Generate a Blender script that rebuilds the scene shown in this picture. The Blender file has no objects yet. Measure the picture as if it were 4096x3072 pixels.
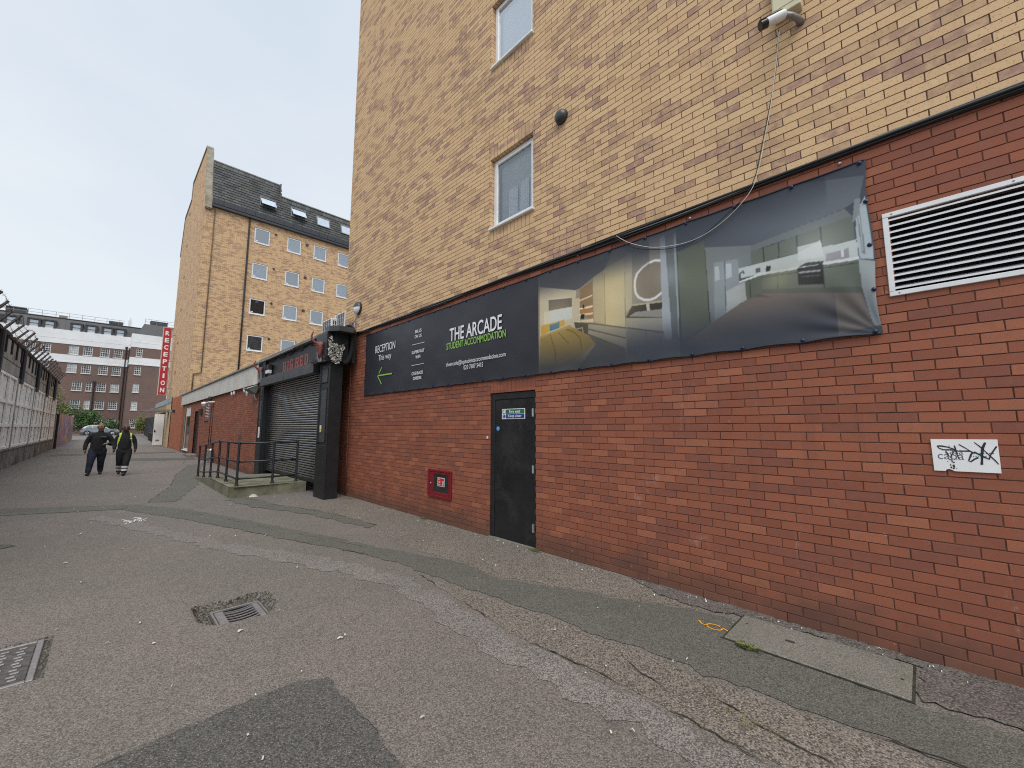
import bpy, math, random
import numpy as np
from mathutils import Vector, Matrix
random.seed(7); rng = np.random.default_rng(7)
R = math.radians
sc = bpy.context.scene
COL = sc.collection

# ------------------------------------------------------------------ camera, sky, sun, exposure
# world axes: +Y runs down the alley, +X points at the long brick wall, Z up; camera stands at (0,0,1.6)
F_PX, PITCH, YAW, ROLL, EYE = 1622.36, .10895, .78209, .00297, 1.6
cam = bpy.data.cameras.new('camera'); cam.sensor_width = 36; cam.lens = 36*F_PX/4096
cam.clip_start = .05; cam.clip_end = 2000
camo = bpy.data.objects.new('camera', cam); COL.objects.link(camo); sc.camera = camo
_f = Vector((math.sin(YAW)*math.cos(PITCH), math.cos(YAW)*math.cos(PITCH), math.sin(PITCH)))
_r = Vector((math.cos(YAW), -math.sin(YAW), 0)); _u = _r.cross(_f)
_r2 = _r*math.cos(ROLL)+_u*math.sin(ROLL); _u2 = -_r*math.sin(ROLL)+_u*math.cos(ROLL)
camo.matrix_world = Matrix(((_r2.x, _u2.x, -_f.x, 0), (_r2.y, _u2.y, -_f.y, 0), (_r2.z, _u2.z, -_f.z, EYE), (0, 0, 0, 1)))

SUN_EL, SUN_AZ = R(58), R(215)          # azimuth clockwise from +Y: the light comes from behind-left of the camera
w = bpy.data.worlds.new('World'); sc.world = w; w.use_nodes = True
wn = w.node_tree; wn.nodes.clear()
sky = wn.nodes.new('ShaderNodeTexSky'); sky.sky_type = 'NISHITA'; sky.sun_disc = False
sky.sun_elevation = SUN_EL; sky.sun_rotation = SUN_AZ; sky.air_density = 1.0; sky.dust_density = 3.0; sky.ozone_density = 1.0
bg = wn.nodes.new('ShaderNodeBackground'); bg.inputs[1].default_value = .083
wo = wn.nodes.new('ShaderNodeOutputWorld')
tc = wn.nodes.new('ShaderNodeTexCoord')
mp = wn.nodes.new('ShaderNodeMapping'); mp.inputs['Scale'].default_value = (1, 1, 2.2)
cn = wn.nodes.new('ShaderNodeTexNoise'); cn.inputs['Scale'].default_value = 1.6; cn.inputs['Detail'].default_value = 5; cn.inputs['Roughness'].default_value = .5
cr_ = wn.nodes.new('ShaderNodeValToRGB')
cr_.color_ramp.elements[0].position = .35; cr_.color_ramp.elements[0].color = (5.15, 5.75, 6.45, 1)
cr_.color_ramp.elements[1].position = .7; cr_.color_ramp.elements[1].color = (6.1, 6.5, 6.85, 1)
mx = wn.nodes.new('ShaderNodeMix'); mx.data_type = 'RGBA'; mx.inputs['Factor'].default_value = .9
wn.links.new(tc.outputs['Generated'], mp.inputs[0]); wn.links.new(mp.outputs[0], cn.inputs['Vector'])
wn.links.new(cn.outputs['Fac'], cr_.inputs[0])
wn.links.new(sky.outputs[0], mx.inputs['A']); wn.links.new(cr_.outputs[0], mx.inputs['B'])
wn.links.new(mx.outputs['Result'], bg.inputs[0]); wn.links.new(bg.outputs[0], wo.inputs[0])
sun = bpy.data.lights.new('sun', 'SUN'); sun.energy = 1.5; sun.angle = R(50); sun.color = (1, .965, .92)
suno = bpy.data.objects.new('sun', sun); COL.objects.link(suno)
_sd = Vector((math.sin(SUN_AZ)*math.cos(SUN_EL), math.cos(SUN_AZ)*math.cos(SUN_EL), math.sin(SUN_EL)))
suno.rotation_euler = _sd.to_track_quat('Z', 'Y').to_euler(); suno.location = (-20, -20, 40)
sc.view_settings.view_transform = 'Standard'; sc.view_settings.look = 'None'
sc.view_settings.exposure = .77; sc.view_settings.gamma = 1
sc.render.engine = 'CYCLES'; sc.cycles.max_bounces = 6; sc.cycles.use_denoising = False; sc.cycles.filter_width = 1.1; sc.cycles.use_adaptive_sampling = False

# ------------------------------------------------------------------ helpers
def ray(px, py):
    d = (px-2048)*_r2 - (py-1536)*_u2 + F_PX*_f
    return d
def on_x(px, py, X):
    d = ray(px, py); t = X/d.x; return (d.y*t, EYE+d.z*t)
def on_y(px, py, Y):
    d = ray(px, py); t = Y/d.y; return (d.x*t, EYE+d.z*t)
def on_z(px, py, Z=0.):
    d = ray(px, py); t = (Z-EYE)/d.z; return (d.x*t, d.y*t)
def gz(y): return 0. if y < 55 else min(1, (y-55)/38)*.33

def srgb(r, g, b):
    f = lambda c: ((c/255+.055)/1.055)**2.4 if c/255 > .04045 else c/255/12.92
    return (f(r), f(g), f(b), 1)

class MB:
    def __init__(s): s.v = []; s.f = []; s.m = []
    def add(s, vs, fs, m=0):
        o = len(s.v); s.v += [tuple(p) for p in vs]; s.f += [tuple(o+i for i in f) for f in fs]; s.m += [m]*len(fs); return s
    def box(s, x0, x1, y0, y1, z0, z1, m=0, b=0.):
        if x1 < x0: x0, x1 = x1, x0
        if y1 < y0: y0, y1 = y1, y0
        if z1 < z0: z0, z1 = z1, z0
        if b <= 0:
            vs = [(x0,y0,z0),(x1,y0,z0),(x1,y1,z0),(x0,y1,z0),(x0,y0,z1),(x1,y0,z1),(x1,y1,z1),(x0,y1,z1)]
            return s.add(vs, [(0,3,2,1),(4,5,6,7),(0,1,5,4),(1,2,6,5),(2,3,7,6),(3,0,4,7)], m)
        b = min(b, (x1-x0)*.45, (y1-y0)*.45, (z1-z0)*.45)
        # chamfered box
        vs = []; idx = {}
        X = (x0, x1); Y = (y0, y1); Z = (z0, z1); sg = (1, -1)
        for i in (0,1):
            for j in (0,1):
                for k in (0,1):
                    for a in range(3):
                        p = [X[i]+sg[i]*b, Y[j]+sg[j]*b, Z[k]+sg[k]*b]; p[a] = (X[i], Y[j], Z[k])[a]
                        idx[(i,j,k,a)] = len(vs); vs.append(p)
        F = []
        def q(*a): F.append(tuple(idx[t] for t in a))
        for i in (0,1):
            f = [(i,0,0,0),(i,1,0,0),(i,1,1,0),(i,0,1,0)]; q(*(f if i else f[::-1]))
            f = [(0,i,0,1),(0,i,1,1),(1,i,1,1),(1,i,0,1)]; q(*(f if i else f[::-1]))
            f = [(0,0,i,2),(1,0,i,2),(1,1,i,2),(0,1,i,2)]; q(*(f if i else f[::-1]))
        for i in (0,1):
            for j in (0,1):
                f = [(i,j,0,0),(i,j,0,1),(i,j,1,1),(i,j,1,0)]; q(*(f if (i==j) else f[::-1]))
                f = [(i,0,j,0),(i,1,j,0),(i,1,j,2),(i,0,j,2)]; q(*(f if (i!=j) else f[::-1]))
                f = [(0,i,j,1),(1,i,j,1),(1,i,j,2),(0,i,j,2)]; q(*(f if (i==j) else f[::-1]))
        for i in (0,1):
            for j in (0,1):
                for k in (0,1):
                    f = [(i,j,k,0),(i,j,k,1),(i,j,k,2)]; q(*(f if (i+j+k) % 2 else f[::-1]))
        return s.add(vs, F, m)
    def tube(s, pts, r, n=8, m=0, cap=True):
        pts = [Vector(p) for p in pts]; L = len(pts)
        rs = r if hasattr(r, '__len__') else [r]*L
        up = None; rings = []
        for i, p in enumerate(pts):
            t = (pts[min(i+1, L-1)]-pts[max(i-1, 0)]).normalized()
            if up is None:
                up = Vector((0,0,1)) if abs(t.z) < .9 else Vector((1,0,0))
            a = t.cross(up)
            if a.length < 1e-5: a = t.orthogonal()
            a.normalize(); bq = a.cross(t).normalized(); up = bq
            rings.append([p+(a*math.cos(2*math.pi*k/n)+bq*math.sin(2*math.pi*k/n))*rs[i] for k in range(n)])
        o = [q for rg in rings for q in rg]; F = []
        for i in range(L-1):
            for k in range(n):
                k2 = (k+1) % n; F.append((i*n+k, i*n+k2, (i+1)*n+k2, (i+1)*n+k))
        if cap: F.append(tuple(range(n-1, -1, -1))); F.append(tuple((L-1)*n+k for k in range(n)))
        return s.add(o, F, m)
    def quad(s, a, b, c, d, m=0): return s.add([a,b,c,d], [(0,1,2,3)], m)
    def prism(s, poly, lo, hi, axis='z', m=0):
        n = len(poly); mk = {'z': lambda p, h: (p[0], p[1], h), 'x': lambda p, h: (h, p[0], p[1]), 'y': lambda p, h: (p[0], h, p[1])}[axis]
        area = sum(poly[i][0]*poly[(i+1)%n][1]-poly[(i+1)%n][0]*poly[i][1] for i in range(n))
        P = list(poly) if area > 0 else list(poly)[::-1]
        if axis == 'y': P = P[::-1]
        vs = [mk(p, lo) for p in P]+[mk(p, hi) for p in P]
        F = [tuple(range(n-1, -1, -1)), tuple(range(n, 2*n))]+[(i, (i+1)%n, n+(i+1)%n, n+i) for i in range(n)]
        return s.add(vs, F, m)
    def lathe(s, prof, c, axis='z', n=20, m=0):
        # prof: (radius, height) list; axis direction letter with optional '-'
        sgn = -1 if axis[0] == '-' else 1; ax = axis[-1]; vs = []; L = len(prof)
        for (r, h) in prof:
            for k in range(n):
                a = 2*math.pi*k/n; u, v = r*math.cos(a), r*math.sin(a); h2 = h*sgn
                vs.append({'z': (c[0]+u, c[1]+v, c[2]+h2), 'x': (c[0]+h2, c[1]+u, c[2]+v), 'y': (c[0]+u, c[1]+h2, c[2]+v)}[ax])
        F = []
        for i in range(L-1):
            for k in range(n):
                f = (i*n+k, i*n+(k+1)%n, (i+1)*n+(k+1)%n, (i+1)*n+k); F.append(f)
        F.append(tuple(range(n-1, -1, -1))); F.append(tuple((L-1)*n+k for k in range(n)))
        if (sgn < 0) != (ax == 'y'): F = [f[::-1] for f in F]
        return s.add(vs, F, m)
    def build(s, name, mats, parent=None, smooth=False, origin=None, kind=None):
        if not isinstance(mats, (list, tuple)): mats = [mats]
        V = np.array(s.v, float)
        if parent is not None: org = np.array(parent['_org']) if '_org' in parent else np.zeros(3)
        elif origin is not None: org = np.array(origin, float)
        else: org = np.array([(V[:,0].min()+V[:,0].max())/2, (V[:,1].min()+V[:,1].max())/2, V[:,2].min()])
        me = bpy.data.meshes.new(name); me.from_pydata((V-org).tolist(), [], s.f)
        for m in mats: me.materials.append(m)
        if len(mats) > 1: me.polygons.foreach_set('material_index', s.m)
        if smooth: me.polygons.foreach_set('use_smooth', [True]*len(me.polygons))
        me.update()
        o = bpy.data.objects.new(name, me); COL.objects.link(o)
        if parent is not None: o.parent = parent; ORG[o.name] = tuple(org)
        else: o.location = org.tolist()
        o['_org'] = [float(q) for q in org]
        if kind: o['kind'] = kind
        return o
ORG = {}
def thing(name, label, cat, loc, group=None):
    o = bpy.data.objects.new(name, None); COL.objects.link(o); o.location = loc; o.empty_display_size = .2
    o['label'] = label; o['category'] = cat; o['_org'] = [float(q) for q in loc]
    if group: o['group'] = group
    return o
def tag(o, label, cat, group=None):
    o['label'] = label; o['category'] = cat
    if group: o['group'] = group
    return o
def struct(o): o['kind'] = 'structure'; return o
def copy_tree(o, parent=None):
    c = o.copy(); COL.objects.link(c)
    if parent is not None: c.parent = parent
    for ch in list(o.children): copy_tree(ch, c)
    return c

# ------------------------------------------------------------------ materials
class NG:
    def __init__(s, name):
        s.mat = bpy.data.materials.new(name); s.mat.use_nodes = True; s.t = s.mat.node_tree; s.t.nodes.clear()
        s.out = s.t.nodes.new('ShaderNodeOutputMaterial'); s.p = s.t.nodes.new('ShaderNodeBsdfPrincipled')
        s.t.links.new(s.p.outputs[0], s.out.inputs[0])
        s.p.inputs['Roughness'].default_value = .7
    def n(s, t, **k):
        nd = s.t.nodes.new(t)
        for a, v in k.items(): setattr(nd, a, v)
        return nd
    def set(s, sock, v):
        if hasattr(v, 'is_linked') or isinstance(v, bpy.types.NodeSocket): s.t.links.new(v, sock)
        else: sock.default_value = v
        return s
    def math(s, op, a, b=None, c=None):
        nd = s.n('ShaderNodeMath', operation=op); s.set(nd.inputs[0], a)
        if b is not None: s.set(nd.inputs[1], b)
        if c is not None: s.set(nd.inputs[2], c)
        return nd.outputs[0]
    def pos(s):
        if not hasattr(s, '_p'): s._p = s.n('ShaderNodeNewGeometry').outputs['Position']
        return s._p
    def xyz(s):
        if not hasattr(s, '_x'): s._x = s.n('ShaderNodeSeparateXYZ'); s.set(s._x.inputs[0], s.pos())
        return s._x.outputs
    def comb(s, a, b, c=0.):
        nd = s.n('ShaderNodeCombineXYZ')
        for i, v in enumerate((a, b, c)): s.set(nd.inputs[i], v)
        return nd.outputs[0]
    def noise(s, scale, detail=3., rough=.55, vec=None, dim='3D', color=False, dist=0.):
        nd = s.n('ShaderNodeTexNoise'); s.set(nd.inputs['Vector'], vec if vec is not None else s.pos())
        nd.inputs['Scale'].default_value = scale; nd.inputs['Detail'].default_value = detail; nd.inputs['Roughness'].default_value = rough; nd.inputs['Distortion'].default_value = dist
        return nd.outputs['Color' if color else 'Fac']
    def white(s, vec):
        nd = s.n('ShaderNodeTexWhiteNoise'); s.set(nd.inputs['Vector'], vec); return nd.outputs
    def vor(s, scale, vec=None, feature='F1'):
        nd = s.n('ShaderNodeTexVoronoi', feature=feature); s.set(nd.inputs['Vector'], vec if vec is not None else s.pos()); nd.inputs['Scale'].default_value = scale
        return nd.outputs
    def ramp(s, fac, a, b, lo=0., hi=1.):
        nd = s.n('ShaderNodeMapRange'); nd.clamp = True; nd.interpolation_type = 'SMOOTHSTEP'
        s.set(nd.inputs[0], fac); nd.inputs[1].default_value = a; nd.inputs[2].default_value = b; nd.inputs[3].default_value = lo; nd.inputs[4].default_value = hi
        return nd.outputs[0]
    def mix(s, f, a, b, mode='MIX'):
        nd = s.n('ShaderNodeMix', data_type='RGBA', blend_type=mode); s.set(nd.inputs['Factor'], f)
        s.set(nd.inputs['A'], a); s.set(nd.inputs['B'], b); return nd.outputs['Result']
    def bump(s, h, strength=.3, dist=.01):
        nd = s.n('ShaderNodeBump'); nd.inputs['Strength'].default_value = strength; nd.inputs['Distance'].default_value = dist
        s.set(nd.inputs['Height'], h); s.t.links.new(nd.outputs[0], s.p.inputs['Normal']); return s
    def col(s, c): s.set(s.p.inputs['Base Color'], c); return s
    def rough(s, v): s.set(s.p.inputs['Roughness'], v); return s

def simple(name, c, rough=.6, metal=0., var=.12, vscale=6., bump=.0, bscale=60., dirt=None, spec=.5):
    g = NG(name); n = g.noise(vscale, 4, .6)
    lo = tuple(x*(1-var) for x in c[:3])+(1,); hi = tuple(min(1, x*(1+var)) for x in c[:3])+(1,)
    cc = g.mix(g.ramp(n, .3, .7), lo, hi)
    if dirt:
        d = g.ramp(g.noise(dirt[1], 6, .65), dirt[2], dirt[2]+.18, 0, dirt[3] if len(dirt) > 3 else 1); cc = g.mix(d, cc, dirt[0])
    g.col(cc); g.rough(rough); g.p.inputs['Metallic'].default_value = metal
    g.p.inputs['Specular IOR Level'].default_value = spec
    if bump: g.bump(g.noise(bscale, 4, .6), bump, .004)
    return g.mat

def brick_mat(name, kind):
    g = NG(name); x, y, z = g.xyz()
    u = g.math('ADD', g.math('ADD', x, y), 100.0)
    row = g.math('FLOOR', g.math('DIVIDE', g.math('ADD', z, .0001), .075))
    sh = g.math('MULTIPLY', g.math('FLOORED_MODULO', row, 2.), .1125)
    colu = g.math('FLOOR', g.math('DIVIDE', g.math('ADD', u, sh), .225))
    w = g.white(g.comb(colu, row)); w2 = g.white(g.comb(colu, row, 7.3))
    fine = g.noise(95, 4, .65); mid = g.noise(17, 3, .6)
    if kind == 'buff':
        cl = g.noise(1., 2.5, .6, vec=g.comb(g.math('MULTIPLY', colu, .42), g.math('MULTIPLY', row, .30), g.math('MULTIPLY', g.math('ADD', colu, row), .05)))
        pr = g.ramp(cl, .40, .64, .09, .82)
        purp = g.math('LESS_THAN', w['Value'], pr)
        soft = g.ramp(w2['Value'], 0, 1, .3, 1.); pf = g.math('MULTIPLY', g.math('MULTIPLY', purp, soft), g.ramp(g.noise(9, 3, .6), .32, .6, .35, 1.))
        tan = g.mix(w2['Value'], (.62, .415, .215, 1), (.70, .495, .265, 1)); tan = g.mix(g.math('MULTIPLY', w['Value'], .45), tan, (.66, .43, .26, 1))
        tan = g.mix(g.ramp(mid, .45, .75, 0, .5), tan, (.62, .40, .235, 1))
        pur = g.mix(w2['Value'], (.25, .14, .108, 1), (.38, .225, .172, 1))
        c = g.mix(pf, tan, pur)
        sp = g.ramp(g.noise(70, 2, .5), .60, .68, 0, .55); c = g.mix(sp, c, (.26, .15, .09, 1))
        c = g.mix(g.ramp(g.noise(1.1, 4, .6), .55, .8, 0, .16), c, (.38, .27, .18, 1))
        g.rough(.85)
    elif kind == 'red':
        a = g.mix(w['Value'], (.235, .074, .040, 1), (.325, .104, .053, 1))
        a = g.mix(g.math('MULTIPLY', g.math('LESS_THAN', w2['Value'], .16), .7), a, (.20, .068, .046, 1))
        a = g.mix(g.math('MULTIPLY', g.math('GREATER_THAN', w2['Value'], .88), .6), a, (.40, .145, .075, 1))
        a = g.mix(g.ramp(mid, .35, .75, 0, .45), a, (.27, .098, .062, 1))
        c = g.mix(g.ramp(g.noise(130, 2, .5), .58, .68, 0, .4), a, (.12, .042, .03, 1))
        # splash dirt at the foot of the wall, ragged; pale lime bloom in patches
        dn = g.math('ADD', z, g.math('MULTIPLY', g.noise(2.3, 5, .65), -.75))
        c = g.mix(g.ramp(dn, -.35, .02, .62, 0), c, (.075, .048, .036, 1))
        bl = g.math('MULTIPLY', g.ramp(g.noise(1.7, 5, .7), .60, .72), g.ramp(g.noise(22, 4, .7), .42, .62, 0, .34))
        c = g.mix(g.math('MULTIPLY', bl, g.ramp(z, 1.6, .9)), c, (.50, .36, .32, 1))
        c = g.mix(g.ramp(g.noise(.7, 4, .6), .5, .75, 0, .3), c, (.185, .070, .05, 1))
        g.rough(.8)
    elif kind == 'orange':
        a = g.mix(w['Value'], (.33, .10, .045, 1), (.46, .155, .07, 1)); c = g.mix(g.ramp(mid, .35, .75, 0, .3), a, (.26, .09, .06, 1)); g.rough(.85)
    sv = g.comb(g.math('MULTIPLY', g.math('ADD', x, y), 2.6), g.math('MULTIPLY', z, .22), 3.)
    stk = g.math('MULTIPLY', g.ramp(g.noise(2.2, 4, .65, vec=sv), .55, .75), g.ramp(g.noise(.45, 3, .6), .42, .62, 0, .30))
    c = g.mix(stk, c, (.15, .10, .075, 1) if kind == 'buff' else (.085, .04, .032, 1))
    if kind == 'red':
        sal = g.math('MULTIPLY', g.ramp(g.noise(3.1, 5, .7, vec=sv), .63, .74), g.ramp(g.noise(30, 4, .7), .45, .62, 0, .30)); c = g.mix(sal, c, (.52, .40, .36, 1))
        chip = g.ramp(g.noise(13, 2, .5), .735, .76, 0, .55); c = g.mix(chip, c, (.46, .20, .13, 1))
    g.col(c); g.bump(g.math('ADD', fine, g.math('MULTIPLY', mid, .6)), .32, .003)
    return g.mat
M = {}
M['buff'] = brick_mat('buff_brick', 'buff'); M['red'] = brick_mat('red_brick', 'red'); M['orange'] = brick_mat('orange_brick', 'orange')
M['mortar_brown'] = simple('brown_mortar', (.115, .07, .054), .95, var=.3, vscale=9, bump=.3)
M['mortar_red'] = simple('dark_red_mortar', (.185, .09, .064), .95, var=.35, vscale=5, bump=.3)
M['mortar_far'] = simple('tan_mortar', (.13, .08, .055), .95, var=.2); M['mortar_pale'] = simple('pale_gable_mortar', (.52, .37, .22), .95, var=.12)
M['upvc'] = simple('white_upvc', (.78, .78, .77), .35, var=.05, dirt=((.45,.43,.39,1), 5, .66, .5))
M['blind'] = simple('pale_blind', (.80, .82, .82), .8, var=.04)
M['dark_room'] = simple('dim_room', (.24, .215, .19), .9)
M['grey_room'] = simple('grey_room_wall', (.52, .52, .50), .9)
M['black_paint'] = simple('black_door_paint', (.0125, .0125, .0135), .38, var=.3, vscale=2.5, dirt=((.03,.03,.031,1), 2.2, .5, .8), bump=.05)
M['black_frame'] = simple('black_frame_paint', (.014, .0145, .017), .45, var=.25)
M['club_black'] = simple('club_black_timber', (.0115, .0125, .0145), .45, var=.25, vscale=4, dirt=((.04,.04,.039,1), 6, .62, .5), bump=.1)
M['club_grey'] = simple('club_grey_steel', (.062, .066, .072), .45, var=.15, vscale=3, metal=.2)
M['soot'] = simple('sooty_cloth', (.006, .0065, .009), .9)
M['steel'] = simple('hinge_steel', (.55, .55, .54), .35, metal=.8)
M['alu'] = simple('pale_aluminium', (.72, .73, .73), .42, metal=.35, var=.06, dirt=((.36,.35,.33,1), 9, .66, .5))
M['void'] = simple('vent_void', (.004, .004, .004), .9)
M['white_paint'] = simple('white_paint', (.76, .76, .75), .5, var=.04)
M['sign_white'] = simple('sign_white', (.80, .80, .80), .4, var=.03, dirt=((.62,.62,.62,1), 20, .6, .5))
M['sign_green'] = simple('sign_green', (.022, .15, .075), .4, var=.05)
M['sign_blue'] = simple('sign_blue', (.02, .055, .24), .4, var=.05)
M['blue_disc'] = simple('blue_disc', (.05, .22, .50), .4)
M['cab_red'] = simple('cabinet_red', (.20, .008, .016), .32, var=.12)
M['sticker_red'] = simple('sticker_red', (.52, .03, .04), .4, var=.05)
M['glass_dark'] = simple('dark_glass', (.02, .024, .022), .08, var=.2, spec=.6)
M['marker'] = simple('black_marker', (.012, .012, .014), .5)
M['grey_ink'] = simple('grey_ink', (.12, .13, .16), .5); M['teal_ink'] = simple('teal_ink', (.10, .26, .30), .5)
M['burn'] = simple('burnt_edge', (.09, .08, .065), .9, var=.5, vscale=60)
M['cable'] = simple('black_cable', (.012, .012, .013), .5); M['cable_w'] = simple('white_cable', (.62, .60, .56), .5)
M['cable_g'] = simple('grey_cable', (.17, .17, .17), .5); M['conduit'] = simple('painted_pipe', (.16, .055, .035), .6)
M['cream'] = simple('cream_box', (.60, .56, .38), .6, var=.06, dirt=((.35,.32,.22,1), 14, .62, .5))
M['cam_white'] = simple('camera_white', (.70, .71, .72), .4, var=.05); M['lens'] = simple('lens_black', (.006, .007, .006), .12)
M['grey_metal'] = simple('galvanised_grey', (.24, .24, .24), .5, metal=.4)
M['dome'] = simple('dark_dome', (.035, .04, .044), .35); M['diffuser'] = simple('opal_diffuser', (.74, .76, .80), .3)
M['navy'] = simple('navy_grommet', (.012, .018, .06), .35, metal=.3)
M['print_white'] = simple('print_white', (.83, .83, .85), .5, var=.02); M['print_green'] = simple('print_green', (.28, .56, .09), .5, var=.02)
M['concrete'] = simple('mossy_concrete', (.18, .172, .128), .95, var=.2, vscale=2.5, dirt=((.10,.105,.045,1), 2.6, .47, .85), bump=.35, bscale=90)
M['iron'] = simple('worn_iron', (.24, .225, .225), .5, metal=.35, var=.15, vscale=30); M['iron_dark'] = simple('dirty_iron', (.085, .075, .072), .8, var=.4, vscale=25)
M['orange'] = M['orange']; M['spray'] = simple('orange_spray', (.75, .33, .03), .8, var=.15, vscale=40)
M['red_letters'] = simple('dull_red_letters', (.37, .085, .075), .6, var=.12); M['skull'] = simple('red_skull', (.165, .032, .030), .5, var=.25, vscale=18)
M['horn'] = simple('dark_horn', (.045, .018, .018), .5, var=.4, vscale=12); M['plinth_grey'] = simple('grey_block', (.22, .22, .22), .8)
M['dry_leaf'] = simple('dried_leaf', (.40, .40, .36), .8, var=.35, vscale=30)
M['yellow_label'] = simple('yellow_label', (.62, .52, .05), .5)
M['felt'] = simple('roof_felt', (.10, .10, .098), .95, var=.25, bump=.3); M['lead'] = simple('lead_coping', (.20, .20, .185), .8, var=.25, vscale=5)
M['panel_cream'] = simple('cream_fascia_panel', (.56, .54, .49), .7, var=.08, vscale=1.5, dirt=((.40,.38,.33,1), 2, .56, .6))
g = NG('slate'); o_ = g.n('ShaderNodeNewGeometry'); c_ = g.mix(o_.outputs['Random Per Island'], (.034, .037, .039, 1), (.085, .09, .09, 1)); c_ = g.mix(g.ramp(g.noise(1.4, 5, .6), .52, .7, 0, .6), c_, (.075, .085, .05, 1)); g.col(c_); g.rough(.7); M['slate'] = g.mat
M['pipe_black'] = simple('black_pipe', (.02, .022, .03), .4); M['gutter'] = simple('dark_gutter', (.035, .038, .048), .5)
M['coping'] = simple('stone_coping', (.30, .27, .21), .9, var=.25, vscale=3)
M['silver'] = simple('silver_car_paint', (.30, .34, .38), .3, metal=.5, var=.03); M['tyre'] = simple('tyre_rubber', (.02, .02, .02), .85)
M['rim'] = simple('alloy_rim', (.55, .55, .56), .35, metal=.6); M['tail'] = simple('red_lamp', (.45, .02, .03), .25); M['trim'] = simple('black_trim', (.02, .02, .022), .6)
M['lamp'] = simple('clear_lamp', (.6, .62, .64), .15)

def glass(name, tint, mixf, rough=.02):
    g = NG(name); t = g.t
    tr = g.n('ShaderNodeBsdfTransparent'); tr.inputs[0].default_value = tint
    gl = g.n('ShaderNodeBsdfGlossy'); gl.inputs['Roughness'].default_value = rough; gl.inputs[0].default_value = (.9, .95, 1, 1)
    fr = g.n('ShaderNodeFresnel'); fr.inputs[0].default_value = 1.5
    f = g.math('ADD', g.math('MULTIPLY', fr.outputs[0], 1.6), mixf)
    bn = g.n('ShaderNodeBump'); bn.inputs['Strength'].default_value = .04; g.set(bn.inputs['Height'], g.noise(2.5, 1, .5)); t.links.new(bn.outputs[0], gl.inputs['Normal'])
    m = g.n('ShaderNodeMixShader'); g.set(m.inputs[0], g.math('MINIMUM', f, 1.)); t.links.new(tr.outputs[0], m.inputs[1]); t.links.new(gl.outputs[0], m.inputs[2])
    t.links.new(m.outputs[0], g.out.inputs[0]); return g.mat
M['glass'] = glass('window_glass', (.86, .90, .92, 1), .10)
M['glass_bright'] = glass('sky_window_glass', (.95, .97, .98, 1), .38); M['glass_far'] = glass('far_window_glass', (.7, .75, .8, 1), .25)

def asphalt(name, A, B, C, light=.5, dark=.25, big=.5, scale=1., moss=0.):
    g = NG(name)
    n1 = g.noise(big, 5, .6); n2 = g.noise(3.1, 5, .65)
    c = g.mix(g.ramp(n1, .36, .64), A, B); c = g.mix(g.ramp(n2, .45, .72, 0, .55), c, C)
    v = g.vor(135*scale); vb = g.n('ShaderNodeSeparateColor'); g.set(vb.inputs[0], v['Color'])
    fd = g.ramp(vb.outputs[0], .0, 1., 1-dark*1.6, 1+dark*1.5)
    mul = g.n('ShaderNodeMix', data_type='RGBA', blend_type='MULTIPLY'); mul.inputs['Factor'].default_value = 1; g.set(mul.inputs['A'], c)
    g.set(mul.inputs['B'], g.comb(fd, fd, fd)); c = mul.outputs['Result']
    st = g.math('MULTIPLY', g.math('GREATER_THAN', vb.outputs[1], .90), g.ramp(v['Distance'], .55, .25))
    c = g.mix(g.math('MULTIPLY', st, light), c, (.46, .41, .36, 1))
    gr = g.ramp(g.noise(60*scale, 3, .7), .58, .7, 0, .5); c = g.mix(gr, c, (.055, .05, .045, 1))
    if moss: c = g.mix(g.ramp(g.noise(2.2, 5, .7), .52, .7, 0, moss), c, (.12, .125, .06, 1))
    st2 = g.ramp(g.noise(.55, 6, .7, dist=.6), .56, .72, 0, .38); c = g.mix(st2, c, (.075, .068, .06, 1))
    g.col(c); g.rough(.72)
    g.bump(g.math('ADD', g.math('MULTIPLY', v['Distance'], -1.), g.math('MULTIPLY', g.noise(24, 4, .6), .9)), .65, .005)
    return g.mat
M['road'] = asphalt('worn_pink_asphalt', (.148, .133, .117, 1), (.172, .148, .134, 1), (.130, .119, .103, 1), .65, .26, .35)
M['pothole'] = asphalt('dirty_pothole_asphalt', (.075, .068, .056, 1), (.092, .083, .07, 1), (.055, .052, .04, 1), .6, .5, 3., .6)
M['patch'] = asphalt('dark_patch_asphalt', (.082, .080, .073, 1), (.092, .090, .081, 1), (.072, .071, .065, 1), .55, .3, .8)
M['trench'] = asphalt('green_grey_trench', (.104, .103, .088, 1), (.116, .114, .097, 1), (.088, .089, .071, 1), .45, .28, .8, 1.1)
M['pale'] = asphalt('pale_worn_strip', (.172, .157, .146, 1), (.195, .178, .166, 1), (.150, .134, .123, 1), .7, .34, .9)
M['gravel'] = asphalt('beige_gravel_strip', (.150, .133, .111, 1), (.172, .149, .127, 1), (.138, .126, .100, 1), .8, .38, .6, .85)
M['wallgravel'] = asphalt('loose_wall_gravel', (.105, .092, .083, 1), (.132, .117, .107, 1), (.09, .081, .074, 1), .6, .34, 1.2, .8)
M['slab'] = asphalt('cast_slab', (.172, .163, .140, 1), (.200, .188, .163, 1), (.140, .136, .104, 1), .5, .2, 2.2, 1.1, moss=.5)
M['crack'] = simple('crack_soil_and_edge_shadow', (.03, .028, .02), 1., var=.5, vscale=14, dirt=((.06,.075,.025,1), 4, .52, .8))
M['earth'] = simple('earth', (.10, .09, .07), 1.)
M['litter'] = simple('litter_paper', (.55, .53, .47), .8, var=.3, vscale=9)
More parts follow.
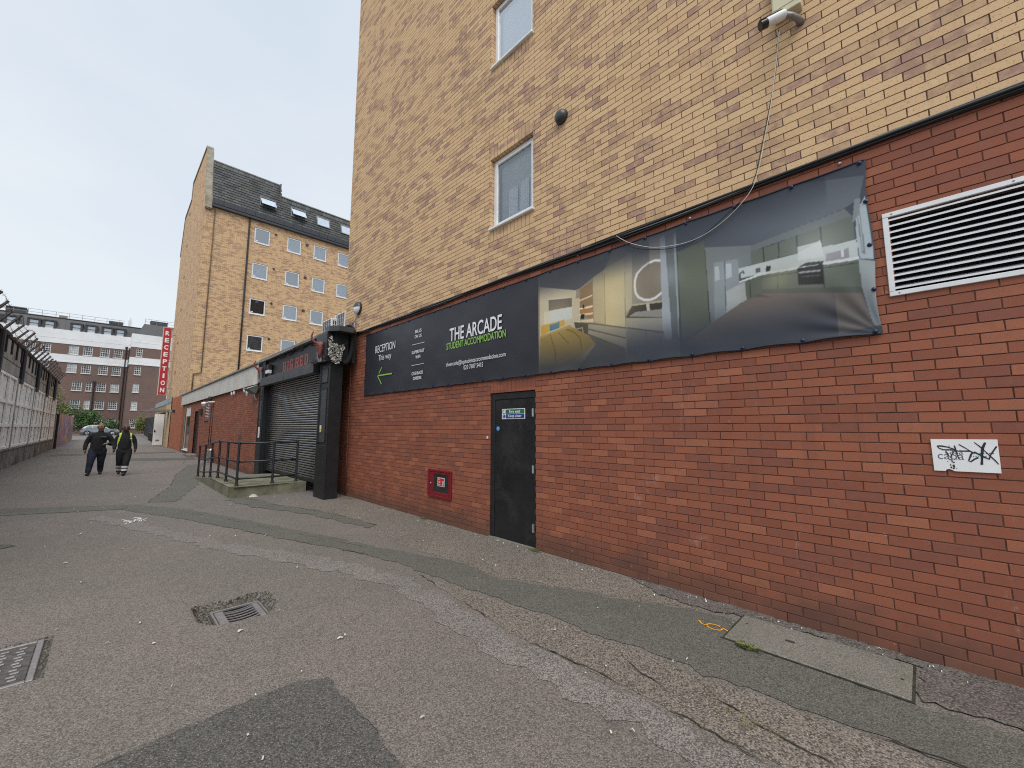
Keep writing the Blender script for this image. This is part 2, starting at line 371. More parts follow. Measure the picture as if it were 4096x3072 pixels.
def leafmat(name, a, b):
    g = NG(name); o = g.n('ShaderNodeNewGeometry'); c = g.mix(o.outputs['Random Per Island'], a, b); c = g.mix(g.ramp(g.noise(.9, 2, .5), .35, .7, 0, .5), c, tuple(x*.7 for x in a[:3])+(1,)); g.col(c); g.rough(.6)
    g.p.inputs['Transmission Weight'].default_value = 0
    return g.mat
M['leaf'] = leafmat('green_leaves', (.045, .105, .025, 1), (.11, .20, .055, 1)); M['leaf_y'] = leafmat('yellow_green_leaves', (.13, .16, .04, 1), (.24, .25, .08, 1))
M['bark'] = simple('bark', (.07, .05, .035), .95, var=.3, bump=.5, bscale=20)

# ------------------------------------------------------------------ generic geometry pieces
def subtract(r, h):
    u0, u1, v0, v1 = r; a0, a1, b0, b1 = h
    if a1 <= u0+1e-6 or a0 >= u1-1e-6 or b1 <= v0+1e-6 or b0 >= v1-1e-6: return [r]
    o = []
    if a0 > u0: o.append((u0, a0, v0, v1))
    if a1 < u1: o.append((a1, u1, v0, v1))
    m0, m1 = max(u0, a0), min(u1, a1)
    if b0 > v0: o.append((m0, m1, v0, b0))
    if b1 < v1: o.append((m0, m1, b1, v1))
    return o
J = .0036          # half joint
def brick_rects(s0, s1, z0, z1, holes, off):
    """bond laid on the shared grid; s is the running wall coordinate, off the constant that turns s into u=x+y+100"""
    out = []
    for row in range(int(round(z0/.075)), int(math.ceil(z1/.075-1e-6))):
        sh = (row % 2)*.1125; va, vb = row*.075+J, min((row+1)*.075, z1)-J
        k0 = int(math.floor((s0+off+sh)/.225)); k1 = int(math.ceil((s1+off+sh)/.225))
        for k in range(k0, k1):
            a, b = k*.225-sh-off, (k+1)*.225-sh-off
            full = a >= s0-1e-6 and b <= s1+1e-6
            rs = [(max(a, s0)+J, min(b, s1)-J, va, vb)]; n0 = rs[0]
            for h in holes: rs = [q for r in rs for q in subtract(r, h)]
            for r in rs:
                if r[1]-r[0] > .018 and r[3]-r[2] > .02: out.append((r, full and r == n0))
    return out
def soldiers(s0, s1, z0, z1, n): 
    wd = (s1-s0)/n; return [((s0+i*wd+J, s0+(i+1)*wd-J, z0+J, z1-J), False) for i in range(n)]
def bricks_mesh(rects, face, axis, depth, cham, jit=.0012):
    """vectorised brick boxes; axis 'x': wall faces -X at x=face, running coordinate y;  'y': wall faces -Y at y=face, running x"""
    A = np.array(rects); n = len(A); V = []
    jt = (rng.random(n)-.5)*2*jit
    u0, u1, v0, v1 = A.T
    def ring(du, dd):
        d = face+dd+jt
        return [(u0+du, v0+du, d), (u1-du, v0+du, d), (u1-du, v1-du, d), (u0+du, v1-du, d)]
    rings = [ring(0, depth)]+([ring(0, cham), ring(cham, 0)] if cham else [ring(0, 0)])
    nr = len(rings); P = np.zeros((n, nr*4, 3))
    for i, rg in enumerate(rings):
        for k, (u, v, d) in enumerate(rg):
            P[:, i*4+k, 2] = v
            if axis == 'x': P[:, i*4+k, 0] = d; P[:, i*4+k, 1] = u
            else: P[:, i*4+k, 0] = u; P[:, i*4+k, 1] = d
    loc = []
    for i in range(nr-1):
        for k in range(4): loc.append((i*4+k, i*4+(k+1)%4, (i+1)*4+(k+1)%4, (i+1)*4+k))
    b = (nr-1)*4; loc.append((b, b+1, b+2, b+3))
    if axis == 'x': loc = [f[::-1] for f in loc]
    Fq = (np.array(loc)[None]+(np.arange(n)*nr*4)[:, None, None]).reshape(-1, 4)
    return P.reshape(-1, 3), Fq
def np_mesh(name, V, Fq, mat, parent, kind=None, smooth=False):
    org = np.array(parent['_org']) if parent is not None else np.zeros(3)
    V = V-org
    me = bpy.data.meshes.new(name); me.vertices.add(len(V)); me.vertices.foreach_set('co', V.astype(np.float32).ravel())
    me.loops.add(len(Fq)*4); me.loops.foreach_set('vertex_index', Fq.astype(np.int32).ravel())
    me.polygons.add(len(Fq)); me.polygons.foreach_set('loop_start', np.arange(0, len(Fq)*4, 4, dtype=np.int32))
    me.polygons.foreach_set('use_smooth', np.full(len(Fq), bool(smooth)))
    me.materials.append(mat); me.update(calc_edges=True); me.validate()
    o = bpy.data.objects.new(name, me); COL.objects.link(o)
    if parent is not None: o.parent = parent
    o['_org'] = [float(q) for q in org]
    if kind: o['kind'] = kind
    return o
def wall_sheet(mb, s0, s1, z0, z1, holes, face, axis, reveal, m=0):
    us = sorted({s0, s1}|{c for h in holes for c in h[:2] if s0 < c < s1}); vs = sorted({z0, z1}|{c for h in holes for c in h[2:] if z0 < c < z1})
    pt = (lambda u, v, d: (face+d, u, v)) if axis == 'x' else (lambda u, v, d: (u, face+d, v))
    fl = axis == 'x'
    def q(a, b, c, d): mb.quad(*((d, c, b, a) if fl else (a, b, c, d)), m=m)
    for i in range(len(us)-1):
        for j in range(len(vs)-1):
            cu, cv = (us[i]+us[i+1])/2, (vs[j]+vs[j+1])/2
            if any(h[0] < cu < h[1] and h[2] < cv < h[3] for h in holes): continue
            q(pt(us[i], vs[j], 0), pt(us[i+1], vs[j], 0), pt(us[i+1], vs[j+1], 0), pt(us[i], vs[j+1], 0))
    for a0, a1, b0, b1 in holes:
        for (p, r) in (((a0, b0), (a1, b0)), ((a1, b0), (a1, b1)), ((a1, b1), (a0, b1)), ((a0, b1), (a0, b0))):
            q(pt(*p, 0), pt(*p, reveal), pt(*r, reveal), pt(*r, 0))
def text_mesh(s, size=1., bold=0., spacing=1.):
    c = bpy.data.curves.new('txt', 'FONT'); c.body = s; c.size = size; c.offset = bold; c.space_character = spacing; c.resolution_u = 4
    o = bpy.data.objects.new('txt', c); COL.objects.link(o)
    me = bpy.data.meshes.new_from_object(o.evaluated_get(bpy.context.evaluated_depsgraph_get()))
    V = [tuple(v.co) for v in me.vertices]; Fc = [tuple(p.vertices) for p in me.polygons]
    bpy.data.objects.remove(o); bpy.data.curves.remove(c); bpy.data.meshes.remove(me)
    return V, Fc
def text_on(name, s, mat, parent, a0, a1, z0, z1, face, axis='x', bold=0., rot=False, thick=0., spacing=1.):
    """letters fitted to the rectangle a0..a1 (left to right as read) x z0..z1 on a wall plane"""
    V, Fc = text_mesh(s, 1., bold, spacing); A = np.array(V)
    lo, hi = A.min(0), A.max(0); U = (A[:, 0]-lo[0])/(hi[0]-lo[0]); W = (A[:, 1]-lo[1])/(hi[1]-lo[1])
    mb = MB(); P = []
    for u, v in zip(U, W):
        p, q = a0+(a1-a0)*u, z0+(z1-z0)*v
        P.append((face, p, q) if axis == 'x' else (p, face, q))
    mb.add(P, Fc)
    return mb.build(name, mat, parent)

# ------------------------------------------------------------------ ground
D = 4.16                                     # face of the long wall
POT = [(.66,4.45),(.70,4.74),(.82,4.72),(.93,4.67),(1.02,4.70),(1.14,4.74),(1.24,4.62),(1.25,4.42),(1.20,4.25),(1.11,4.14),(.95,4.15),(.75,4.2)]
def inside(P, x, y):
    c = np.zeros(x.shape, bool); n = len(P)
    for i in range(n):
        (x0, y0), (x1, y1) = P[i], P[(i+1) % n]
        if y0 == y1: continue
        c ^= ((y0 > y) != (y1 > y)) & (x < (x1-x0)*(y-y0)/(y1-y0)+x0)
    return c
def fr(x0, x1, st): return list(np.arange(x0, x1-1e-9, st))
def vnoise(x, y, s=0):
    return (np.sin(x*3.1+s+1.3*np.sin(y*2.3+s))+np.sin(y*4.7-s+1.7*np.sin(x*1.9))+np.sin((x+y)*7.3+2*s)*.5+np.sin((x-y)*11.9+s)*.4)/2.9
gx = np.array([-300, -120, -60, -30, -15, -8]+fr(-5, -.6, .25)+fr(-.6, 1.4, .02)+fr(1.4, 4.4, .15)+[4.4, 5, 6, 8, 12, 20, 40, 80, 160, 300.])
gy = np.array([-300, -120, -60, -30, -15, -8, -4]+fr(-3, 3.9, .25)+fr(3.9, 5.0, .02)+fr(5, 18, .3)+fr(18, 56, 2)+[55, 60, 70, 80, 93, 93.2, 110, 150, 220, 400.])
gx = np.unique(np.round(gx, 4)); gy = np.unique(np.round(gy, 4))
GX, GY = np.meshgrid(gx, gy, indexing='ij')
Z = np.array([[gz(b) for b in gy]]*len(gx))
pd = inside(POT, GX+.025*vnoise(GX*9, GY*9), GY+.025*vnoise(GY*9, GX*9, 2)).astype(float)
for _ in range(1): pd[1:-1, 1:-1] = (pd[1:-1, 1:-1]*2+pd[:-2, 1:-1]+pd[2:, 1:-1]+pd[1:-1, :-2]+pd[1:-1, 2:])/6
Z -= pd*(.042+.008*vnoise(GX*25, GY*25, 4))
inman = (GX < -.175+.01*vnoise(GX*20, GY*20)) & (GX > -.75) & (GY > 4.10) & (GY < 4.86)
Z -= inman*.016
Z[(GX > .775) & (GX < 1.135) & (GY > 4.16) & (GY < 4.535)] = -.14
nx, ny = GX.shape
idx = np.arange(nx*ny).reshape(nx, ny)
Fq = np.stack([idx[:-1, :-1], idx[1:, :-1], idx[1:, 1:], idx[:-1, 1:]], -1).reshape(-1, 4)
ground = np_mesh('ground', np.stack([GX, GY, Z], -1).reshape(-1, 3), Fq, M['road'], None); struct(ground)
ground.data.materials.append(M['pothole']); pm = (pd > .25) | (inman & (GX > -.25)) | (inman & (GY > 4.78)); pmf = np.maximum.reduce([pm[:-1, :-1], pm[1:, :-1], pm[1:, 1:], pm[:-1, 1:]]).reshape(-1)
ground.data.polygons.foreach_set('material_index', pmf.astype(np.int32)); ground.data.update()

def ragged(pts, amp=.025, step=.05, seed=0):
    out = []; n = len(pts); r = random.Random(seed)
    ph = [r.uniform(0, 6.28) for _ in range(6)]; L = 0
    for i in range(n):
        a, b = Vector(pts[i]), Vector(pts[(i+1) % n]); d = b-a; l = d.length; k = max(1, int(l/step)); nn = Vector((-d.y, d.x)).normalized()
        for j in range(k):
            s = L+l*j/k
            o = amp*(.5*math.sin(s*9+ph[0])+.35*math.sin(s*23+ph[1])+.25*math.sin(s*61+ph[2])+.25*r.uniform(-1, 1))
            p = a+d*(j/k)+nn*(o if (j > 0 or amp > .02) else 0); out.append((p.x, p.y))
        L += l
    return out
def sheet(name, poly, mat, z, amp=.02, step=.05, seed=0):
    P = ragged(poly, amp, step, seed); mb = MB()
    from mathutils.geometry import tessellate_polygon
    tris = tessellate_polygon([[Vector((x, y, 0)) for x, y in P]])
    vs = [(x, y, gz(y)+z) for x, y in P]; F = []
    for t in tris:
        a, b, c = (Vector(vs[i]) for i in t)
        F.append(tuple(t) if (b-a).cross(c-a).z > 0 else tuple(t[::-1]))
    mb.add(vs, F); return mb.build(name, mat, ground)
# square resurfaced patch, green-grey trench line, pale worn strip, gravelly strips by the wall
sheet('asphalt_patch', [(1.14,2.83),(.98,2.91),(.36,2.90),(.02,2.86),(-.9,2.85),(-.9,.2),(1.10,.2),(1.13,1.86),(1.14,2.45)], M['patch'], .005, .018, .04, 1)
sheet('asphalt_patch', [(3.13,4.0),(3.1,3.29),(3.37,2.71),(3.63,1.94),(3.86,1.46),(3.86,1.15),(3.55,1.1),(3.46,.1),(3.55,-.3),(3.9,-.8),(3.9,-3),(3.0,-3),(3.01,.03),(2.98,.38),(2.97,.7),(2.93,.94),(2.88,1.12),(2.95,1.24),(2.92,1.39),(2.84,1.83),(2.83,2.28),(2.75,2.92),(2.66,3.7),(2.58,4.6),(2.35,5.5),(1.95,6.6),(1.55,7.9),(1.1,9.2),(.62,10.4),(.30,11.2),(-.5,11.55),(-1.8,12.1),(-2.9,12.5),(-2.9,13.5),(-1.2,12.7),(.55,11.6),(1.25,10.3),(1.75,8.75),(2.16,7.3),(2.52,6.1),(2.75,5.2),(2.95,4.6)], M['trench'], .005, .03, .06, 2)
sheet('pale_strip', [(.05,10.6),(.5,9.5),(.95,8.1),(1.3,6.95),(1.85,5.85),(2.2,4.9),(2.42,3.95),(2.40,3.1),(2.34,2.5),(2.36,1.9),(2.35,1.3),(2.35,.6),(2.35,-2),(2.16,-2),(2.14,.6),(2.12,1.35),(2.08,2.0),(2.06,2.6),(2.14,3.2),(2.18,3.85),(2.0,4.55),(1.62,5.55),(1.12,6.7),(.78,7.85),(.3,9.2),(-.1,10.4)], M['pale'], .0035, .06, .07, 3)
sheet('gravel_strip', [(2.63,3.6),(2.72,2.9),(2.80,2.28),(2.81,1.85),(2.88,1.35),(2.84,1.1),(2.90,.9),(2.94,.4),(2.97,0),(2.97,-3),(2.44,-3),(2.40,.9),(2.42,1.3),(2.41,1.74),(2.38,2.19),(2.40,2.55),(2.47,3.2),(2.52,3.9)], M['gravel'], .0025, .02, .05, 4)
sheet('gravel_strip', [(4.155,9.3),(3.4,9.4),(3.0,9.2),(3.12,7.6),(3.2,6.4),(3.0,5.3),(3.1,4.1),(3.14,3.35),(3.4,2.74),(3.66,1.97),(3.87,1.5),(4.155,1.5)], M['gravel'], .002, .03, .06, 5)
sheet('wall_gravel', [(4.158,2.4),(3.95,2.0),(3.88,1.45),(4.0,1.22),(4.02,.14),(3.56,.12),(3.58,-.3),(3.93,-.8),(3.93,-3),(4.158,-3)], M['wallgravel'], .009, .04, .05, 6)
sheet('asphalt_patch', [(2.4,11.1),(2.0,11.0),(2.25,9.6),(2.75,8.3),(2.95,7.3),(3.12,6.4),(3.28,6.5),(3.2,7.5),(3.02,8.5),(2.62,9.7),(2.55,10.6)], M['trench'], .006, .05, .06, 7)
sheet('asphalt_patch', [(-1.55,10.0),(-.75,8.75),(-2.2,7.6),(-3.2,8.6)], M['patch'], .005, .01, .1, 8)
sheet('asphalt_patch', [(.9,29),(3.4,27.5),(3.3,25.6),(.9,26.6)], M['patch'], .005, .05, .2, 9)
sheet('asphalt_patch', [(.75,11.8),(1.35,14.5),(1.8,18),(2.6,22),(3.2,23),(2.5,18.5),(1.95,14.5),(1.2,11.5)], M['trench'], .005, .06, .15, 10)
sheet('asphalt_patch', [(-2.2,34),(3.2,33.4),(3.3,35),(-2.0,36)], M['patch'], .005, .1, .3, 12)
sheet('gravel_strip', [(-2.4,52),(3.5,48),(3.55,62),(3.4,90),(-3.4,90),(-2.6,62)], M['pale'], .004, .1, .6, 13)
def crack(pts, wd, seed, name='crack', mat='crack', z=.0085):
    r = random.Random(seed); P = []
    for i in range(len(pts)-1):
        a, b = Vector(pts[i]), Vector(pts[i+1]); k = max(2, int((b-a).length/.05))
        P += [a+(b-a)*j/k+Vector((r.uniform(-1, 1), r.uniform(-1, 1)))*.014 for j in range(k)]
    P.append(Vector(pts[-1])); mb = MB(); vs = []
    for i, p in enumerate(P):
        t = (P[min(i+1, len(P)-1)]-P[max(i-1, 0)]).normalized(); nn = Vector((-t.y, t.x)); h = wd*.5*r.uniform(.1, 1.0)*max(.03, min(1, .55+1.1*math.sin(i*.31+seed)+.6*math.sin(i*.13+2*seed)))*(0.1 if i in (0, len(P)-1) else 1)
        vs += [(p.x-nn.x*h, p.y-nn.y*h, gz(p.y)+z), (p.x+nn.x*h, p.y+nn.y*h, gz(p.y)+z)]
    mb.add(vs, [(2*i, 2*i+2, 2*i+3, 2*i+1) for i in range(len(P)-1)])
    mb.f = [f[::-1] for f in mb.f]
    return mb.build(name, M[mat], ground)
crack([(2.56,4.0),(2.47,3.2),(2.4,2.55),(2.38,2.19),(2.41,1.74),(2.42,1.31),(2.40,.9),(2.36,.5),(2.33,-.6)], .014, 1)
crack([(2.97,4.75),(2.68,5.15),(2.4,6.05),(2.05,7.2),(1.63,8.7),(1.1,10.2)], .008, 2)
crack([(2.58,4.55),(2.36,5.45),(1.96,6.55),(1.56,7.85),(1.1,9.15)], .010, 3)
crack([(2.93,1.3),(2.8,1.16),(2.72,1.0),(2.62,.72),(2.58,.3)], .016, 4)
crack([(2.82,1.85),(2.70,1.62),(2.60,1.35),(2.52,1.1)], .010, 5)
crack([(2.98,.38),(3.02,0),(3.1,-.5)], .012, 6)
crack([(3.3,6.45),(3.18,7.5),(2.98,8.5),(2.6,9.7),(2.35,11)], .018, 7)
crack([(.3,11.2),(.75,11.8),(1.35,14.5),(1.8,18),(2.6,22)], .02, 8)
crack([(-2.9,13.5),(-1.2,12.7),(.55,11.6),(1.2,11.5),(2.1,11.1)], .018, 9)
crack([(-2.9,12.45),(-1.8,12.05),(-.5,11.5),(.3,11.15)], .016, 10)
crack([(-1.55,10.0),(-.75,8.75),(-2.2,7.6),(-2.8,7.0)], .012, 11)
crack([(-1.5,21.5),(-.2,21.0),(1.6,21.4)], .03, 12); crack([(-2.3,26.2),(-.6,26.0),(.4,26.6)], .04, 13); crack([(-2.4,31),(1.8,30.2)], .05, 14)
crack([(2.3,18.5),(2.7,20),(2.5,23),(2.9,26)], .02, 15); crack([(1.14,2.83),(.98,2.91),(.36,2.90),(.02,2.86),(-.9,2.85)], .005, 16); crack([(1.14,2.8),(1.13,1.86),(1.10,.4)], .005, 17)

# sunken road gully, inspection cover, cast slab
t = thing('drain_grate', 'curved iron drain grate with five slots sunk in a broken asphalt hole', 'drain', (.95, 4.345, -.03))
mb = MB()
def gzc(x): return -.020-.022*math.sin((x-.79)/.33*math.pi)
xs = np.linspace(.80, 1.11, 13)
for k, (y0, y1) in enumerate([(4.170,4.186),(4.228,4.244),(4.284,4.300),(4.340,4.356),(4.396,4.412),(4.452,4.468),(4.492,4.508)]):
    b = MB()
    for i in range(12):
        a, c = xs[i], xs[i+1]; za, zc = gzc(a), gzc(c)
        b.add([(a,y0,za),(c,y0,zc),(c,y1,zc),(a,y1,za),(a,y0,za-.007),(c,y0,zc-.007),(c,y1,zc-.007),(a,y1,za-.007)], [(0,1,2,3),(0,4,5,1),(3,2,6,7),(4,7,6,5)])
    b.build('bar', M['iron'], t)
b = MB(); b.box(.795, .86, 4.175, 4.505, -.05, -.022, b=.004); b.build('end_plate', M['iron'], t)
b = MB(); b.box(1.08, 1.125, 4.175, 4.505, -.05, -.019, b=.004); b.build('end_plate', M['iron'], t)
b = MB(); b.box(.768, .785, 4.16, 4.52, -.06, -.010, b=.003); b.box(.785, 1.14, 4.513, 4.527, -.06, -.014, b=.003); b.box(1.129, 1.143, 4.16, 4.513, -.06, -.014, b=.003); b.box(.785, 1.129, 4.153, 4.167, -.06, -.018, b=.003); b.build('frame', M['iron'], t)
b = MB(); b.box(.787, 1.127, 4.169, 4.511, -.135, -.13); b.box(.787, .793, 4.169, 4.511, -.13, -.052); b.box(1.121, 1.127, 4.169, 4.511, -.13, -.052); b.box(.793, 1.121, 4.169, 4.174, -.13, -.052); b.box(.793, 1.121, 4.506, 4.511, -.13, -.03); b.build('pit', M['void'], t)
t = thing('manhole_cover', 'rectangular iron inspection cover with raised tread studs', 'manhole cover', (-.46, 4.45, -.016))
b = MB(); b.box(-.70, -.245, 4.17, 4.78, -.03, -.010, b=.003); b.build('plate', M['iron_dark'], t)
fr_ = MB(); fr_.box(-.74, -.705, 4.12, 4.83, -.03, -.001, b=.004); fr_.box(-.240, -.205, 4.12, 4.83, -.03, -.001, b=.004); fr_.box(-.705, -.240, 4.12, 4.15, -.03, -.001, b=.004); fr_.box(-.705, -.240, 4.80, 4.83, -.03, -.001, b=.004); fr_.build('frame', M['iron'], t)
for i in range(5):
    for j in range(11):
        b = MB(); x0 = -.675+i*.085+(.0 if j % 2 else .012); y0 = 4.205+j*.053; b.box(x0, x0+.042, y0, y0+.022, -.011, -.004, b=.003); b.build('stud', M['iron'], t)
b = MB(); b.box(3.49, 4.0, .165, 1.195, -.05, .018, b=.006)
slab = b.build('cover_slab', M['slab']); tag(slab, 'long concrete cover slab set in the ground beside the red brick wall', 'slab')
b = MB(); b.box(3.73, 3.77, .66, .76, .018, .0205, b=.001); b.build('pale_lifting_slot', M['white_paint'] if False else M['pale'], slab)
b = MB(); b.box(3.745, 3.775, .79, .85, .018, .0202, b=.001); b.build('lifting_slot', M['crack'], slab)
for (xa_, xb_, ya_, yb_) in ((3.474, 3.489, .15, 1.21), (4.001, 4.012, .15, 1.21), (3.489, 4.001, .150, .164), (3.489, 4.001, 1.196, 1.208)):  # slab edge shadow line, painted as dark strips in the crack colour
    b = MB(); b.box(xa_, xb_, ya_, yb_, -.02, .0105); b.build('edge_shadow_strip', M['crack'], slab)
for (x, y) in ((3.84, 1.13), (3.72, .21)):
    b = MB(); b.lathe([(.009, 0), (.009, .0025)], (x, y, .018), n=10); b.build('bolt_hole', M['crack'], slab)
# sprayed survey mark
b = MB(); pts = []
ox, oy = on_z(2000+905*.94756, 2100+430*.94756, .01)
for k in range(15):
    a = 2*math.pi*k/14; pts.append((ox+.045*math.cos(a), oy+.06*math.sin(a)))
def stroke(mb, pts, w, z, zf=None):
    P = [Vector(p) for p in pts]; vs = []
    for i, p in enumerate(P):
        tt = (P[min(i+1, len(P)-1)]-P[max(i-1, 0)]).normalized(); nn = Vector((-tt.y, tt.x)); h = w*(.7+.5*random.random())
        vs += [(p.x-nn.x*h, p.y-nn.y*h, z), (p.x+nn.x*h, p.y+nn.y*h, z)]
    mb.add(vs, [(2*i+1, 2*i+3, 2*i+2, 2*i) for i in range(len(P)-1)])
stroke(b, pts, .008, .0098); stroke(b, [(ox+.04, oy-.03), (ox+.01, oy-.09), (ox, oy-.11)], .007, .0098); stroke(b, [(ox-.02, oy+.05), (ox-.01, oy+.1), (ox+.03, oy+.13)], .007, .0098)
b.build('paint_mark', M['spray'], ground)
for (px, py, L) in ((2195, 2118, .1), (520, 2085, .28)):
    pass
# white paint splash on the far road
x0, y0 = on_z(545, 2087, 0); b = MB()
for k in range(14):
    ax, ay = x0+random.uniform(-.10, .10), y0+random.uniform(-.2, .2)
    stroke(b, [(ax, ay), (ax+random.uniform(-.08, .08), ay+random.uniform(.05, .16)), (ax+random.uniform(-.1, .1), ay+random.uniform(.15, .3))], .009, .0095)
b.build('paint_splash', M['white_paint'], ground)
# litter: paper scraps, butts, leaves (uncountable)
mb = MB(); r = random.Random(4)
def scrap(x, y, l, wdt):
    a = r.uniform(0, 6.28); c, s_ = math.cos(a), math.sin(a); z = .011; h = r.uniform(.002, .012)
    P = [(-l, -wdt, 0), (0, -wdt*.8, h), (l, -wdt*.9, 0), (l*.9, wdt, .002), (0, wdt*.9, h+.002), (-l*.9, wdt*.8, 0)]
    mb.add([(x+p[0]*c-p[1]*s_, y+p[0]*s_+p[1]*c, z+p[2]) for p in P], [(0,1,4,5), (1,2,3,4)])
for k in range(190):
    y = 1.2+r.random()**1.7*20; x = r.uniform(-2.4, 4.05)
    if .7 < x < 1.2 and 4.1 < y < 4.6: continue
    l = r.choice([.006, .008, .010, .014, .02]); scrap(x, y, l, l*r.uniform(.3, .7))
for k in range(70):
    y = -.2+r.random()*9; x = 4.12-abs(r.gauss(0, .12)); l = r.choice([.006, .009, .013]); scrap(x, y, l, l*.5)
for q in ((150,1430*1.0),):
    pass
lt = mb.build('litter', M['litter'], None, origin=(0, 0, 0)); lt['kind'] = 'stuff'; lt['label'] = 'small paper scraps and butts strewn over the alley'; lt['category'] = 'litter'
# weeds
def weed(x, y, z, n, h, seed, label, spread=.06):
    r = random.Random(seed); mb = MB()
    for k in range(n):
        a = r.uniform(0, 6.28); l = h*r.uniform(.6, 1.2); wd = l*r.uniform(.12, .22); d = Vector((math.cos(a), math.sin(a))); o = Vector((r.gauss(0, spread*.3), r.gauss(0, spread)))
        p0 = Vector((x+o.x, y+o.y, z)); p1 = p0+Vector((d.x*l*.4, d.y*l*.4, l*.55)); p2 = p0+Vector((d.x*l*.9, d.y*l*.9, l*.5)); s_ = Vector((-d.y, d.x, 0))
        mb.add([p0, p1-s_*wd, p2, p1+s_*wd], [(0,1,2), (0,2,3)])
    return tag(mb.build('weed', M['leaf_y']), label, 'weed')
weed(3.44, 1.02, .006, 46, .05, 1, 'small leafy weed growing at the front edge of the concrete cover slab', .035)
weed(4.10, 3.70, .003, 60, .035, 2, 'tuft of green weed at the foot of the fire door', .06)
weed(4.11, 6.35, .003, 60, .035, 3, 'low green weed against the wall beneath the red cabinet', .045)
weed(2.60, .78, .009, 50, .02, 5, 'line of low green weed in the crack by the gravel strip', .09)
weed(3.12, 7.9, .008, 80, .022, 6, 'thin line of green weed along the trench edge beside the ramp', .35)
weed(4.05, 9.35, .003, 40, .03, 7, 'sparse weed between the black pillar and the brown pipe', .12)

# ------------------------------------------------------------------ the long brick building
bld = thing('brick_building', 'tall building with buff brick upper wall over a red brick base, banner hung on it', 'building', (D+4, 4, 0))
Y0, YC, ZB, ZT = -7.0, 10.31, 3.9, 17.4
wins = [(3.76, 4.70, 4.8, 6.0), (3.76, 4.70, 7.65, 8.85), (3.76, 4.70, 10.5, 11.7), (3.76, 4.70, 13.35, 14.55)]
door = (3.733, 4.668, 0., 2.13); vent = (-1.10, .06, 2.64, 3.22)
off = D+100.0
# red base
fs = MB(); wall_sheet(fs, Y0, YC, -.1, ZB, [(door[0]-.004, door[1]+.004, -.1, door[3]+.004), vent], D+.008, 'x', .14); wred = fs.build('red_base_wall', M['mortar_red'], bld)
hol = [(door[0], door[1], -1, 2.302), vent]
rr = brick_rects(Y0, YC, 0, ZB, hol, off); rr += soldiers(door[0], door[1], 2.13, 2.302, 12)
rr += [((Y0+.3*k, Y0+.3*k+.29, -.09, -J), False) for k in range(int((YC-Y0)/.3))]
fs = MB(); wall_sheet(fs, Y0, YC, ZB, ZT, [(a-.004, b+.004, c-.004, d+.004) for a, b, c, d in wins], D+.005, 'x', .12); wbuf = fs.build('buff_upper_wall', M['mortar_brown'], bld)
hol = []; sold = []
for a, b, c, d in wins:
    hol.append((a, b, c-.225, d+.225)); sold += soldiers(a, b, c-.225, c, 12)+soldiers(a, b, d, d+.225, 12)
by = brick_rects(Y0, YC, ZB, ZT, hol, off)+sold
def visible(rc):
    yy, zz = (rc[0]+rc[1])/2, (rc[2]+rc[3])/2; v = Vector((D, yy, zz-EYE)); dp = v.dot(_f)
    if dp < .1: return None
    px, py = 2048+F_PX*v.dot(_r2)/dp, 1536-F_PX*v.dot(_u2)/dp
    if not (30 < px < 4066 and 20 < py < 3050): return None
    if .1 < yy < 9.1 and 2.3 < zz < 3.8: return None          # behind the banner
    if -.36 < yy < 0 and 1.29 < zz < 1.56: return None
    return v.length
def lay(rects, mat, parent, cham, depth, n_ind):
    cand = sorted([(visible(r), i) for i, (r, full) in enumerate(rects) if full and visible(r) is not None])[:n_ind]
    pick = {i for _, i in cand}
    V, Fq = bricks_mesh([r for i, (r, f) in enumerate(rects) if i not in pick], D, 'x', depth, cham)
    np_mesh('brickwork', V, Fq, mat, parent, 'stuff')
    meshes = []
    for k in range(6):
        r0 = random.Random(k); V, Fq = bricks_mesh([(-.1125+J, .1125-J, J-.0375, .0375-J)], 0, 'x', depth, cham*(.8+.2*(k % 3)), 0)
        V = V+np.array([[r0.uniform(-.0008, .0008), r0.uniform(-.0012, .0012), r0.uniform(-.0010, .0010)] for _ in range(len(V))])
        me = bpy.data.meshes.new('brick'); me.from_pydata(V.tolist(), [], [tuple(int(q) for q in f) for f in Fq]); me.materials.append(mat); meshes.append(me)
    org = Vector(parent['_org'])
    for n_, i in enumerate(sorted(pick)):
        r = rects[i][0]; o = bpy.data.objects.new('brick', meshes[(n_*7) % 6]); COL.objects.link(o); o.parent = parent
        o.location = Vector((D+random.uniform(-.0015, .001), (r[0]+r[1])/2, (r[2]+r[3])/2))-org
lay(rr, M['red'], wred, .0018, .10, 300)
lay(by, M['buff'], wbuf, .0014, .10, 300)
b = MB(); b.box(D+.13, D+9, YC-.12, YC, -.1, ZT); b.box(D+.13, D+9, Y0, Y0+.1, -.1, ZT); b.box(D+8.9, D+9, Y0+.1, YC-.12, -.1, ZT); b.build('side_wall', M['mortar_far'], bld)
b = MB(); b.box(D+.14, D+8.9, Y0+.1, YC-.12, ZT-.4, ZT-.2); b.build('roof', M['felt'], bld)
b = MB(); b.box(D-.04, D+.3, Y0-.02, YC+.03, ZT, ZT+.12, b=.01); b.build('parapet_coping', M['coping'], bld)
XR = D+.075
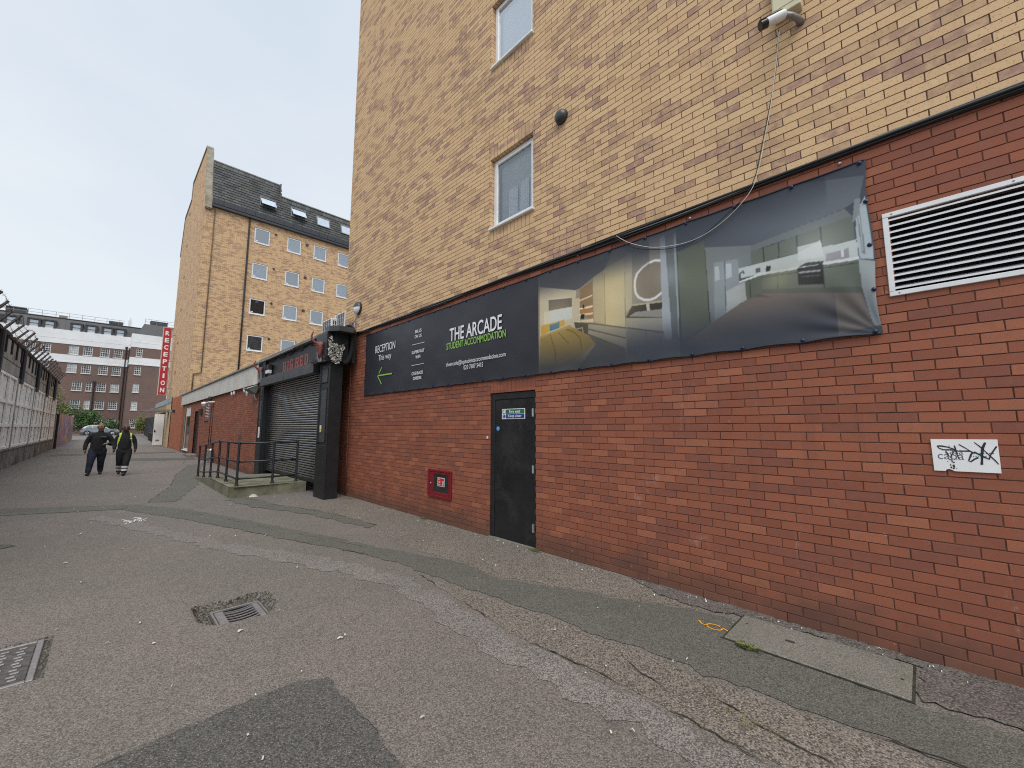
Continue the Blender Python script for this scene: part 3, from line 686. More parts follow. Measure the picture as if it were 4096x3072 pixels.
def upvc_window(parent, axis, a0, a1, z0, z1, face, sill=True, room='blind', glassm='glass', fw=.055, sw=.042, name='window', sillx=.05, rooms=None):
    """white plastic casement: frame, sash bead, pane, blind behind; a0..a1 running coordinate; the room side is +face"""
    def bx(mb, u0, u1, v0, v1, d0, d1, bev=.006):
        if axis == 'x': mb.box(face+d0, face+d1, u0, u1, v0, v1, b=bev)
        else: mb.box(u0, u1, face+d0, face+d1, v0, v1, b=bev)
    wn_ = MB()
    bx(wn_, a0, a0+fw, z0, z1, 0, .06); bx(wn_, a1-fw, a1, z0, z1, 0, .06); bx(wn_, a0+fw, a1-fw, z0, z0+fw, .001, .06); bx(wn_, a0+fw, a1-fw, z1-fw, z1, .001, .06)
    wi = wn_.build(name, M['upvc'], parent)
    s = MB(); p, q, e, f = a0+fw-.004, a1-fw+.004, z0+fw-.004, z1-fw+.004
    bx(s, p, p+sw, e, f, -.012, .05); bx(s, q-sw, q, e, f, -.012, .05); bx(s, p+sw, q-sw, e, e+sw, -.011, .05); bx(s, p+sw, q-sw, f-sw, f, -.011, .05); s.build('sash', M['upvc'], wi)
    g = MB(); u0, u1, v0, v1 = p+sw-.004, q-sw+.004, e+sw-.004, f-sw+.004; dpt = face+.016
    g.add([(dpt, u1, v0), (dpt, u0, v0), (dpt, u0, v1), (dpt, u1, v1)] if axis == 'x' else [(u0, dpt, v0), (u1, dpt, v0), (u1, dpt, v1), (u0, dpt, v1)], [(0,1,2,3)]); g.build('pane', M[glassm], wi)
    c = MB(); bx(c, p+sw-.01, q-sw+.01, e+.01, f-.01, .10, .11, 0); c.build('blind', M[room], wi)
    if sill:
        s = MB(); bx(s, a0-.03 if axis == 'x' else a0-.02, a1+.005, z0-.045, z0-.002, -.075-sillx, .06, .008); s.build('sill', M['upvc'], wi)
    return wi
for k, (a, b_, c, d) in enumerate(wins):
    wi = upvc_window(bld, 'x', a+.004, b_-.004, c+.003, d-.003, XR, room='grey_room' if k == 0 else 'blind', glassm='glass' if k == 0 else 'glass_bright')
    if k == 0:                                # net curtain bunched behind the lower window
        for j, (p0, p1, zz0, zz1) in enumerate(((4.42, 4.22, 4.9, 5.42), (4.16, 3.98, 4.9, 5.45), (3.95, 3.86, 4.9, 5.5))):
            cb = MB(); n = 10
            for i in range(n):
                ya, yb = p0+(p1-p0)*i/n, p0+(p1-p0)*(i+1)/n; xa, xb = XR+.07+.012*math.sin(i*2.2), XR+.07+.012*math.sin((i+1)*2.2)
                cb.quad((xa, ya, zz0), (xb, yb, zz0), (xb, yb-.01, zz1), (xa, ya-.01, zz1))
            cb.build('net_curtain', M['blind'], wi)
        cb = MB(); cb.box(XR+.03, XR+.034, 4.06, 4.17, 4.84, 4.95); cb.build('paper_note', M['white_paint'], wi)
# fire door
dr = MB(); dr.box(D+.020, D+.10, door[0], door[0]+.052, 0, 2.126, b=.004); dr.box(D+.020, D+.10, door[1]-.085, door[1], 0, 2.126, b=.004); dr.box(D+.0205, D+.10, door[0]+.052, door[1]-.085, 2.03, 2.126, b=.004)
dr = dr.build('door', M['black_frame'], bld)
b = MB(); b.box(D+.028, D+.075, door[0]+.056, door[1]-.089, .02, 2.026, b=.004); b.build('door_leaf', M['black_paint'], dr)
for z0, z1 in ((1.765, 1.876), (.99, 1.097), (.208, .32)):
    b = MB(); b.tube([(D+.014, 3.795, z0), (D+.014, 3.795, z1)], .009, 10); b.box(D+.018, D+.021, 3.775, 3.815, z0, z1); b.build('hinge', M['steel'], dr)
b = MB(); b.box(D-.015, D+.08, door[0], door[1], -.02, .014, b=.005); b.build('threshold', M['slab'], dr)

# fire exit sign on the door
t = thing('fire_exit_sign', 'small white sign with green fire exit and blue keep clear bars', 'sign', (D+.026, 4.185, 1.737))
b = MB(); b.box(D+.0225, D+.0268, 3.949, 4.42, 1.737, 1.886); b.build('board', M['sign_white'], t)
b = MB(); b.box(D+.0205, D+.0225, 3.961, 4.34, 1.814, 1.877); b.build('green_bar', M['sign_green'], t)
b = MB(); b.box(D+.0205, D+.0225, 3.961, 4.34, 1.746, 1.808); b.build('blue_bar', M['sign_blue'], t)
b = MB(); b.box(D+.0205, D+.0225, 4.352, 4.405, 1.814, 1.877); b.build('exit_symbol', M['sign_green'], t)
b = MB(); b.box(D+.0195, D+.0205, 4.358, 4.377, 1.822, 1.870); b.box(D+.0195, D+.0205, 4.385, 4.394, 1.862, 1.870); b.tube([(D+.02, 4.388, 1.858), (D+.02, 4.386, 1.842), (D+.02, 4.397, 1.824)], .003, 5); b.tube([(D+.02, 4.386, 1.842), (D+.02, 4.380, 1.824)], .003, 5); b.build('running_figure', M['sign_white'], t)
b = MB(); b.lathe([(.028, 0), (.028, .002)], (D+.0225, 4.379, 1.777), '-x', 18); b.build('blue_roundel', M['sign_blue'], t)
b = MB(); b.box(D+.0190, D+.0205, 4.376, 4.382, 1.771, 1.797); b.box(D+.0190, D+.0205, 4.376, 4.382, 1.759, 1.765); b.build('exclamation_mark', M['sign_white'], t)
text_on('lettering', 'Fire exit', M['sign_white'], t, 4.265, 4.040, 1.825, 1.867, D+.0195, bold=.012)
text_on('lettering', 'Keep clear', M['sign_white'], t, 4.287, 4.015, 1.753, 1.800, D+.0195, bold=.012)
b = MB(); b.lathe([(.036, 0), (.036, .003)], (D+.0265, 4.507, 1.596), '-x', 20); o = b.build('door_disc', M['blue_disc']); tag(o, 'round blue sticker on the black fire door', 'sticker')
for z in (1.59, 1.605):
    b = MB(); b.box(D+.0222, D+.0234, 4.485, 4.53, z-.003, z+.003); b.build('white_line', M['sign_white'], o)
b = MB(); b.lathe([(.019, 0), (.019, .008)], (D+.0, 4.718, 1.459), '-x', 16); o = b.build('brick_disc', M['sign_white']); tag(o, 'tiny pale disc fixed to the brickwork left of the fire door', 'disc')
b = MB(); b.lathe([(.009, 0), (.009, .002)], (D-.008, 4.718, 1.459), '-x', 12); b.build('disc_centre', M['blue_disc'], o)

# dry riser cabinet
t = thing('dry_riser_cabinet', 'red metal cabinet with small dark glass window fixed low on the brick wall', 'cabinet', (D, 5.94, .41))
ya, yb, za, zb = 5.593, 6.29, .412, .882
b = MB(); b.box(D-.03, D+.02, ya, yb, zb-.035, zb, b=.004); b.box(D-.03, D+.02, ya, yb, za, za+.035, b=.004); b.box(D-.0295, D+.02, ya, ya+.04, za+.035, zb-.035, b=.004); b.box(D-.0295, D+.02, yb-.04, yb, za+.035, zb-.035, b=.004); b.build('frame', M['cab_red'], t)
b = MB(); x0, x1 = D-.022, D+.01
b.box(x0, x1, ya+.042, 5.677, za+.037, zb-.037, b=.003); b.box(x0, x1, 6.112, yb-.042, za+.037, zb-.037, b=.003); b.box(x0+.0005, x1, 5.677, 6.112, .808, zb-.037, b=.003); b.box(x0+.0005, x1, 5.677, 6.112, za+.037, .50, b=.003); cd = b.build('cabinet_door', M['cab_red'], t)
b = MB(); b.box(D-.012, D-.008, 5.677, 6.112, .50, .808); b.build('pane', M['glass_dark'], cd)
b = MB(); b.lathe([(.012, 0), (.012, .006), (.006, .012)], (D-.022, 6.19, .64), '-x', 12); b.build('lock', M['steel'], cd)
b = MB(); b.box(D-.0145, D-.012, 5.797, 6.0, .604, .752); st = b.build('sticker', M['sign_white'], t)
b = MB(); b.box(D-.0165, D-.0145, 5.808, 5.989, .613, .743); b.build('sticker_field', M['sticker_red'], st)
for s_, z0, z1, y1 in (('Dry', .706, .735, 5.925), ('riser', .668, .692, 5.905), ('inlet', .626, .650, 5.91)): text_on('lettering', s_, M['sign_white'], st, 5.978, y1, z0, z1, D-.0172, bold=.02)
b = MB(); b.box(D-.0175, D-.0165, 5.823, 5.845, .63, .70); b.box(D-.0175, D-.0165, 5.83, 5.862, .626, .65); b.build('inlet_symbol', M['sign_white'], st)

# white name plate with marker scrawl
t = thing('name_plate', 'white plate with black marker scrawl over grey lettering and one burnt edge', 'sign', (D-.004, -.19, 1.317))
PP = [(-.034, 1.533), (-.341, 1.537), (-.341, 1.318), (-.135, 1.317), (-.123, 1.325), (-.110, 1.331), (-.097, 1.327), (-.092, 1.316), (-.037, 1.315)]
b = MB(); b.prism(PP, D-.010, D-.004, 'x'); b.build('plate', M['sign_white'], t)
def plate(px, py): return on_x(3680+px*.17179, 1720+py*.17179, D-.011)
def pstroke(pts, wd, mat, nm, xo=D-.0112):
    P = [plate(*p) for p in pts]; mb = MB(); stroke(mb, P, wd*1.7, 0); mb.v = [(xo, a, b) for a, b, c in mb.v]; mb.f = [f[::-1] for f in mb.f]; return mb.build(nm, mat, t)
ov = [(400,370),(520,375),(650,400),(760,440),(860,490),(980,490),(1150,490),(1225,515),(1180,590),(1135,720),(1180,740),(1270,680),(1360,640)]
pstroke(ov, .0028, M['marker'], 'scrawl'); pstroke([(400,370),(440,420),(540,460),(700,455),(830,465)], .0022, M['marker'], 'scrawl', D-.0114)
pstroke([(900,335),(1020,400),(1140,470),(1225,515)], .0018, M['marker'], 'scrawl', D-.0116); pstroke([(1260,285),(1400,390),(1520,500),(1640,610),(1740,700),(1835,800)], .0018, M['marker'], 'scrawl', D-.0118)
pstroke([(1520,290),(1460,410),(1445,560),(1445,700),(1440,810)], .0034, M['marker'], 'scrawl', D-.0120); pstroke([(1785,380),(1700,500),(1640,590),(1610,680),(1500,630),(1360,560),(1260,510)], .0026, M['marker'], 'scrawl', D-.0122)
pstroke([(665,360),(720,440),(790,480)], .0014, M['grey_ink'], 'scrawl', D-.0124); pstroke([(800,360),(830,460),(860,560),(910,670)], .0018, M['marker'], 'scrawl', D-.0126); pstroke([(615,500),(660,580),(705,640),(750,560),(800,480)], .0016, M['marker'], 'scrawl', D-.0128)
y0, z0 = plate(420, 690); y1, z1 = plate(1020, 575); text_on('lettering', 'capa', M['grey_ink'], t, y0, y1, z0-.012, z1, D-.0106)
y0, z0 = plate(590, 560); y1, z1 = plate(1000, 470); text_on('lettering', 'casa', M['grey_ink'], t, y0, y1, z0, z1, D-.0106)
for (px0, px1, py, m_) in ((1240, 1760, 545, 'grey_ink'), (1180, 1580, 615, 'teal_ink')):
    for k in range(7):
        y0, z0 = plate(px0+(px1-px0)*k/7, py+14); y1, z1 = plate(px0+(px1-px0)*(k+.45)/7, py-14); b = MB(); b.quad((D-.0105, y0, z0), (D-.0105, y0, z1), (D-.0105, y1, z1), (D-.0105, y1, z0)); b.f = [f[::-1] for f in b.f]; b.build('small_print', M[m_], t)
b = MB()
for k in range(40):
    a, c = plate(random.gauss(760, 45), 900-abs(random.gauss(0, 85))); s_ = random.uniform(.001, .004); b.quad((D-.0109, a+s_, c-s_), (D-.0109, a-s_, c-s_), (D-.0109, a-s_, c+s_), (D-.0109, a+s_, c+s_))
o = b.build('burn_mark', M['burn'], t, kind='stuff')

# louvred vent
t = thing('louvre_vent', 'large pale metal louvre vent set in the red brick wall', 'vent', (D, -.5, 2.6))
ya, yb, za, zb = -1.13, .10, 2.604, 3.262
b = MB(); b.box(D-.016, D+.004, ya, yb, zb-.036, zb, b=.003); b.box(D-.016, D+.004, ya, yb, za, za+.036, b=.003); b.box(D-.0155, D+.004, yb-.034, yb, za+.036, zb-.036, b=.003); b.box(D-.0155, D+.004, ya, ya+.034, za+.036, zb-.036, b=.003); b.build('frame', M['alu'], t)
for k in range(12):
    z = za+.052+k*(zb-za-.09)/11.6
    b = MB(); b.add([(D-.010, ya+.034, z), (D-.010, yb-.034, z), (D-.010, yb-.034, z+.013), (D-.010, ya+.034, z+.013), (D+.05, ya+.034, z+.038), (D+.05, yb-.034, z+.038), (D+.05, yb-.034, z+.0405), (D+.05, ya+.034, z+.0405)], [(3,2,1,0), (3,7,6,2), (0,1,5,4), (4,5,6,7)]); b.build('louvre', M['alu'], t)
b = MB(); b.box(D+.10, D+.13, ya+.034, yb-.04, za+.03, zb-.03); b.build('duct', M['void'], t)
for y, z in ((.045, zb-.018), (.045, za+.018), (-.55, zb-.018)):
    b = MB(); b.lathe([(.006, 0), (.006, .002)], (D-.016, y, z), '-x', 8); b.build('rivet', M['grey_metal'], t)

# dome vent, bulkhead lamp, camera
b = MB(); b.lathe([(.10, 0), (.10, .02), (.088, .06), (.06, .085), (.02, .095)], (D, 3.215, 5.905), '-x', 22); o = b.build('wall_dome', M['dome'], smooth=True); tag(o, 'dark round dome vent on the buff brick above the lower window', 'vent cowl')
b = MB(); b.lathe([(.104, 0), (.104, .008)], (D, 3.215, 5.905), '-x', 22); b.build('flange', M['trim'], o)
t = thing('bulkhead_lamp', 'round bulkhead lamp with black eyelid hood and white lower lens', 'lamp', (D, 9.5, 4.36))
b = MB(); b.lathe([(.155, 0), (.155, .05), (.14, .06)], (D, 9.5, 4.51), '-x', 26); b.build('base', M['dome'], t)
def half(zs):
    b = MB(); vs = []; n = 13
    for (r_, h) in ((.15, .055), (.14, .085), (.10, .115), (.03, .128)):
        for k in range(n): a = math.pi*k/(n-1); vs.append((D-h, 9.5+r_*math.cos(a), 4.51+zs*r_*math.sin(a)))
    F = [(i*n+k, i*n+k+1, (i+1)*n+k+1, (i+1)*n+k) for i in range(3) for k in range(n-1)]+[tuple(range(3*n, 4*n))]
    b.add(vs, F if zs < 0 else [f[::-1] for f in F]); return b
half(1).build('hood', M['dome'], t, smooth=True); half(-1).build('lens', M['diffuser'], t, smooth=True)
b = MB(); b.tube([(D-.02, 9.52, 4.37), (D-.018, 9.66, 4.27), (D-.018, 9.82, 4.22), (D-.018, 9.70, 4.18), (D-.018, 9.72, 4.0), (D-.02, 9.74, 3.9)], .010, 6); b.build('flex', M['cable_w'], t, smooth=True)
t = thing('junction_box', 'cream metal junction box on the buff brick above the camera', 'box', (D-.05, .58, 5.37))
b = MB(); b.box(D-.10, D, .478, .692, 5.36, 5.85, b=.006); b.build('housing', M['cream'], t)
b = MB(); b.box(D-.104, D-.1, .49, .68, 5.42, 5.84, b=.001); b.build('lid', M['cream'], t)
t = thing('security_camera', 'white bullet security camera with black lens hood beneath a cream box', 'camera', (D-.1, .62, 5.25))
c1 = Vector((D-.26, .76, 5.215)); c0 = c1+(Vector((D-.09, .50, 5.335))-c1)*.66; dd = (c1-c0)
b = MB(); b.tube([c0, c0+dd*.02, c0+dd*.1, c0+dd*.75], [.030, .038, .041, .041], 20); b.build('body', M['cam_white'], t, smooth=False)
b = MB(); b.tube([c0+dd*.75, c0+dd*.8, c0+dd], [.040, .040, .040], 20, cap=True); b.build('lens_hood', M['lens'], t)
b = MB(); b.tube([c0+dd*1.001, c0+dd*1.004], [.030, .030], 18); b.build('lens', M['glass_dark'], t)
sd = Vector((0, 0, 1)).cross(dd).normalized(); upv = dd.normalized().cross(sd).normalized()*-1
if upv.z < 0: upv = -upv
b = MB(); P0, P1 = c0+dd*.02+upv*.043, c0+dd*.98+upv*.043
b.add([P0-sd*.04-upv*.014, P0-sd*.022, P0+sd*.022, P0+sd*.04-upv*.014, P1-sd*.04-upv*.014, P1-sd*.022, P1+sd*.022, P1+sd*.04-upv*.014], [(0,4,5,1), (1,5,6,2), (2,6,7,3)]); b.build('sunshield', M['cam_white'], t)
b = MB(); b.tube([(D, .50, 5.25), (D-.06, .51, 5.25), (D-.12, .545, 5.265), c0+dd*.08], [.034, .026, .024, .026], 12); b.build('bracket', M['grey_metal'], t, smooth=True)

# cables
zc = lambda y: 3.905+.012*math.sin(y*1.9)
bun = thing('cable_bundle', 'bundle of black cables clipped along the line between red and buff brick', 'cables', (D, 4.2, 3.87), None)
for k in range(6):
    r = random.Random(k+20); ph = r.uniform(0, 6); am = r.uniform(.008, .022); pts = []
    for i in range(120):
        y = Y0+.5+(9.95-Y0-.5)*i/119; tight = abs(math.sin(y*.72))
        pts.append((D-.016-.010*(k % 3), y, 3.862+.016*(k//2)+(-am*.9+am*math.sin(y*1.5+ph))*tight-.004*(k % 2)))
    b = MB(); b.tube(pts, [.014, .011, .014, .010, .012, .007][k], 6); b.build('cable', M['cable_g'] if k == 5 else M['cable'], bun, smooth=True)
def wallpath(crop, sc_, pts, X):
    return [(X,)+tuple(on_x(crop[0]+p[0]*sc_, crop[1]+p[1]*sc_, X)) for p in pts]
def smoothpath(P, n=6):
    P = [Vector(p) for p in P]; out = []
    for i in range(len(P)-1):
        p0, p1, p2, p3 = P[max(i-1, 0)], P[i], P[i+1], P[min(i+2, len(P)-1)]
        for j in range(n):
            t_ = j/n; out.append(.5*((2*p1)+(-p0+p2)*t_+(2*p0-5*p1+4*p2-p3)*t_*t_+(-p0+3*p1-3*p2+p3)*t_**3))
    return out+[P[-1]]
cp = wallpath((2600, 0), .84377, [(610,140),(606,230),(590,380),(560,540),(530,690),(500,830),(455,920),(370,1010),(270,1100),(180,1155),(80,1180),(-40,1180),(-110,1160),(-170,1125)], D-.045)
b = MB(); b.tube(smoothpath(cp), .004, 6); o = b.build('hanging_cable', M['cable'], smooth=True); tag(o, 'thin black cable drooping from the security camera over the banner', 'cable')
cp = wallpath((2600, 0), .84377, [(612,150),(598,300),(575,480),(545,650),(515,800),(480,900),(400,1000),(300,1085),(200,1140),(100,1165),(0,1172),(-100,1150),(-160,1118)], D-.053)
b = MB(); b.tube(smoothpath(cp), .003, 6); o = b.build('hanging_cable', M['cable_w'], smooth=True); tag(o, 'thin white cable drooping in a loop in front of the banner', 'cable')
b = MB(); b.tube([(D-.02, 9.78, 3.3), (D-.02, 9.78, 2.2), (D-.02, 9.78, 1.0), (D-.02, 9.78, 0)], .014, 8); o = b.build('pipe', M['conduit'], smooth=True); tag(o, 'thin brown painted pipe running down the brick beside the black pillar', 'pipe')
for z in (.45, 1.25, 1.9, 2.6, 3.2):
    b = MB(); b.box(D-.036, D, 9.75, 9.81, z-.012, z+.012, b=.003); b.build('clip', M['conduit'], o)
for y, z in ((5.9, 3.84), (2.98, 3.83), (.32, 3.80), (6.9, 3.84), (1.55, 3.79)):
    b = MB(); b.lathe([(.013, 0), (.013, .012), (.006, .018)], (D, y, z), '-x', 10); o = b.build('bolt_head', M['steel']); tag(o, 'small bolt head in the red brick above the banner', 'bolt', 'bolt heads above the banner')

# ------------------------------------------------------------------ printed banner
BY0, BY1, BZ0, BZ1 = .155, 9.005, 2.325, 3.755
def P4(x, y): return on_x(2100+x*.31646, 1000+y*.31646, D-.02)
def P5(x, y): return on_x(2700+x*.45216, 700+y*.45216, D-.02)
uu = np.concatenate([np.linspace(BY1, 3.66, 180), np.linspace(3.65, BY0, 640)]); vv = np.linspace(BZ0, BZ1, 240); NU, NV = len(uu), len(vv)
UY, VZ = np.meshgrid(uu, vv, indexing='ij')
img = np.zeros((NU, NV, 3)); img[:] = (58, 59, 67)
def fill(conv, poly, c, soft=1.):
    m = inside([conv(*p) for p in poly], UY, VZ); img[m] = img[m]*(1-soft)+np.array(c, float)*soft
def line(conv, pts, c, wd=.008):
    P = [conv(*p) for p in pts]
    for (a0, b0), (a1, b1) in zip(P[:-1], P[1:]):
        dx, dz = a1-a0, b1-b0; L2 = dx*dx+dz*dz+1e-9; t_ = np.clip(((UY-a0)*dx+(VZ-b0)*dz)/L2, 0, 1)
        m = np.hypot(UY-a0-t_*dx, VZ-b0-t_*dz) < wd; img[m] = c
def glow(conv, p, c, rad, amt):
    a, b = conv(*p); k = np.exp(-((UY-a)**2+(VZ-b)**2)/rad**2)[..., None]*amt*pic[..., None]; img[:] = img*(1-k)+np.array(c, float)*k
SPLIT = 3.645
pic = (UY < SPLIT)
img[pic] = (150, 146, 134)
fill(P4, [(185,0),(1300,-400),(1000,245),(850,350),(690,490),(650,510),(185,470)], (86,90,100))
fill(P4, [(190,470),(650,510),(692,600),(692,960),(190,1120)], (194,190,176)); fill(P4, [(650,500),(692,490),(692,610),(640,610)], (150,146,138))
fill(P4, [(298,630),(593,600),(593,715),(302,770)], (106,100,92)); line(P4, [(298,627),(593,597)], (205,203,196))
fill(P4, [(240,790),(590,720),(600,870),(240,945)], (206,206,198)); fill(P4, [(318,768),(578,722),(583,860),(322,930)], (196,212,230))
fill(P4, [(693,500),(850,390),(858,880),(693,830)], (140,118,92)); line(P4, [(693,640),(852,572)], (226,220,205)); line(P4, [(693,745),(856,708)], (240,235,222), .010); fill(P4, [(698,755),(856,722),(858,790),(700,805)], (170,120,74)); line(P4, [(693,820),(858,800)], (222,212,195), .012)
fill(P4, [(725,690),(745,685),(750,735),(728,740)], (45,42,40))
fill(P4, [(850,350),(1000,245),(1014,940),(860,900)], (178,170,146)); fill(P4, [(1000,245),(1256,80),(1274,980),(1014,940)], (192,184,154)); fill(P4, [(1260,60),(1350,0),(1356,720),(1276,790)], (182,176,156))
fill(P4, [(1350,0),(1720,-160),(1735,850),(1356,700)], (146,140,128)); line(P4, [(1003,300),(1014,935)], (120,112,95), .004); line(P4, [(1260,280),(1276,980)], (116,110,96), .004); line(P4, [(850,350),(860,900)], (130,122,104), .004)
th = np.linspace(.05*math.pi, 1.95*math.pi, 60)
ring = [(1712,134),(1645,130),(1560,165),(1485,222),(1418,300),(1394,380),(1390,460),(1402,545),(1440,600),(1510,632),(1580,632),(1650,606),(1724,545)]
fill(P4, ring, (140,128,112)); line(P4, ring, (190,188,180), .017); line(P4, ring, (246,246,242), .009)
fill(P4, [(1276,860),(1360,700),(1735,655),(1738,855)], (62,57,50)); line(P4, [(1362,700),(1735,650)], (186,176,150), .010); fill(P4, [(1318,842),(1400,785),(1735,745),(1738,850)], (152,147,140)); fill(P4, [(1533,680),(1578,675),(1582,765),(1545,768)], (205,196,176))
fill(P4, [(1276,865),(1740,860),(1746,1040),(1276,985)], (160,157,146)); fill(P4, [(795,930),(1276,985),(1276,1250),(800,1075)], (150,148,140)); fill(P4, [(1276,990),(1746,1045),(1760,1580),(1276,1580)], (132,131,126)); fill(P4, [(800,1075),(1276,1250),(1276,1580),(620,1580),(890,1190)], (96,97,100))
for p in ([(800,925),(1276,985)], [(800,1000),(1265,1112)], [(800,1068),(1265,1245)], [(1300,985),(1745,1040)]): line(P4, p, (92,90,84), .008)
line(P4, [(1532,1020),(1536,1150)], (92,90,84), .004)
fill(P4, [(605,905),(860,865),(860,915),(620,905)], (212,202,180)); fill(P4, [(615,910),(795,925),(795,1085),(640,1000)], (84,78,72)); fill(P4, [(705,815),(752,808),(745,868),(700,876)], (24,24,27)); line(P4, [(610,950),(640,1000),(720,980),(735,1050)], (170,166,158), .006)
fill(P4, [(195,1100),(560,945),(610,985),(790,1070),(890,1185),(640,1390),(190,1580)], (146,128,78)); fill(P4, [(195,1090),(560,945),(605,985),(420,1020),(200,1120)], (166,146,88))
for p in ([(320,1070),(350,1180),(380,1290),(380,1400)], [(425,1045),(480,1110),(545,1180)], [(520,1000),(620,1040),(690,1110),(718,1260)]): line(P4, p, (112,92,46), .007)
fill(P4, [(203,960),(365,912),(372,1000),(205,1085)], (194,156,64)); fill(P4, [(368,912),(498,878),(502,950),(420,985)], (190,152,62)); fill(P4, [(310,950),(436,908),(432,985),(316,1028)], (52,104,146))
fill(P4, [(1705,-160),(1765,-190),(1862,1120),(1790,1145),(1742,1000)], (172,180,186)); fill(P4, [(1765,-190),(1930,-260),(1975,1160),(1862,1120)], (110,116,118)); fill(P4, [(1875,-200),(1925,-230),(1960,1100),(1940,1120)], (158,168,174))
# kitchen half
fill(P5, [(0,300),(1900,-400),(1900,1700),(50,1700)], (74,80,92))
km = np.clip((1.9-UY)/1.5, 0, 1)[..., None]*inside([P5(*p) for p in [(260,640),(680,622),(1500,295),(1640,200),(1690,0),(900,100),(0,400)]], UY, VZ)[..., None]; img[:] = img*(1-km*.62)+np.array((132, 138, 144.))*km*.62
fill(P5, [(10,690),(258,575),(312,1312),(50,1475)], (98,104,92)); line(P5, [(265,640),(310,1305)], (58,62,58), .007); line(P5, [(22,700),(52,1465)], (70,74,72), .006)
fill(P5, [(262,640),(670,620),(672,795),(560,825),(572,1150),(315,1312)], (126,132,134)); fill(P5, [(340,775),(555,740),(582,1130),(445,1225),(350,1285)], (146,154,158)); line(P5, [(436,760),(450,1200)], (96,102,106), .005); fill(P5, [(348,810),(385,800),(392,925),(352,940)], (196,206,214)); fill(P5, [(445,785),(495,778),(500,900),(450,920)], (196,206,214)); fill(P5, [(450,1030),(578,960),(582,1130),(455,1215)], (180,186,184))
fill(P5, [(668,625),(1500,300),(1570,365),(668,676)], (118,124,126))
for q in ([(668,674),(778,645),(783,770),(675,795)], [(780,644),(912,600),(916,735),(785,768)], [(914,600),(1070,535),(1085,690),(918,732)], [(1073,534),(1283,462),(1290,575),(1080,630)], [(1285,462),(1572,358),(1592,572),(1300,640)]): fill(P5, q, (108,116,106))
for q in ([(780,645),(785,768)], [(914,600),(918,732)], [(1072,534),(1085,690)], [(1284,462),(1299,640)]): line(P5, q, (66,72,66), .005)
fill(P5, [(560,828),(1085,692),(1080,636),(1290,578),(1300,642),(1605,570),(1622,725),(1310,775),(762,872),(570,918)], (202,210,208)); fill(P5, [(1085,690),(1290,580),(1300,640),(1320,720),(1090,760)], (224,230,227))
fill(P5, [(566,940),(760,866),(1630,722),(1640,748),(770,884),(570,955)], (226,231,229))
fill(P5, [(768,884),(1640,748),(1662,1040),(772,1046)], (102,110,99)); fill(P5, [(570,955),(766,886),(772,1046),(632,1106),(586,1132)], (94,102,90)); fill(P5, [(570,960),(618,945),(632,1106),(586,1132)], (176,182,176)); fill(P5, [(772,1012),(1660,985),(1662,1042),(772,1047)], (84,92,82))
for q in ([(905,870),(910,1010)], [(1310,800),(1322,1000)], [(770,905),(1085,862)], [(1312,825),(1640,775)], [(660,925),(668,1080)]): line(P5, q, (62,68,60), .004)
fill(P5, [(1083,826),(1310,790),(1318,965),(1090,974)], (20,22,24)); line(P5, [(1102,864),(1278,846)], (160,166,166), .008); line(P5, [(1130,900),(1280,888)], (70,74,76), .005); fill(P5, [(1088,815),(1165,776),(1316,762),(1305,788)], (30,31,33))
fill(P5, [(1335,702),(1470,668),(1540,645),(1548,735),(1335,768)], (152,150,158)); fill(P5, [(1470,668),(1492,662),(1495,725),(1475,730)], (230,232,232)); fill(P5, [(712,825),(755,816),(757,858),(716,866)], (96,98,100)); fill(P5, [(805,806),(845,800),(842,850),(806,856)], (36,38,34)); line(P5, [(577,930),(575,870),(600,850),(608,870)], (80,84,84), .006)
fill(P5, [(1600,330),(1700,180),(1765,745),(1640,742),(1605,570)], (184,197,202)); fill(P5, [(1590,215),(1650,195),(1640,340),(1570,430)], (140,148,152)); fill(P5, [(1622,745),(1782,760),(1840,1330),(1765,1330),(1662,1000)], (168,177,178)); line(P5, [(1640,345),(1680,700)], (130,140,144), .004); line(P5, [(1620,380),(1660,690)], (130,140,144), .004)
fill(P5, [(772,1047),(1662,1042),(1765,1335),(1105,1500),(60,1500),(315,1312),(632,1108)], (122,110,101)); fill(P5, [(690,1080),(860,1082),(740,1050)], (92,84,78))
glow(P5, (905, 930), (176, 180, 140), .10, .5); glow(P5, (1000, 1150), (142, 128, 116), .30, .4); glow(P5, (430, 900), (190, 196, 198), .14, .35); glow(P5, (150, 900), (140, 146, 118), .22, .35); glow(P4, (1130, 640), (226, 216, 176), .30, .45); glow(P4, (1830, 330), (190, 200, 206), .12, .4); glow(P4, (400, 850), (228, 226, 206), .22, .35); glow(P5, (1250, 640), (240, 244, 240), .2, .35)
img[pic] = img[pic]; 
top = np.clip((VZ-np.where(UY < 2.0, 3.40, 3.30))/.38, 0, 1); bot = np.clip((2.86-VZ)/.42, 0, 1); top = top*top*(3-2*top); bot = bot*bot*(3-2*bot)
bot = np.where(UY > 2.3, np.clip((2.84-VZ)/.42, 0, 1)**1.2, bot)
fd = np.maximum(top*.88, bot*.90)*pic; fd = (fd*np.where(UY < .42, .45, 1.))[..., None]
img = img*(1-fd)+np.array((58, 63, 74.))*fd
for _ in range(1):
    im2 = img.copy(); im2[1:-1, 1:-1] = (img[1:-1, 1:-1]*4+img[:-2, 1:-1]+img[2:, 1:-1]+img[1:-1, :-2]+img[1:-1, 2:])/8
    keep = np.abs(UY-SPLIT) < .02; im2[keep] = img[keep]; img = im2
warm = np.clip((UY-2.1)/.4, 0, 1)[..., None]*pic[..., None]; img = img*(1+warm*np.array((.09, .04, -.05))); img = np.where(pic[..., None], img, img*.93)
lin = np.where(img/255 > .04045, ((img/255+.055)/1.055)**2.4, img/255/12.92)*.86
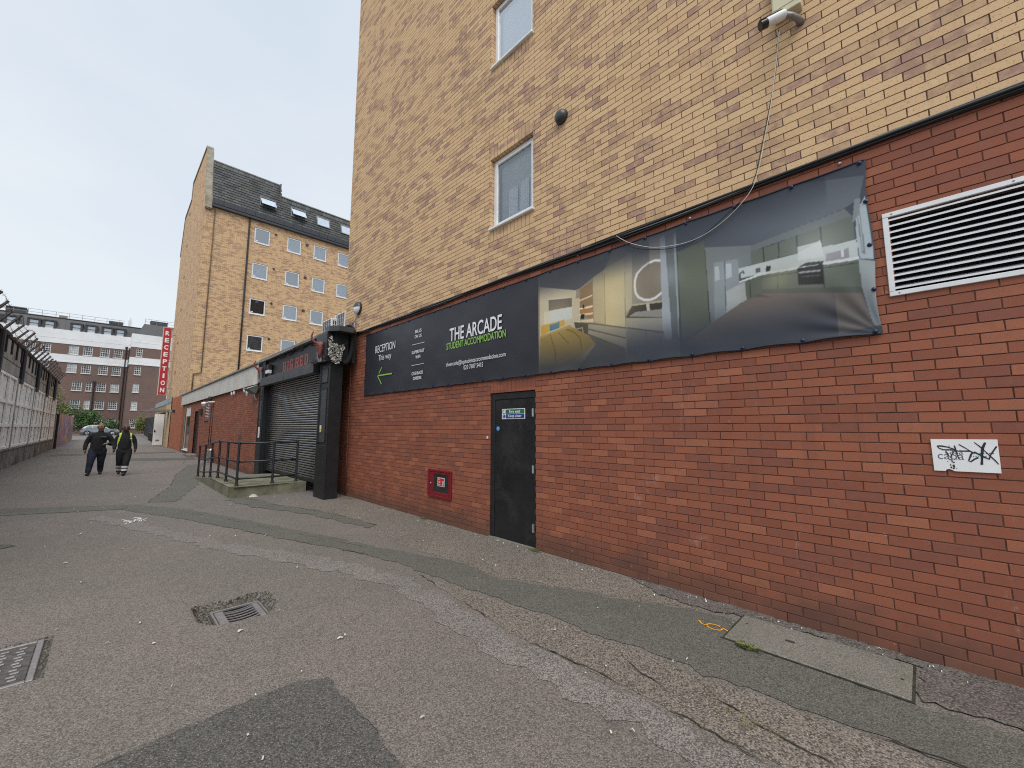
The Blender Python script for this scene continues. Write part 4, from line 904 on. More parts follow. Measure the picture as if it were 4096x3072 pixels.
# slack cloth: scalloped hems between the eyelets, creases at the corners
GR = [.20+(8.77)*k/19 for k in range(20)]
gap = 8.77/19; ph = ((UY-.20)/gap) % 1.; sc_ = np.sin(ph*math.pi)
et = np.exp(-(BZ1-VZ)/.07); eb = np.exp(-(VZ-BZ0)/.07)
YY = UY.copy(); ZZ = VZ-.008*sc_*et*np.clip((VZ-BZ0)/.3, 0, 1)+.012*sc_*eb
XX = D-.014-.006*sc_*(et+eb)-.006*(1+vnoise(UY*.8, VZ*1.2, 3))-.004*np.sin(UY*4+VZ*2)
dc = np.hypot(UY-BY0, (VZ-BZ0)*1.1); an = np.arctan2(VZ-BZ0, UY-BY0+.001)
XX += -.0045*np.exp(-((dc-.35)/.26)**2)*np.cos(an*17)*np.clip(dc/.2, 0, 1)
dl = np.hypot(UY-BY1, VZ-BZ0); XX += -.004*np.exp(-((dl-.25)/.2)**2)*np.cos(np.arctan2(VZ-BZ0, BY1-UY+.001)*15)
XX += -.0025*np.exp(-((UY-7.35)/.35)**2-((VZ-2.47)/.10)**2)*np.sin(UY*42+VZ*16)
er = np.exp(-(UY-BY0)/.05); ZZ += 0; YY += .012*np.sin(np.clip((VZ-BZ0)/(BZ1-BZ0), 0, 1)*math.pi*3)*er+.015*er*np.sin((VZ-BZ0)/(BZ1-BZ0)*math.pi)
XX = np.minimum(XX, D-.004)
ban = thing('banner', 'long dark printed banner reading THE ARCADE with room pictures on its right half', 'banner', (D-.02, 4.58, BZ0))
idx = np.arange(NU*NV).reshape(NU, NV); Fq = np.stack([idx[:-1, :-1], idx[1:, :-1], idx[1:, 1:], idx[:-1, 1:]], -1).reshape(-1, 4)
g = NG('printed_vinyl'); at = g.n('ShaderNodeAttribute'); at.attribute_name = 'print'; g.col(at.outputs['Color']); g.rough(.40); g.p.inputs['Specular IOR Level'].default_value = .32; g.bump(g.noise(3.2, 4, .55), .25, .02); M['vinyl'] = g.mat
sheet_o = np_mesh('printed_sheet', np.stack([XX, YY, ZZ], -1).reshape(-1, 3), Fq, M['vinyl'], ban, smooth=True)
ca = sheet_o.data.color_attributes.new('print', 'FLOAT_COLOR', 'POINT'); ca.data.foreach_set('color', np.concatenate([lin.reshape(-1, 3), np.ones((NU*NV, 1))], 1).astype(np.float32).ravel())
b = MB()
for edge in (0, NV-1):
    pts = [(XX[i, edge]-.003, YY[i, edge], ZZ[i, edge]+(.006 if edge == 0 else -.006)) for i in range(0, NU, 4)]; b.tube(pts, .007, 6)
hem = simple('dark_hem', (.020, .022, .034), .42); b.v = b.v; b.build('hem', hem, ban, smooth=True)
for k, y in enumerate(GR):
    for z in (BZ0+.022, BZ1-.022):
        b = MB(); b.lathe([(.016, 0), (.017, .006), (.010, .010), (.009, .016), (.002, .018)], (D-.024, y, z), '-x', 12); b.build('eyelet', M['navy'], ban)
for z in (2.68, 3.04, 3.4):
    for y in (BY0+.028, BY1-.022):
        b = MB(); b.lathe([(.016, 0), (.017, .006), (.010, .010), (.004, .014)], (D-.024, y, z), '-x', 12); b.build('eyelet', M['navy'], ban)
XT = D-.034
def C8(x, y): return on_x(1400+x*.36166, 1200+y*.36166, XT)
def btext(s, x0, y0, x1, y1, h, mat='print_white', bold=0., drop=0.):
    """(x0,y0) baseline start and (x1,y1) baseline end in crop pixels; h letter height in metres"""
    a, c = C8(x0, y0); a1, c1 = C8(x1, y1); z = (c+c1)/2
    return text_on('lettering', s, M[mat], ban, a, a1, z-drop, z+h, XT, bold=bold)
btext('THE ARCADE', 1100, 462, 1678, 322, .235, bold=.012); btext('STUDENT ACCOMMODATION', 1066, 556, 1722, 405, .118, 'print_green', .008)
btext('thearcade@iqstudentaccommodation.com', 1060, 738, 1720, 622, .075, drop=.022); btext('020 7607 5415', 1256, 770, 1470, 737, .072)
btext('RECEPTION', 280, 590, 498, 537, .165); btext('This way', 314, 672, 455, 640, .125, drop=.038)
btext('BILLS', 722, 367, 790, 350, .062, bold=.015); btext('ON US', 716, 424, 791, 407, .062, bold=.015); btext('SUPERFAST', 683, 602, 822, 570, .062, bold=.015); btext('WIFI', 724, 650, 776, 640, .062, bold=.015); btext('CASHBACK', 681, 836, 808, 812, .062, bold=.015); btext('OFFERS', 696, 888, 788, 874, .062, bold=.015)
def bstroke(pts, wd, mat, nm):
    mb = MB(); P = [C8(*p) for p in pts]
    for (a0, b0), (a1, b1) in zip(P[:-1], P[1:]):
        d = Vector((a1-a0, b1-b0)).normalized(); n_ = Vector((-d.y, d.x))*wd
        mb.quad((XT, a0-n_.x, b0-n_.y), (XT, a1-n_.x, b1-n_.y), (XT, a1+n_.x, b1+n_.y), (XT, a0+n_.x, b0+n_.y)); mb.f[-1] = mb.f[-1][::-1]
    return mb.build(nm, M[mat], ban)
bstroke([(685,499),(823,465)], .004, 'print_white', 'rule'); bstroke([(680,726),(818,700)], .004, 'print_white', 'rule')
bstroke([(305,838),(465,812)], .014, 'print_green', 'arrow_shaft'); bstroke([(320,812),(353,742)], .014, 'print_green', 'arrow_head'); bstroke([(304,838),(347,928)], .014, 'print_green', 'arrow_head')

# ------------------------------------------------------------------ club entrance
XP = 3.55
club = thing('club_entrance', 'black timber club entrance with red BIG RED lettering over a roller shutter', 'entrance', (3.8, 12.6, 0))
def pillar(y0, y1, z1, near):
    b = MB(); b.box(XP+.02, 3.85, y0, y1, -.02, z1, b=.006); p = b.build('pillar', M['club_black'], club)
    for za, zb in ((1.26, 2.53), (2.65, 3.0)):
        a, c = y0+.12, y1-.10
        fr_ = MB(); fr_.box(XP, XP+.022, a, a+.025, za, zb, b=.003); fr_.box(XP, XP+.022, c-.025, c, za, zb, b=.003); fr_.box(XP+.0005, XP+.022, a+.025, c-.025, za, za+.025, b=.003); fr_.box(XP+.0005, XP+.022, a+.025, c-.025, zb-.025, zb, b=.003); fr_.build('moulding', M['club_black'], p)
        fr_ = MB(); fr_.box(XP+.012, XP+.021, a+.026, c-.026, za+.026, zb-.026); fr_.build('raised_panel', M['club_grey'], p)
    s_ = MB(); s_.box(XP+.004, XP+.03, y0-.004, y0+.09, 0, z1-.02, b=.004); s_.box(XP+.004, XP+.03, y1-.07, y1+.004, 0, z1-.02, b=.004); s_.box(XP+.003, XP+.03, y0+.092, y1-.072, 0, 1.2, b=.004); s_.build('stile', M['club_black'], p)
    return p
pl1 = pillar(9.53, 10.17, 3.12, 1); pl2 = pillar(15.10, 15.66, 3.80, 0)
b = MB(); b.box(3.72, 3.86, 10.17, 10.5, 0, 3.2, b=.004); b.box(3.72, 3.86, 14.98, 15.10, 0, 3.2, b=.004); b.build('jamb', M['club_black'], club)
b = MB(); b.box(3.62, 3.86, 10.17, 15.10, 3.14, 3.80, b=.005); b.build('sign_board', M['club_grey'] if False else simple('sign_board_black', (.013, .014, .017), .5, var=.15), club)
b = MB(); b.box(3.50, 3.95, 9.68, 15.75, 3.80, 3.88, b=.008); b.build('roof_edge', M['lead'], club)
b = MB(); b.box(3.44, 3.615, 10.32, 15.12, 2.93, 3.19, b=.008); hd = b.build('shutter_hood', M['club_grey'], club)
b = MB(); b.box(3.437, 3.4405, 12.62, 12.64, 2.935, 3.185); b.build('hood_seam', M['trim'], hd)
b = MB(); b.box(3.45, 3.60, 10.30, 10.318, 2.95, 3.17, b=.003); b.build('hood_end', M['club_black'], hd)
sh = MB(); sh.box(3.74, 3.76, 10.50, 14.98, .25, 3.0); sh = sh.build('roller_shutter', M['trim'], club)
g_ = simple('shutter_steel', (.30, .302, .308), .22, metal=.95, var=.12, vscale=2)
sl = MB(); n = 8; pitch = .0615
prof = [(3.736, 0), (3.722, .003), (3.708, .010), (3.700, .021), (3.699, .033), (3.704, .044), (3.716, .053), (3.736, .0585)]
for i in range(len(prof)-1): sl.quad((prof[i][0], 0, prof[i][1]), (prof[i][0], 4.46, prof[i][1]), (prof[i+1][0], 4.46, prof[i+1][1]), (prof[i+1][0], 0, prof[i+1][1])); sl.f[-1] = sl.f[-1][::-1]
me = bpy.data.meshes.new('slat'); me.from_pydata(sl.v, [], sl.f); me.materials.append(g_); me.polygons.foreach_set('use_smooth', [True]*len(me.polygons))
for k in range(44):
    o = bpy.data.objects.new('slat', me); COL.objects.link(o); o.parent = sh; o.location = Vector((0, 10.51, .33+k*pitch))-Vector(sh['_org'])
b = MB(); b.box(3.70, 3.735, 10.51, 14.97, .255, .335, b=.004); b.build('bottom_rail', M['club_black'], sh)
b = MB(); b.box(3.69, 3.735, 10.17, 10.52, .2, 2.95, b=.004); b.box(3.69, 3.735, 14.95, 15.1, .2, 2.95, b=.004); b.build('guide_rail', M['club_black'], sh)
# western slab-serif letters, drawn as outlines with counters
XS = 3.617
def letter(ch, yl, yr, z0, z1):
    """block letter on a unit square, 0..1 by 0..1, thick stems and slab serifs with rounded notches"""
    B = []
    if ch == 'B': B = [(.06,.32,0,1),(-.04,.80,.86,1),(-.04,.80,0,.14),(.06,.80,.44,.57),(.70,.97,.55,.95),(.72,1,.05,.47)]
    if ch == 'I': B = [(.28,.72,0,1),(0,1,.84,1),(0,1,0,.16)]
    if ch == 'G': B = [(0,.28,.10,.90),(.10,.92,.86,1),(.10,.86,0,.14),(.70,1,.0,.44),(.48,1.04,.34,.46),(.74,1,.68,1)]
    if ch == 'R': B = [(.06,.32,0,1),(-.04,.80,.86,1),(.06,.78,.42,.55),(.70,.97,.50,.95),(.62,.88,.0,.46),(-.04,.42,0,.13),(.55,1.04,0,.12)]
    if ch == 'E': B = [(.06,.32,0,1),(-.04,1,.86,1),(-.04,1,0,.14),(.06,.66,.44,.57),(.80,1,.70,1),(.80,1,0,.30),(.56,.72,.36,.65)]
    if ch == 'D': B = [(.06,.32,0,1),(-.04,.78,.86,1),(-.04,.78,0,.14),(.72,1,.08,.92)]
    mb = MB(); k = 0
    for (a, c, e, f) in B:
        ya, yb = yl+(yr-yl)*a, yl+(yr-yl)*c; za, zb = z0+(z1-z0)*e, z0+(z1-z0)*f; bev = min(abs(ya-yb), zb-za)*.22
        k += 1; y0_, y1_ = min(ya, yb), max(ya, yb)
        P = [(y0_+bev, za), (y1_-bev, za), (y1_, za+bev), (y1_, zb-bev), (y1_-bev, zb), (y0_+bev, zb), (y0_, zb-bev), (y0_, za+bev)]
        mb.prism(P, XS-.0006*k, XS+.0015, 'x')
    return mb.build('sign_letter', M['red_letters'], club)
def C6(x, y, X=XS): return on_x(1000+x*.21097, 1250+y*.21097, X)
for ch, x0, x1 in (('B', 630, 690), ('I', 706, 745), ('G', 758, 822), ('R', 858, 930), ('E', 946, 1010), ('D', 1030, 1102)):
    yl, yr = C6(x0, 950)[0], C6(x1, 900)[0]; letter(ch, yl, yr, 3.272, 3.552)
b = MB(); b.tube([(3.50, 12.2, 3.79), (3.47, 12.6, 3.77), (3.47, 14.2, 3.76), (3.48, 15.4, 3.77)], .022, 8); b.build('strip_light', M['grey_metal'], club)
for k in range(5):
    yb = 10.6+k*.9; b = MB(); b.tube(smoothpath([(3.60, yb, 3.79), (3.585, yb+.35, 3.72-.02*(k % 2)), (3.59, yb+.75, 3.78), (3.585, yb+1.3, 3.70)], 4), .010, 5); b.build('loose_cable', M['cable'], club, smooth=True)
t = thing('sensor_light', 'small black floodlight with white lens on the club sign board', 'lamp', (3.55, 14.55, 3.25))
b = MB(); b.box(3.48, 3.60, 14.45, 14.68, 3.44, 3.60, b=.01); b.tube([(3.60, 14.56, 3.55), (3.62, 14.56, 3.55)], .03, 8); b.build('housing', M['trim'], t)
b = MB(); b.box(3.47, 3.58, 14.42, 14.72, 3.31, 3.42, b=.01); b.build('lens', M['diffuser'], t)
# pilaster head over the near pillar
hdp = thing('pilaster_head', 'black angular pilaster head with a hollow dark front above the near club pillar', 'pilaster head', (3.75, 9.6, 3.12))
oct_ = lambda c0, s_: [(3.47-s_, 9.62+s_), (3.47-s_, 9.42), (3.60, 9.24-s_), (3.92, 9.24-s_), (4.05+s_, 9.42), (4.05+s_, 9.62+s_)]
b = MB(); b.prism(oct_(0, .02), 3.81, 3.93, 'z'); b.build('cap', M['club_grey'], hdp)
b = MB(); b.prism([(3.55, 9.64), (3.55, 9.54), (3.64, 9.42), (3.90, 9.42), (3.98, 9.54), (3.98, 9.64)], 3.12, 3.81, 'z'); b.build('hollow_back', M['soot'], hdp)
b = MB(); b.prism([(3.44, 9.66), (3.44, 9.50), (3.54, 9.50), (3.54, 9.66)], 3.12, 3.81, 'z'); b.build('cheek', M['club_black'], hdp); b = MB(); b.prism([(3.99, 9.66), (3.99, 9.40), (4.07, 9.40), (4.07, 9.66)], 3.12, 3.81, 'z'); b.build('cheek', M['club_black'], hdp)
b = MB(); b.prism([(3.44, 10.17), (3.44, 9.66), (4.07, 9.66), (4.07, 10.17)], 3.12, 3.80, 'z'); b.build('block', M['club_black'], hdp)
def c6y(x, y, Y): return (lambda a: (a[0], Y, a[1]))(on_y(1000+x*.21097, 1250+y*.21097, Y))
b = MB(); pts = [c6y(*q, 9.40) for q in ((1800, 330), (1860, 270), (1915, 290), (1945, 380), (1950, 500), (1940, 640), (1915, 780), (1875, 890), (1820, 955), (1770, 950))]
b.tube(smoothpath(pts, 5), .052, 10); o = b.build('flexible_duct', M['soot'], smooth=True); tag(o, 'thick black flexible duct curling down beside the pilaster head', 'duct')
for k in range(5):
    b = MB(); q0 = [(1930-15*k, 180), (1990-8*k, 330+10*k), (2060, 395-8*k), (2140, 380-6*k), (2260, 350)]
    b.tube(smoothpath([(D-.03-.008*k,)+tuple(on_x(1000+p[0]*.21097, 1250+p[1]*.21097, D-.03-.008*k)) for p in q0], 5), .008, 5); o = b.build('feed_cable', M['cable_g'] if k % 2 else M['cable'], smooth=True); tag(o, 'slack feed cable running from the black duct to the cable line', 'cable', 'slack cables at the building corner')
# bunch of dried leaves hanging on the pilaster head
wr = thing('dried_leaf_bunch', 'grey dried leaf garland hanging under the pilaster head', 'garland', (3.65, 9.4, 3.1)); mb = MB(); r = random.Random(9); nl = 0
while nl < 260:
    px, py = r.uniform(1480, 1810), r.uniform(450, 970)
    lo = 1490+max(0, (py-800))*.55; hi = 1800-max(0, (py-640))*.33
    arc = 640 - ((px-1680)/170)**2*60
    if py < 640 and px > 1560 and py < 560+((1800-px)/240)*-40+60: 
        if py < 630: continue
    if px < lo or px > hi: continue
    c = Vector(c6y(px, py, 9.33+r.uniform(-.05, .08))); s_ = r.uniform(.018, .036); n_ = Vector((r.gauss(-.3, .6), -1, r.gauss(.3, .7))).normalized(); a = n_.orthogonal().normalized(); a.rotate(Matrix.Rotation(r.uniform(0, 6.28), 3, n_)); e = n_.cross(a)
    mb.add([c-a*s_, c+e*s_*.6+n_*.006, c+a*s_, c-e*s_*.6+n_*.006], [(0, 3, 2, 1)]); nl += 1
mb.build('leaves', M['dry_leaf'], wr, kind='stuff')
b = MB(); b.tube(smoothpath([c6y(*q, 9.36) for q in ((1530, 480), (1580, 590), (1660, 640), (1760, 630), (1850, 560))], 5), .008, 5); b.build('wire', M['cable'], wr, smooth=True)
# horned skulls
def skull(Y, S, ox, label, dx):
    def q(x, y, d=0.): 
        p = c6y(x, y, Y); return Vector((p[0]+d*.0, Y+d, p[2]))
    if S: base = Vector((3.44, Y, 3.5))
    t = thing('horned_skull', label, 'skull', (base.x+dx, Y, base.z-.28), 'horned skulls on the club entrance')
    B = Vector((base.x+dx, Y, base.z)); mb = MB()
    # cranium to muzzle: stacked ellipse rings, front faces -Y/-X
    fw = Vector((-.55, -.83, 0)); rt = Vector((.83, -.55, 0))
    secs = [(.12, .03, .02, 0), (.105, .075, .055, .005), (.06, .105, .075, .01), (.0, .10, .078, .015), (-.06, .080, .068, .025), (-.12, .060, .055, .035), (-.19, .052, .046, .04), (-.25, .046, .040, .04), (-.28, .030, .028, .035)]
    n = 14; vs = []
    for z, rx, ry, f in secs:
        for k in range(n):
            a = 2*math.pi*k/n; p = B+rt*(rx*math.cos(a))+fw*(ry*math.sin(a)+f); vs.append((p.x, p.y, p.z+z))
    F = [(i*n+k, i*n+(k+1) % n, (i+1)*n+(k+1) % n, (i+1)*n+k) for i in range(len(secs)-1) for k in range(n)]+[tuple(range(n-1, -1, -1)), tuple((len(secs)-1)*n+k for k in range(n))]
    mb.add(vs, [f[::-1] for f in F]); cr = mb.build('cranium', M['skull'], t, smooth=True)
    for s_ in (-1, 1):
        P = [B+rt*(s_*a)+fw*c+Vector((0, 0, z)) for a, c, z in ((.07, 0, .07), (.13, .01, .09), (.185, .02, .15), (.205, .03, .23), (.18, .04, .31), (.155, .05, .35))]
        mb = MB(); mb.tube(smoothpath(P, 4), list(np.linspace(.034, .030, 8))+list(np.linspace(.028, .004, 13)), 10); mb.build('horn', M['skull'] if s_ < 0 else M['horn'], t, smooth=True)
        e = B+rt*(s_*.062)+fw*.075+Vector((0, 0, .02)); mb = MB(); mb.lathe([(.002, -.004), (.024, 0), (.002, .008)], (0, 0, 0), 'z', 12); R3 = (fw+rt*s_*.6).normalized().to_track_quat('Z', 'Y').to_matrix(); mb.v = [tuple(e+R3 @ Vector(v)) for v in mb.v]; mb.build('eye_socket', M['trim'], t)
        e = B+rt*(s_*.018)+fw*.082+Vector((0, 0, -.20)); mb = MB(); mb.lathe([(.002, -.004), (.012, 0), (.002, .006)], (0, 0, 0), 'z', 10); mb.v = [tuple(e+R3 @ Vector((v[0], v[1]*2.2, v[2]))) for v in mb.v]; mb.build('nostril', M['trim'], t)
        mb = MB(); mb.tube([B+rt*(s_*.095)+Vector((0, 0, .03)), B+rt*(s_*.15)+Vector((0, 0, .05))], [.02, .008], 8); mb.build('brow_spur', M['skull'], t)
    return t
skull(9.82, 1, 0, 'dull red horned skull beside the dried leaf garland', -.02)
skull(15.55, 1, 0, 'dull red horned skull at the club sign end next to the cream fascia', .10)
for y, z0, z1, nm in ((9.87, 3.13, 3.45, 'grey block under the horned skull beside the garland'), (15.58, 3.10, 3.62, 'grey block under the horned skull by the cream fascia')):
    b = MB(); b.box(3.50 if y > 12 else 3.405, 3.565 if y > 12 else 3.44, y-.12, y+.14, z0, z1, b=.008); o = b.build('mounting_block', M['plinth_grey']); tag(o, nm, 'block')
b = MB(); b.box(XP-.006, XP+.001, 9.87, 9.96, 1.50, 1.66); o = b.build('warning_label', M['yellow_label']); tag(o, 'small yellow and white warning label on the near black pillar', 'label')
b = MB(); b.box(XP-.008, XP-.006, 9.872, 9.958, 1.58, 1.658); b.build('white_half', M['sign_white'], o)
b = MB(); b.box(XP-.006, XP+.02, 15.30, 15.42, 1.27, 1.62); o = b.build('paper_notice', M['sign_white']); tag(o, 'narrow white notice stuck on the far black pillar', 'notice')
for k in range(4):
    b = MB(); r = random.Random(k); b.tube(smoothpath([(3.43, 10.6-.1*k, 3.24), (3.40, 10.35, 3.17+.02*k), (3.41, 10.0, 3.20-.03*k), (3.42, 9.75, 3.26), (3.43, 9.55, 3.22-.02*k)], 4), .011, 5); o = b.build('tangled_cable', M['cable'], smooth=True); tag(o, 'black cable tangled across the top of the near black pillar', 'cable', 'cables tangled over the near pillar')

# air conditioners on the low roof
def aircon(x, y0, y1, z0, h, dpt, label):
    t = thing('air_conditioner', label, 'air conditioner', (x+dpt/2, (y0+y1)/2, z0), 'air conditioners on the low roof')
    b = MB(); b.box(x, x+dpt, y0, y1, z0, z0+h, b=.012); b.build('casing', M['upvc'], t)
    b = MB(); b.box(x-.004, x+.001, y0+.03, y1-.04, z0+.03, z0+h-.03); b.build('coil', simple('coil_fins', (.09, .095, .10), .6), t)
    for k in range(5):
        z = z0+.03+(h-.06)*k/4; b = MB(); b.box(x-.009, x-.005, y0+.03, y1-.04, z-.0025, z+.0025); b.build('guard_bar', M['upvc'], t)
    for k in range(5):
        y = y0+.03+(y1-y0-.07)*k/4; b = MB(); b.box(x-.011, x-.006, y-.0025, y+.0025, z0+.03, z0+h-.03); b.build('guard_bar', M['upvc'], t)
    for k in range(4):
        for j in range(3):
            b = MB(); u = x+.05+j*(dpt-.1)/3; b.box(u, u+(dpt-.1)/3-.025, y0-.004, y0+.001, z0+.05+k*(h-.1)/4, z0+.05+(k+1)*(h-.1)/4-.02); b.build('side_slot', M['trim'], t)
    for yy in (y0+.1, y1-.1):
        b = MB(); b.box(x+.03, x+dpt-.03, yy-.03, yy+.03, 3.865, z0, b=.004); b.build('foot', M['grey_metal'], t)
aircon(4.30, 11.63, 12.29, 4.10, .62, .26, 'boxy white air conditioner on the low roof, farther one from the brick corner')
aircon(4.26, 10.60, 11.12, 4.10, .60, .26, 'boxy white air conditioner on the low roof, right by the brick corner')

# ------------------------------------------------------------------ landing, ramp, handrail
t = thing('concrete_ramp', 'low mossy concrete landing and ramp in front of the roller shutter', 'ramp', (2.9, 13.5, 0))
b = MB(); x0, x1 = 2.10, 3.70
S = [(11.20, .245), (13.75, .235), (16.55, .004)]
b.add([(x0, 11.20, -.1), (x1, 11.12, -.1), (x1, 16.5, -.1), (x0, 16.5, -.1), (x0, 11.20, .243), (x1, 11.12, .243), (x1, 13.75, .238), (x0, 13.75, .238), (x1, 16.5, .006), (x0, 16.5, .006)],
      [(0,1,5,4), (4,5,6,7), (7,6,8,9), (1,2,8,6,5), (3,0,4,7,9), (3,2,1,0)]); b.f[-2] = b.f[-2]
b.build('landing', M['concrete'], t)
b = MB(); b.box(x0-.008, x0+.06, 11.195, 13.75, .243, .249, b=.003); b.box(x0+.06, x1, 11.13, 11.26, .2435, .2485, b=.002); b.build('edge_strip', M['concrete'], t)
hr = thing('handrail', 'black tubular handrail with three rails round the ramp', 'railing', (2.6, 13.5, .0))
def zt(y): return .245 if y < 13.75 else max(.0, .238-(y-13.75)*.0845)
posts = [(2.25, 11.36, .248), (2.99, 11.36, .248), (3.525, 11.36, .248)]+[(2.25, y, zt(y)) for y in (12.55, 13.62, 14.73, 15.8, 16.9)]
def railz(y, f): return (zt(y) if y < 16.5 else .0)+f*.985
for x, y, z in posts:
    b = MB(); b.tube([(x, y, z), (x, y, z+.985)], .026, 12); b.tube([(x, y, z), (x, y, z+.05)], [.045, .034], 12); pp_ = b.build('post', M['pipe_black'], hr, smooth=False)
    for f in (.16, .55, .985):
        c = MB(); c.tube([(x, y, z+f-.035), (x, y, z+f+.035 if f < .9 else z+f+.02)], .034, 10); c.build('socket', M['pipe_black'], pp_)
for f in (.16, .55, .985):
    b = MB(); b.tube([(2.25, 11.36, .248+f), (3.525, 11.36, .248+f)], .022, 10); b.build('rail', M['pipe_black'], hr, smooth=True)
    b = MB(); b.tube([(2.25, 11.36, .248+f), (2.25, 12.55, .245+f), (2.25, 13.62, .245+f), (2.25, 14.73, zt(14.73)+f), (2.25, 15.8, zt(15.8)+f), (2.25, 16.9, zt(16.9)+f)], .022, 10); b.build('rail', M['pipe_black'], hr, smooth=True)
x0, y0 = on_z(780+795*.28933, 1700+985*.28933, .01); b = MB(); b.prism([(x0-.1, y0-.12), (x0+.07, y0-.16), (x0+.1, y0+.05), (x0-.03, y0+.16)], .007, .014); b.prism([(x0-.06, y0-.06), (x0+.05, y0-.1), (x0+.04, y0+.1)], .014, .05); o = b.build('paper_scrap', M['litter']); tag(o, 'crumpled white paper scrap on the asphalt before the concrete ramp', 'paper')

# ------------------------------------------------------------------ single-storey red brick building beyond the club
XL = 3.58
low = thing('low_building', 'single-storey red brick building with a cream panelled fascia beside the club', 'building', (6, 26, 0))
LY0, LY1 = 15.66, 35.2
lw = (31.5, 33.8, .22, 2.85); ld = (28.0, 29.7, 0., 2.52); lo_ = (25.15, 26.3, 2.02, 2.88)
fs = MB(); wall_sheet(fs, LY0, LY1, -.1, 3.2, [lw, (ld[0], ld[1], -.1, ld[3]), lo_], XL+.007, 'x', .14); wlo = fs.build('wall', M['mortar_red'], low)
rc = brick_rects(LY0, LY1, 0, 3.2, [lw, ld, lo_], XL+100.0)
V, Fq = bricks_mesh([r for r, f in rc], XL, 'x', .1, 0); np_mesh('brickwork', V, Fq, M['red'], wlo, 'stuff')
b = MB(); b.box(XL+.14, 14, LY1-.12, LY1, -.1, 3.2); b.box(XL+.14, 14, LY0, LY0+.1, -.1, 3.2); b.build('end_wall', M['mortar_red'], low)
b = MB(); b.box(3.42, 14, 15.76, LY1+.25, 3.74, 3.81, b=.01); b.build('roof', M['lead'], low)
b = MB(); b.box(3.9, 14.2, 10.33, 15.76, 3.74, 3.865); b.build('flat_roof', M['felt'], low)
ys = np.linspace(15.78, LY1+.2, 15)
for k in range(14):
    b = MB(); b.box(3.48+random.uniform(0, .004), 3.52, ys[k]+.004, ys[k+1]-.004, 3.07, 3.74, b=.003); b.build('fascia_panel', M['panel_cream'], low)
b = MB(); b.box(3.525, XL+.1, 15.76, LY1+.2, 3.205, 3.74); b.build('fascia_backing', M['trim'], low)
b = MB(); b.box(3.48, XL+.1, LY1+.2, LY1+.215, 3.07, 3.74); b.build('fascia_end', M['panel_cream'], low)
# shop-like tall window with poster, recessed door, louvre
wd = MB(); wd.box(XL+.02, XL+.08, lw[0], lw[0]+.07, lw[2], lw[3], b=.005); wd.box(XL+.02, XL+.08, lw[1]-.07, lw[1], lw[2], lw[3], b=.005); wd.box(XL+.021, XL+.08, lw[0]+.07, lw[1]-.07, lw[3]-.07, lw[3], b=.005); wd.box(XL+.021, XL+.08, lw[0]+.07, lw[1]-.07, lw[2], lw[2]+.07, b=.005); wd = wd.build('window', M['upvc'], low)
b = MB(); b.box(XL+.045, XL+.05, lw[0]+.07, lw[1]-.07, lw[2]+.07, lw[3]-.07); b.build('pane', M['glass_dark'], wd)
b = MB(); b.box(XL+.035, XL+.04, lw[0]+.2, lw[1]-.1, 2.3, 2.8); b.build('poster', M['sign_white'], wd)
b = MB(); b.box(XL-.05, XL+.08, lw[0]-.03, lw[1]+.03, lw[2]-.06, lw[2]-.002, b=.006); b.build('sill', M['white_paint'], wd)
b = MB(); b.box(XL+.035, XL+.0395, 32.9, 33.2, .5, 1.1); b.box(XL+.035, XL+.0395, 32.0, 32.4, 1.3, 1.6); b.build('sticker', M['grey_ink'], wd)
b = MB(); b.box(XL-.03, XL-.005, 33.65, 33.8, 0, 3.05, b=.005); b.build('grey_post', M['grey_metal'], wd)
dd_ = MB(); dd_.box(XL+.09, XL+.13, ld[0]+.05, ld[1]-.05, .02, ld[3]-.05, b=.004); dd_ = dd_.build('door', simple('dark_red_door', (.045, .012, .012), .4), low)
b = MB(); b.box(XL+.06, XL+.135, ld[0]+.001, ld[0]+.05, .0, ld[3]-.001, b=.004); b.box(XL+.06, XL+.135, ld[1]-.05, ld[1]-.001, .0, ld[3]-.001, b=.004); b.box(XL+.061, XL+.135, ld[0]+.05, ld[1]-.05, ld[3]-.05, ld[3]-.001, b=.004); b.build('frame', M['trim'], dd_)
b = MB(); b.box(XL-.35, XL+.13, ld[0]-.1, ld[1]+.1, -.02, .12, b=.01); b.build('step', M['slab'], dd_)
lv = MB(); lv.box(XL+.02, XL+.05, lo_[0], lo_[0]+.05, lo_[2], lo_[3], b=.004); lv.box(XL+.02, XL+.05, lo_[1]-.05, lo_[1], lo_[2], lo_[3], b=.004); lv.box(XL+.09, XL+.1, lo_[0], lo_[1], lo_[2], lo_[3]); lv = lv.build('louvre_window', simple('brown_louvre_frame', (.07, .03, .022), .6), low)
for k in range(11):
    z = lo_[2]+.04+k*.078; b = MB(); b.box(XL+.012, XL+.05, lo_[0]+.05, lo_[1]-.05, z, z+.03, b=.003); b.build('louvre', M['upvc'], lv)
b = MB(); b.box(XL-.05, XL+.05, lo_[0]-.05, lo_[1]+.05, lo_[2]-.09, lo_[2]-.005, b=.005); b.build('sill', M['red'], lv)
b = MB(); b.box(XL-.10, XL, 27.0, 27.65, 2.3, 2.6, b=.01); o = b.build('alarm_box', simple('dark_green_box', (.012, .04, .022), .5)); tag(o, 'small dark green box on the red wall between door and louvre', 'box')
b = MB(); b.box(XL-.104, XL-.1, 27.05, 27.6, 2.33, 2.57, b=.001); b.build('lid', M['trim'], o)
for y in (23.95, 24.45):
    b = MB(); b.tube([(XL-.02, y, 2.75), (XL-.02, y, 1.6), (XL-.02, y+.02, .25)], .014, 6); o = b.build('wall_pipe', M['pipe_black'], smooth=True); tag(o, 'thin black pipe running down the red wall under the white camera', 'pipe', 'pipes under the white camera')
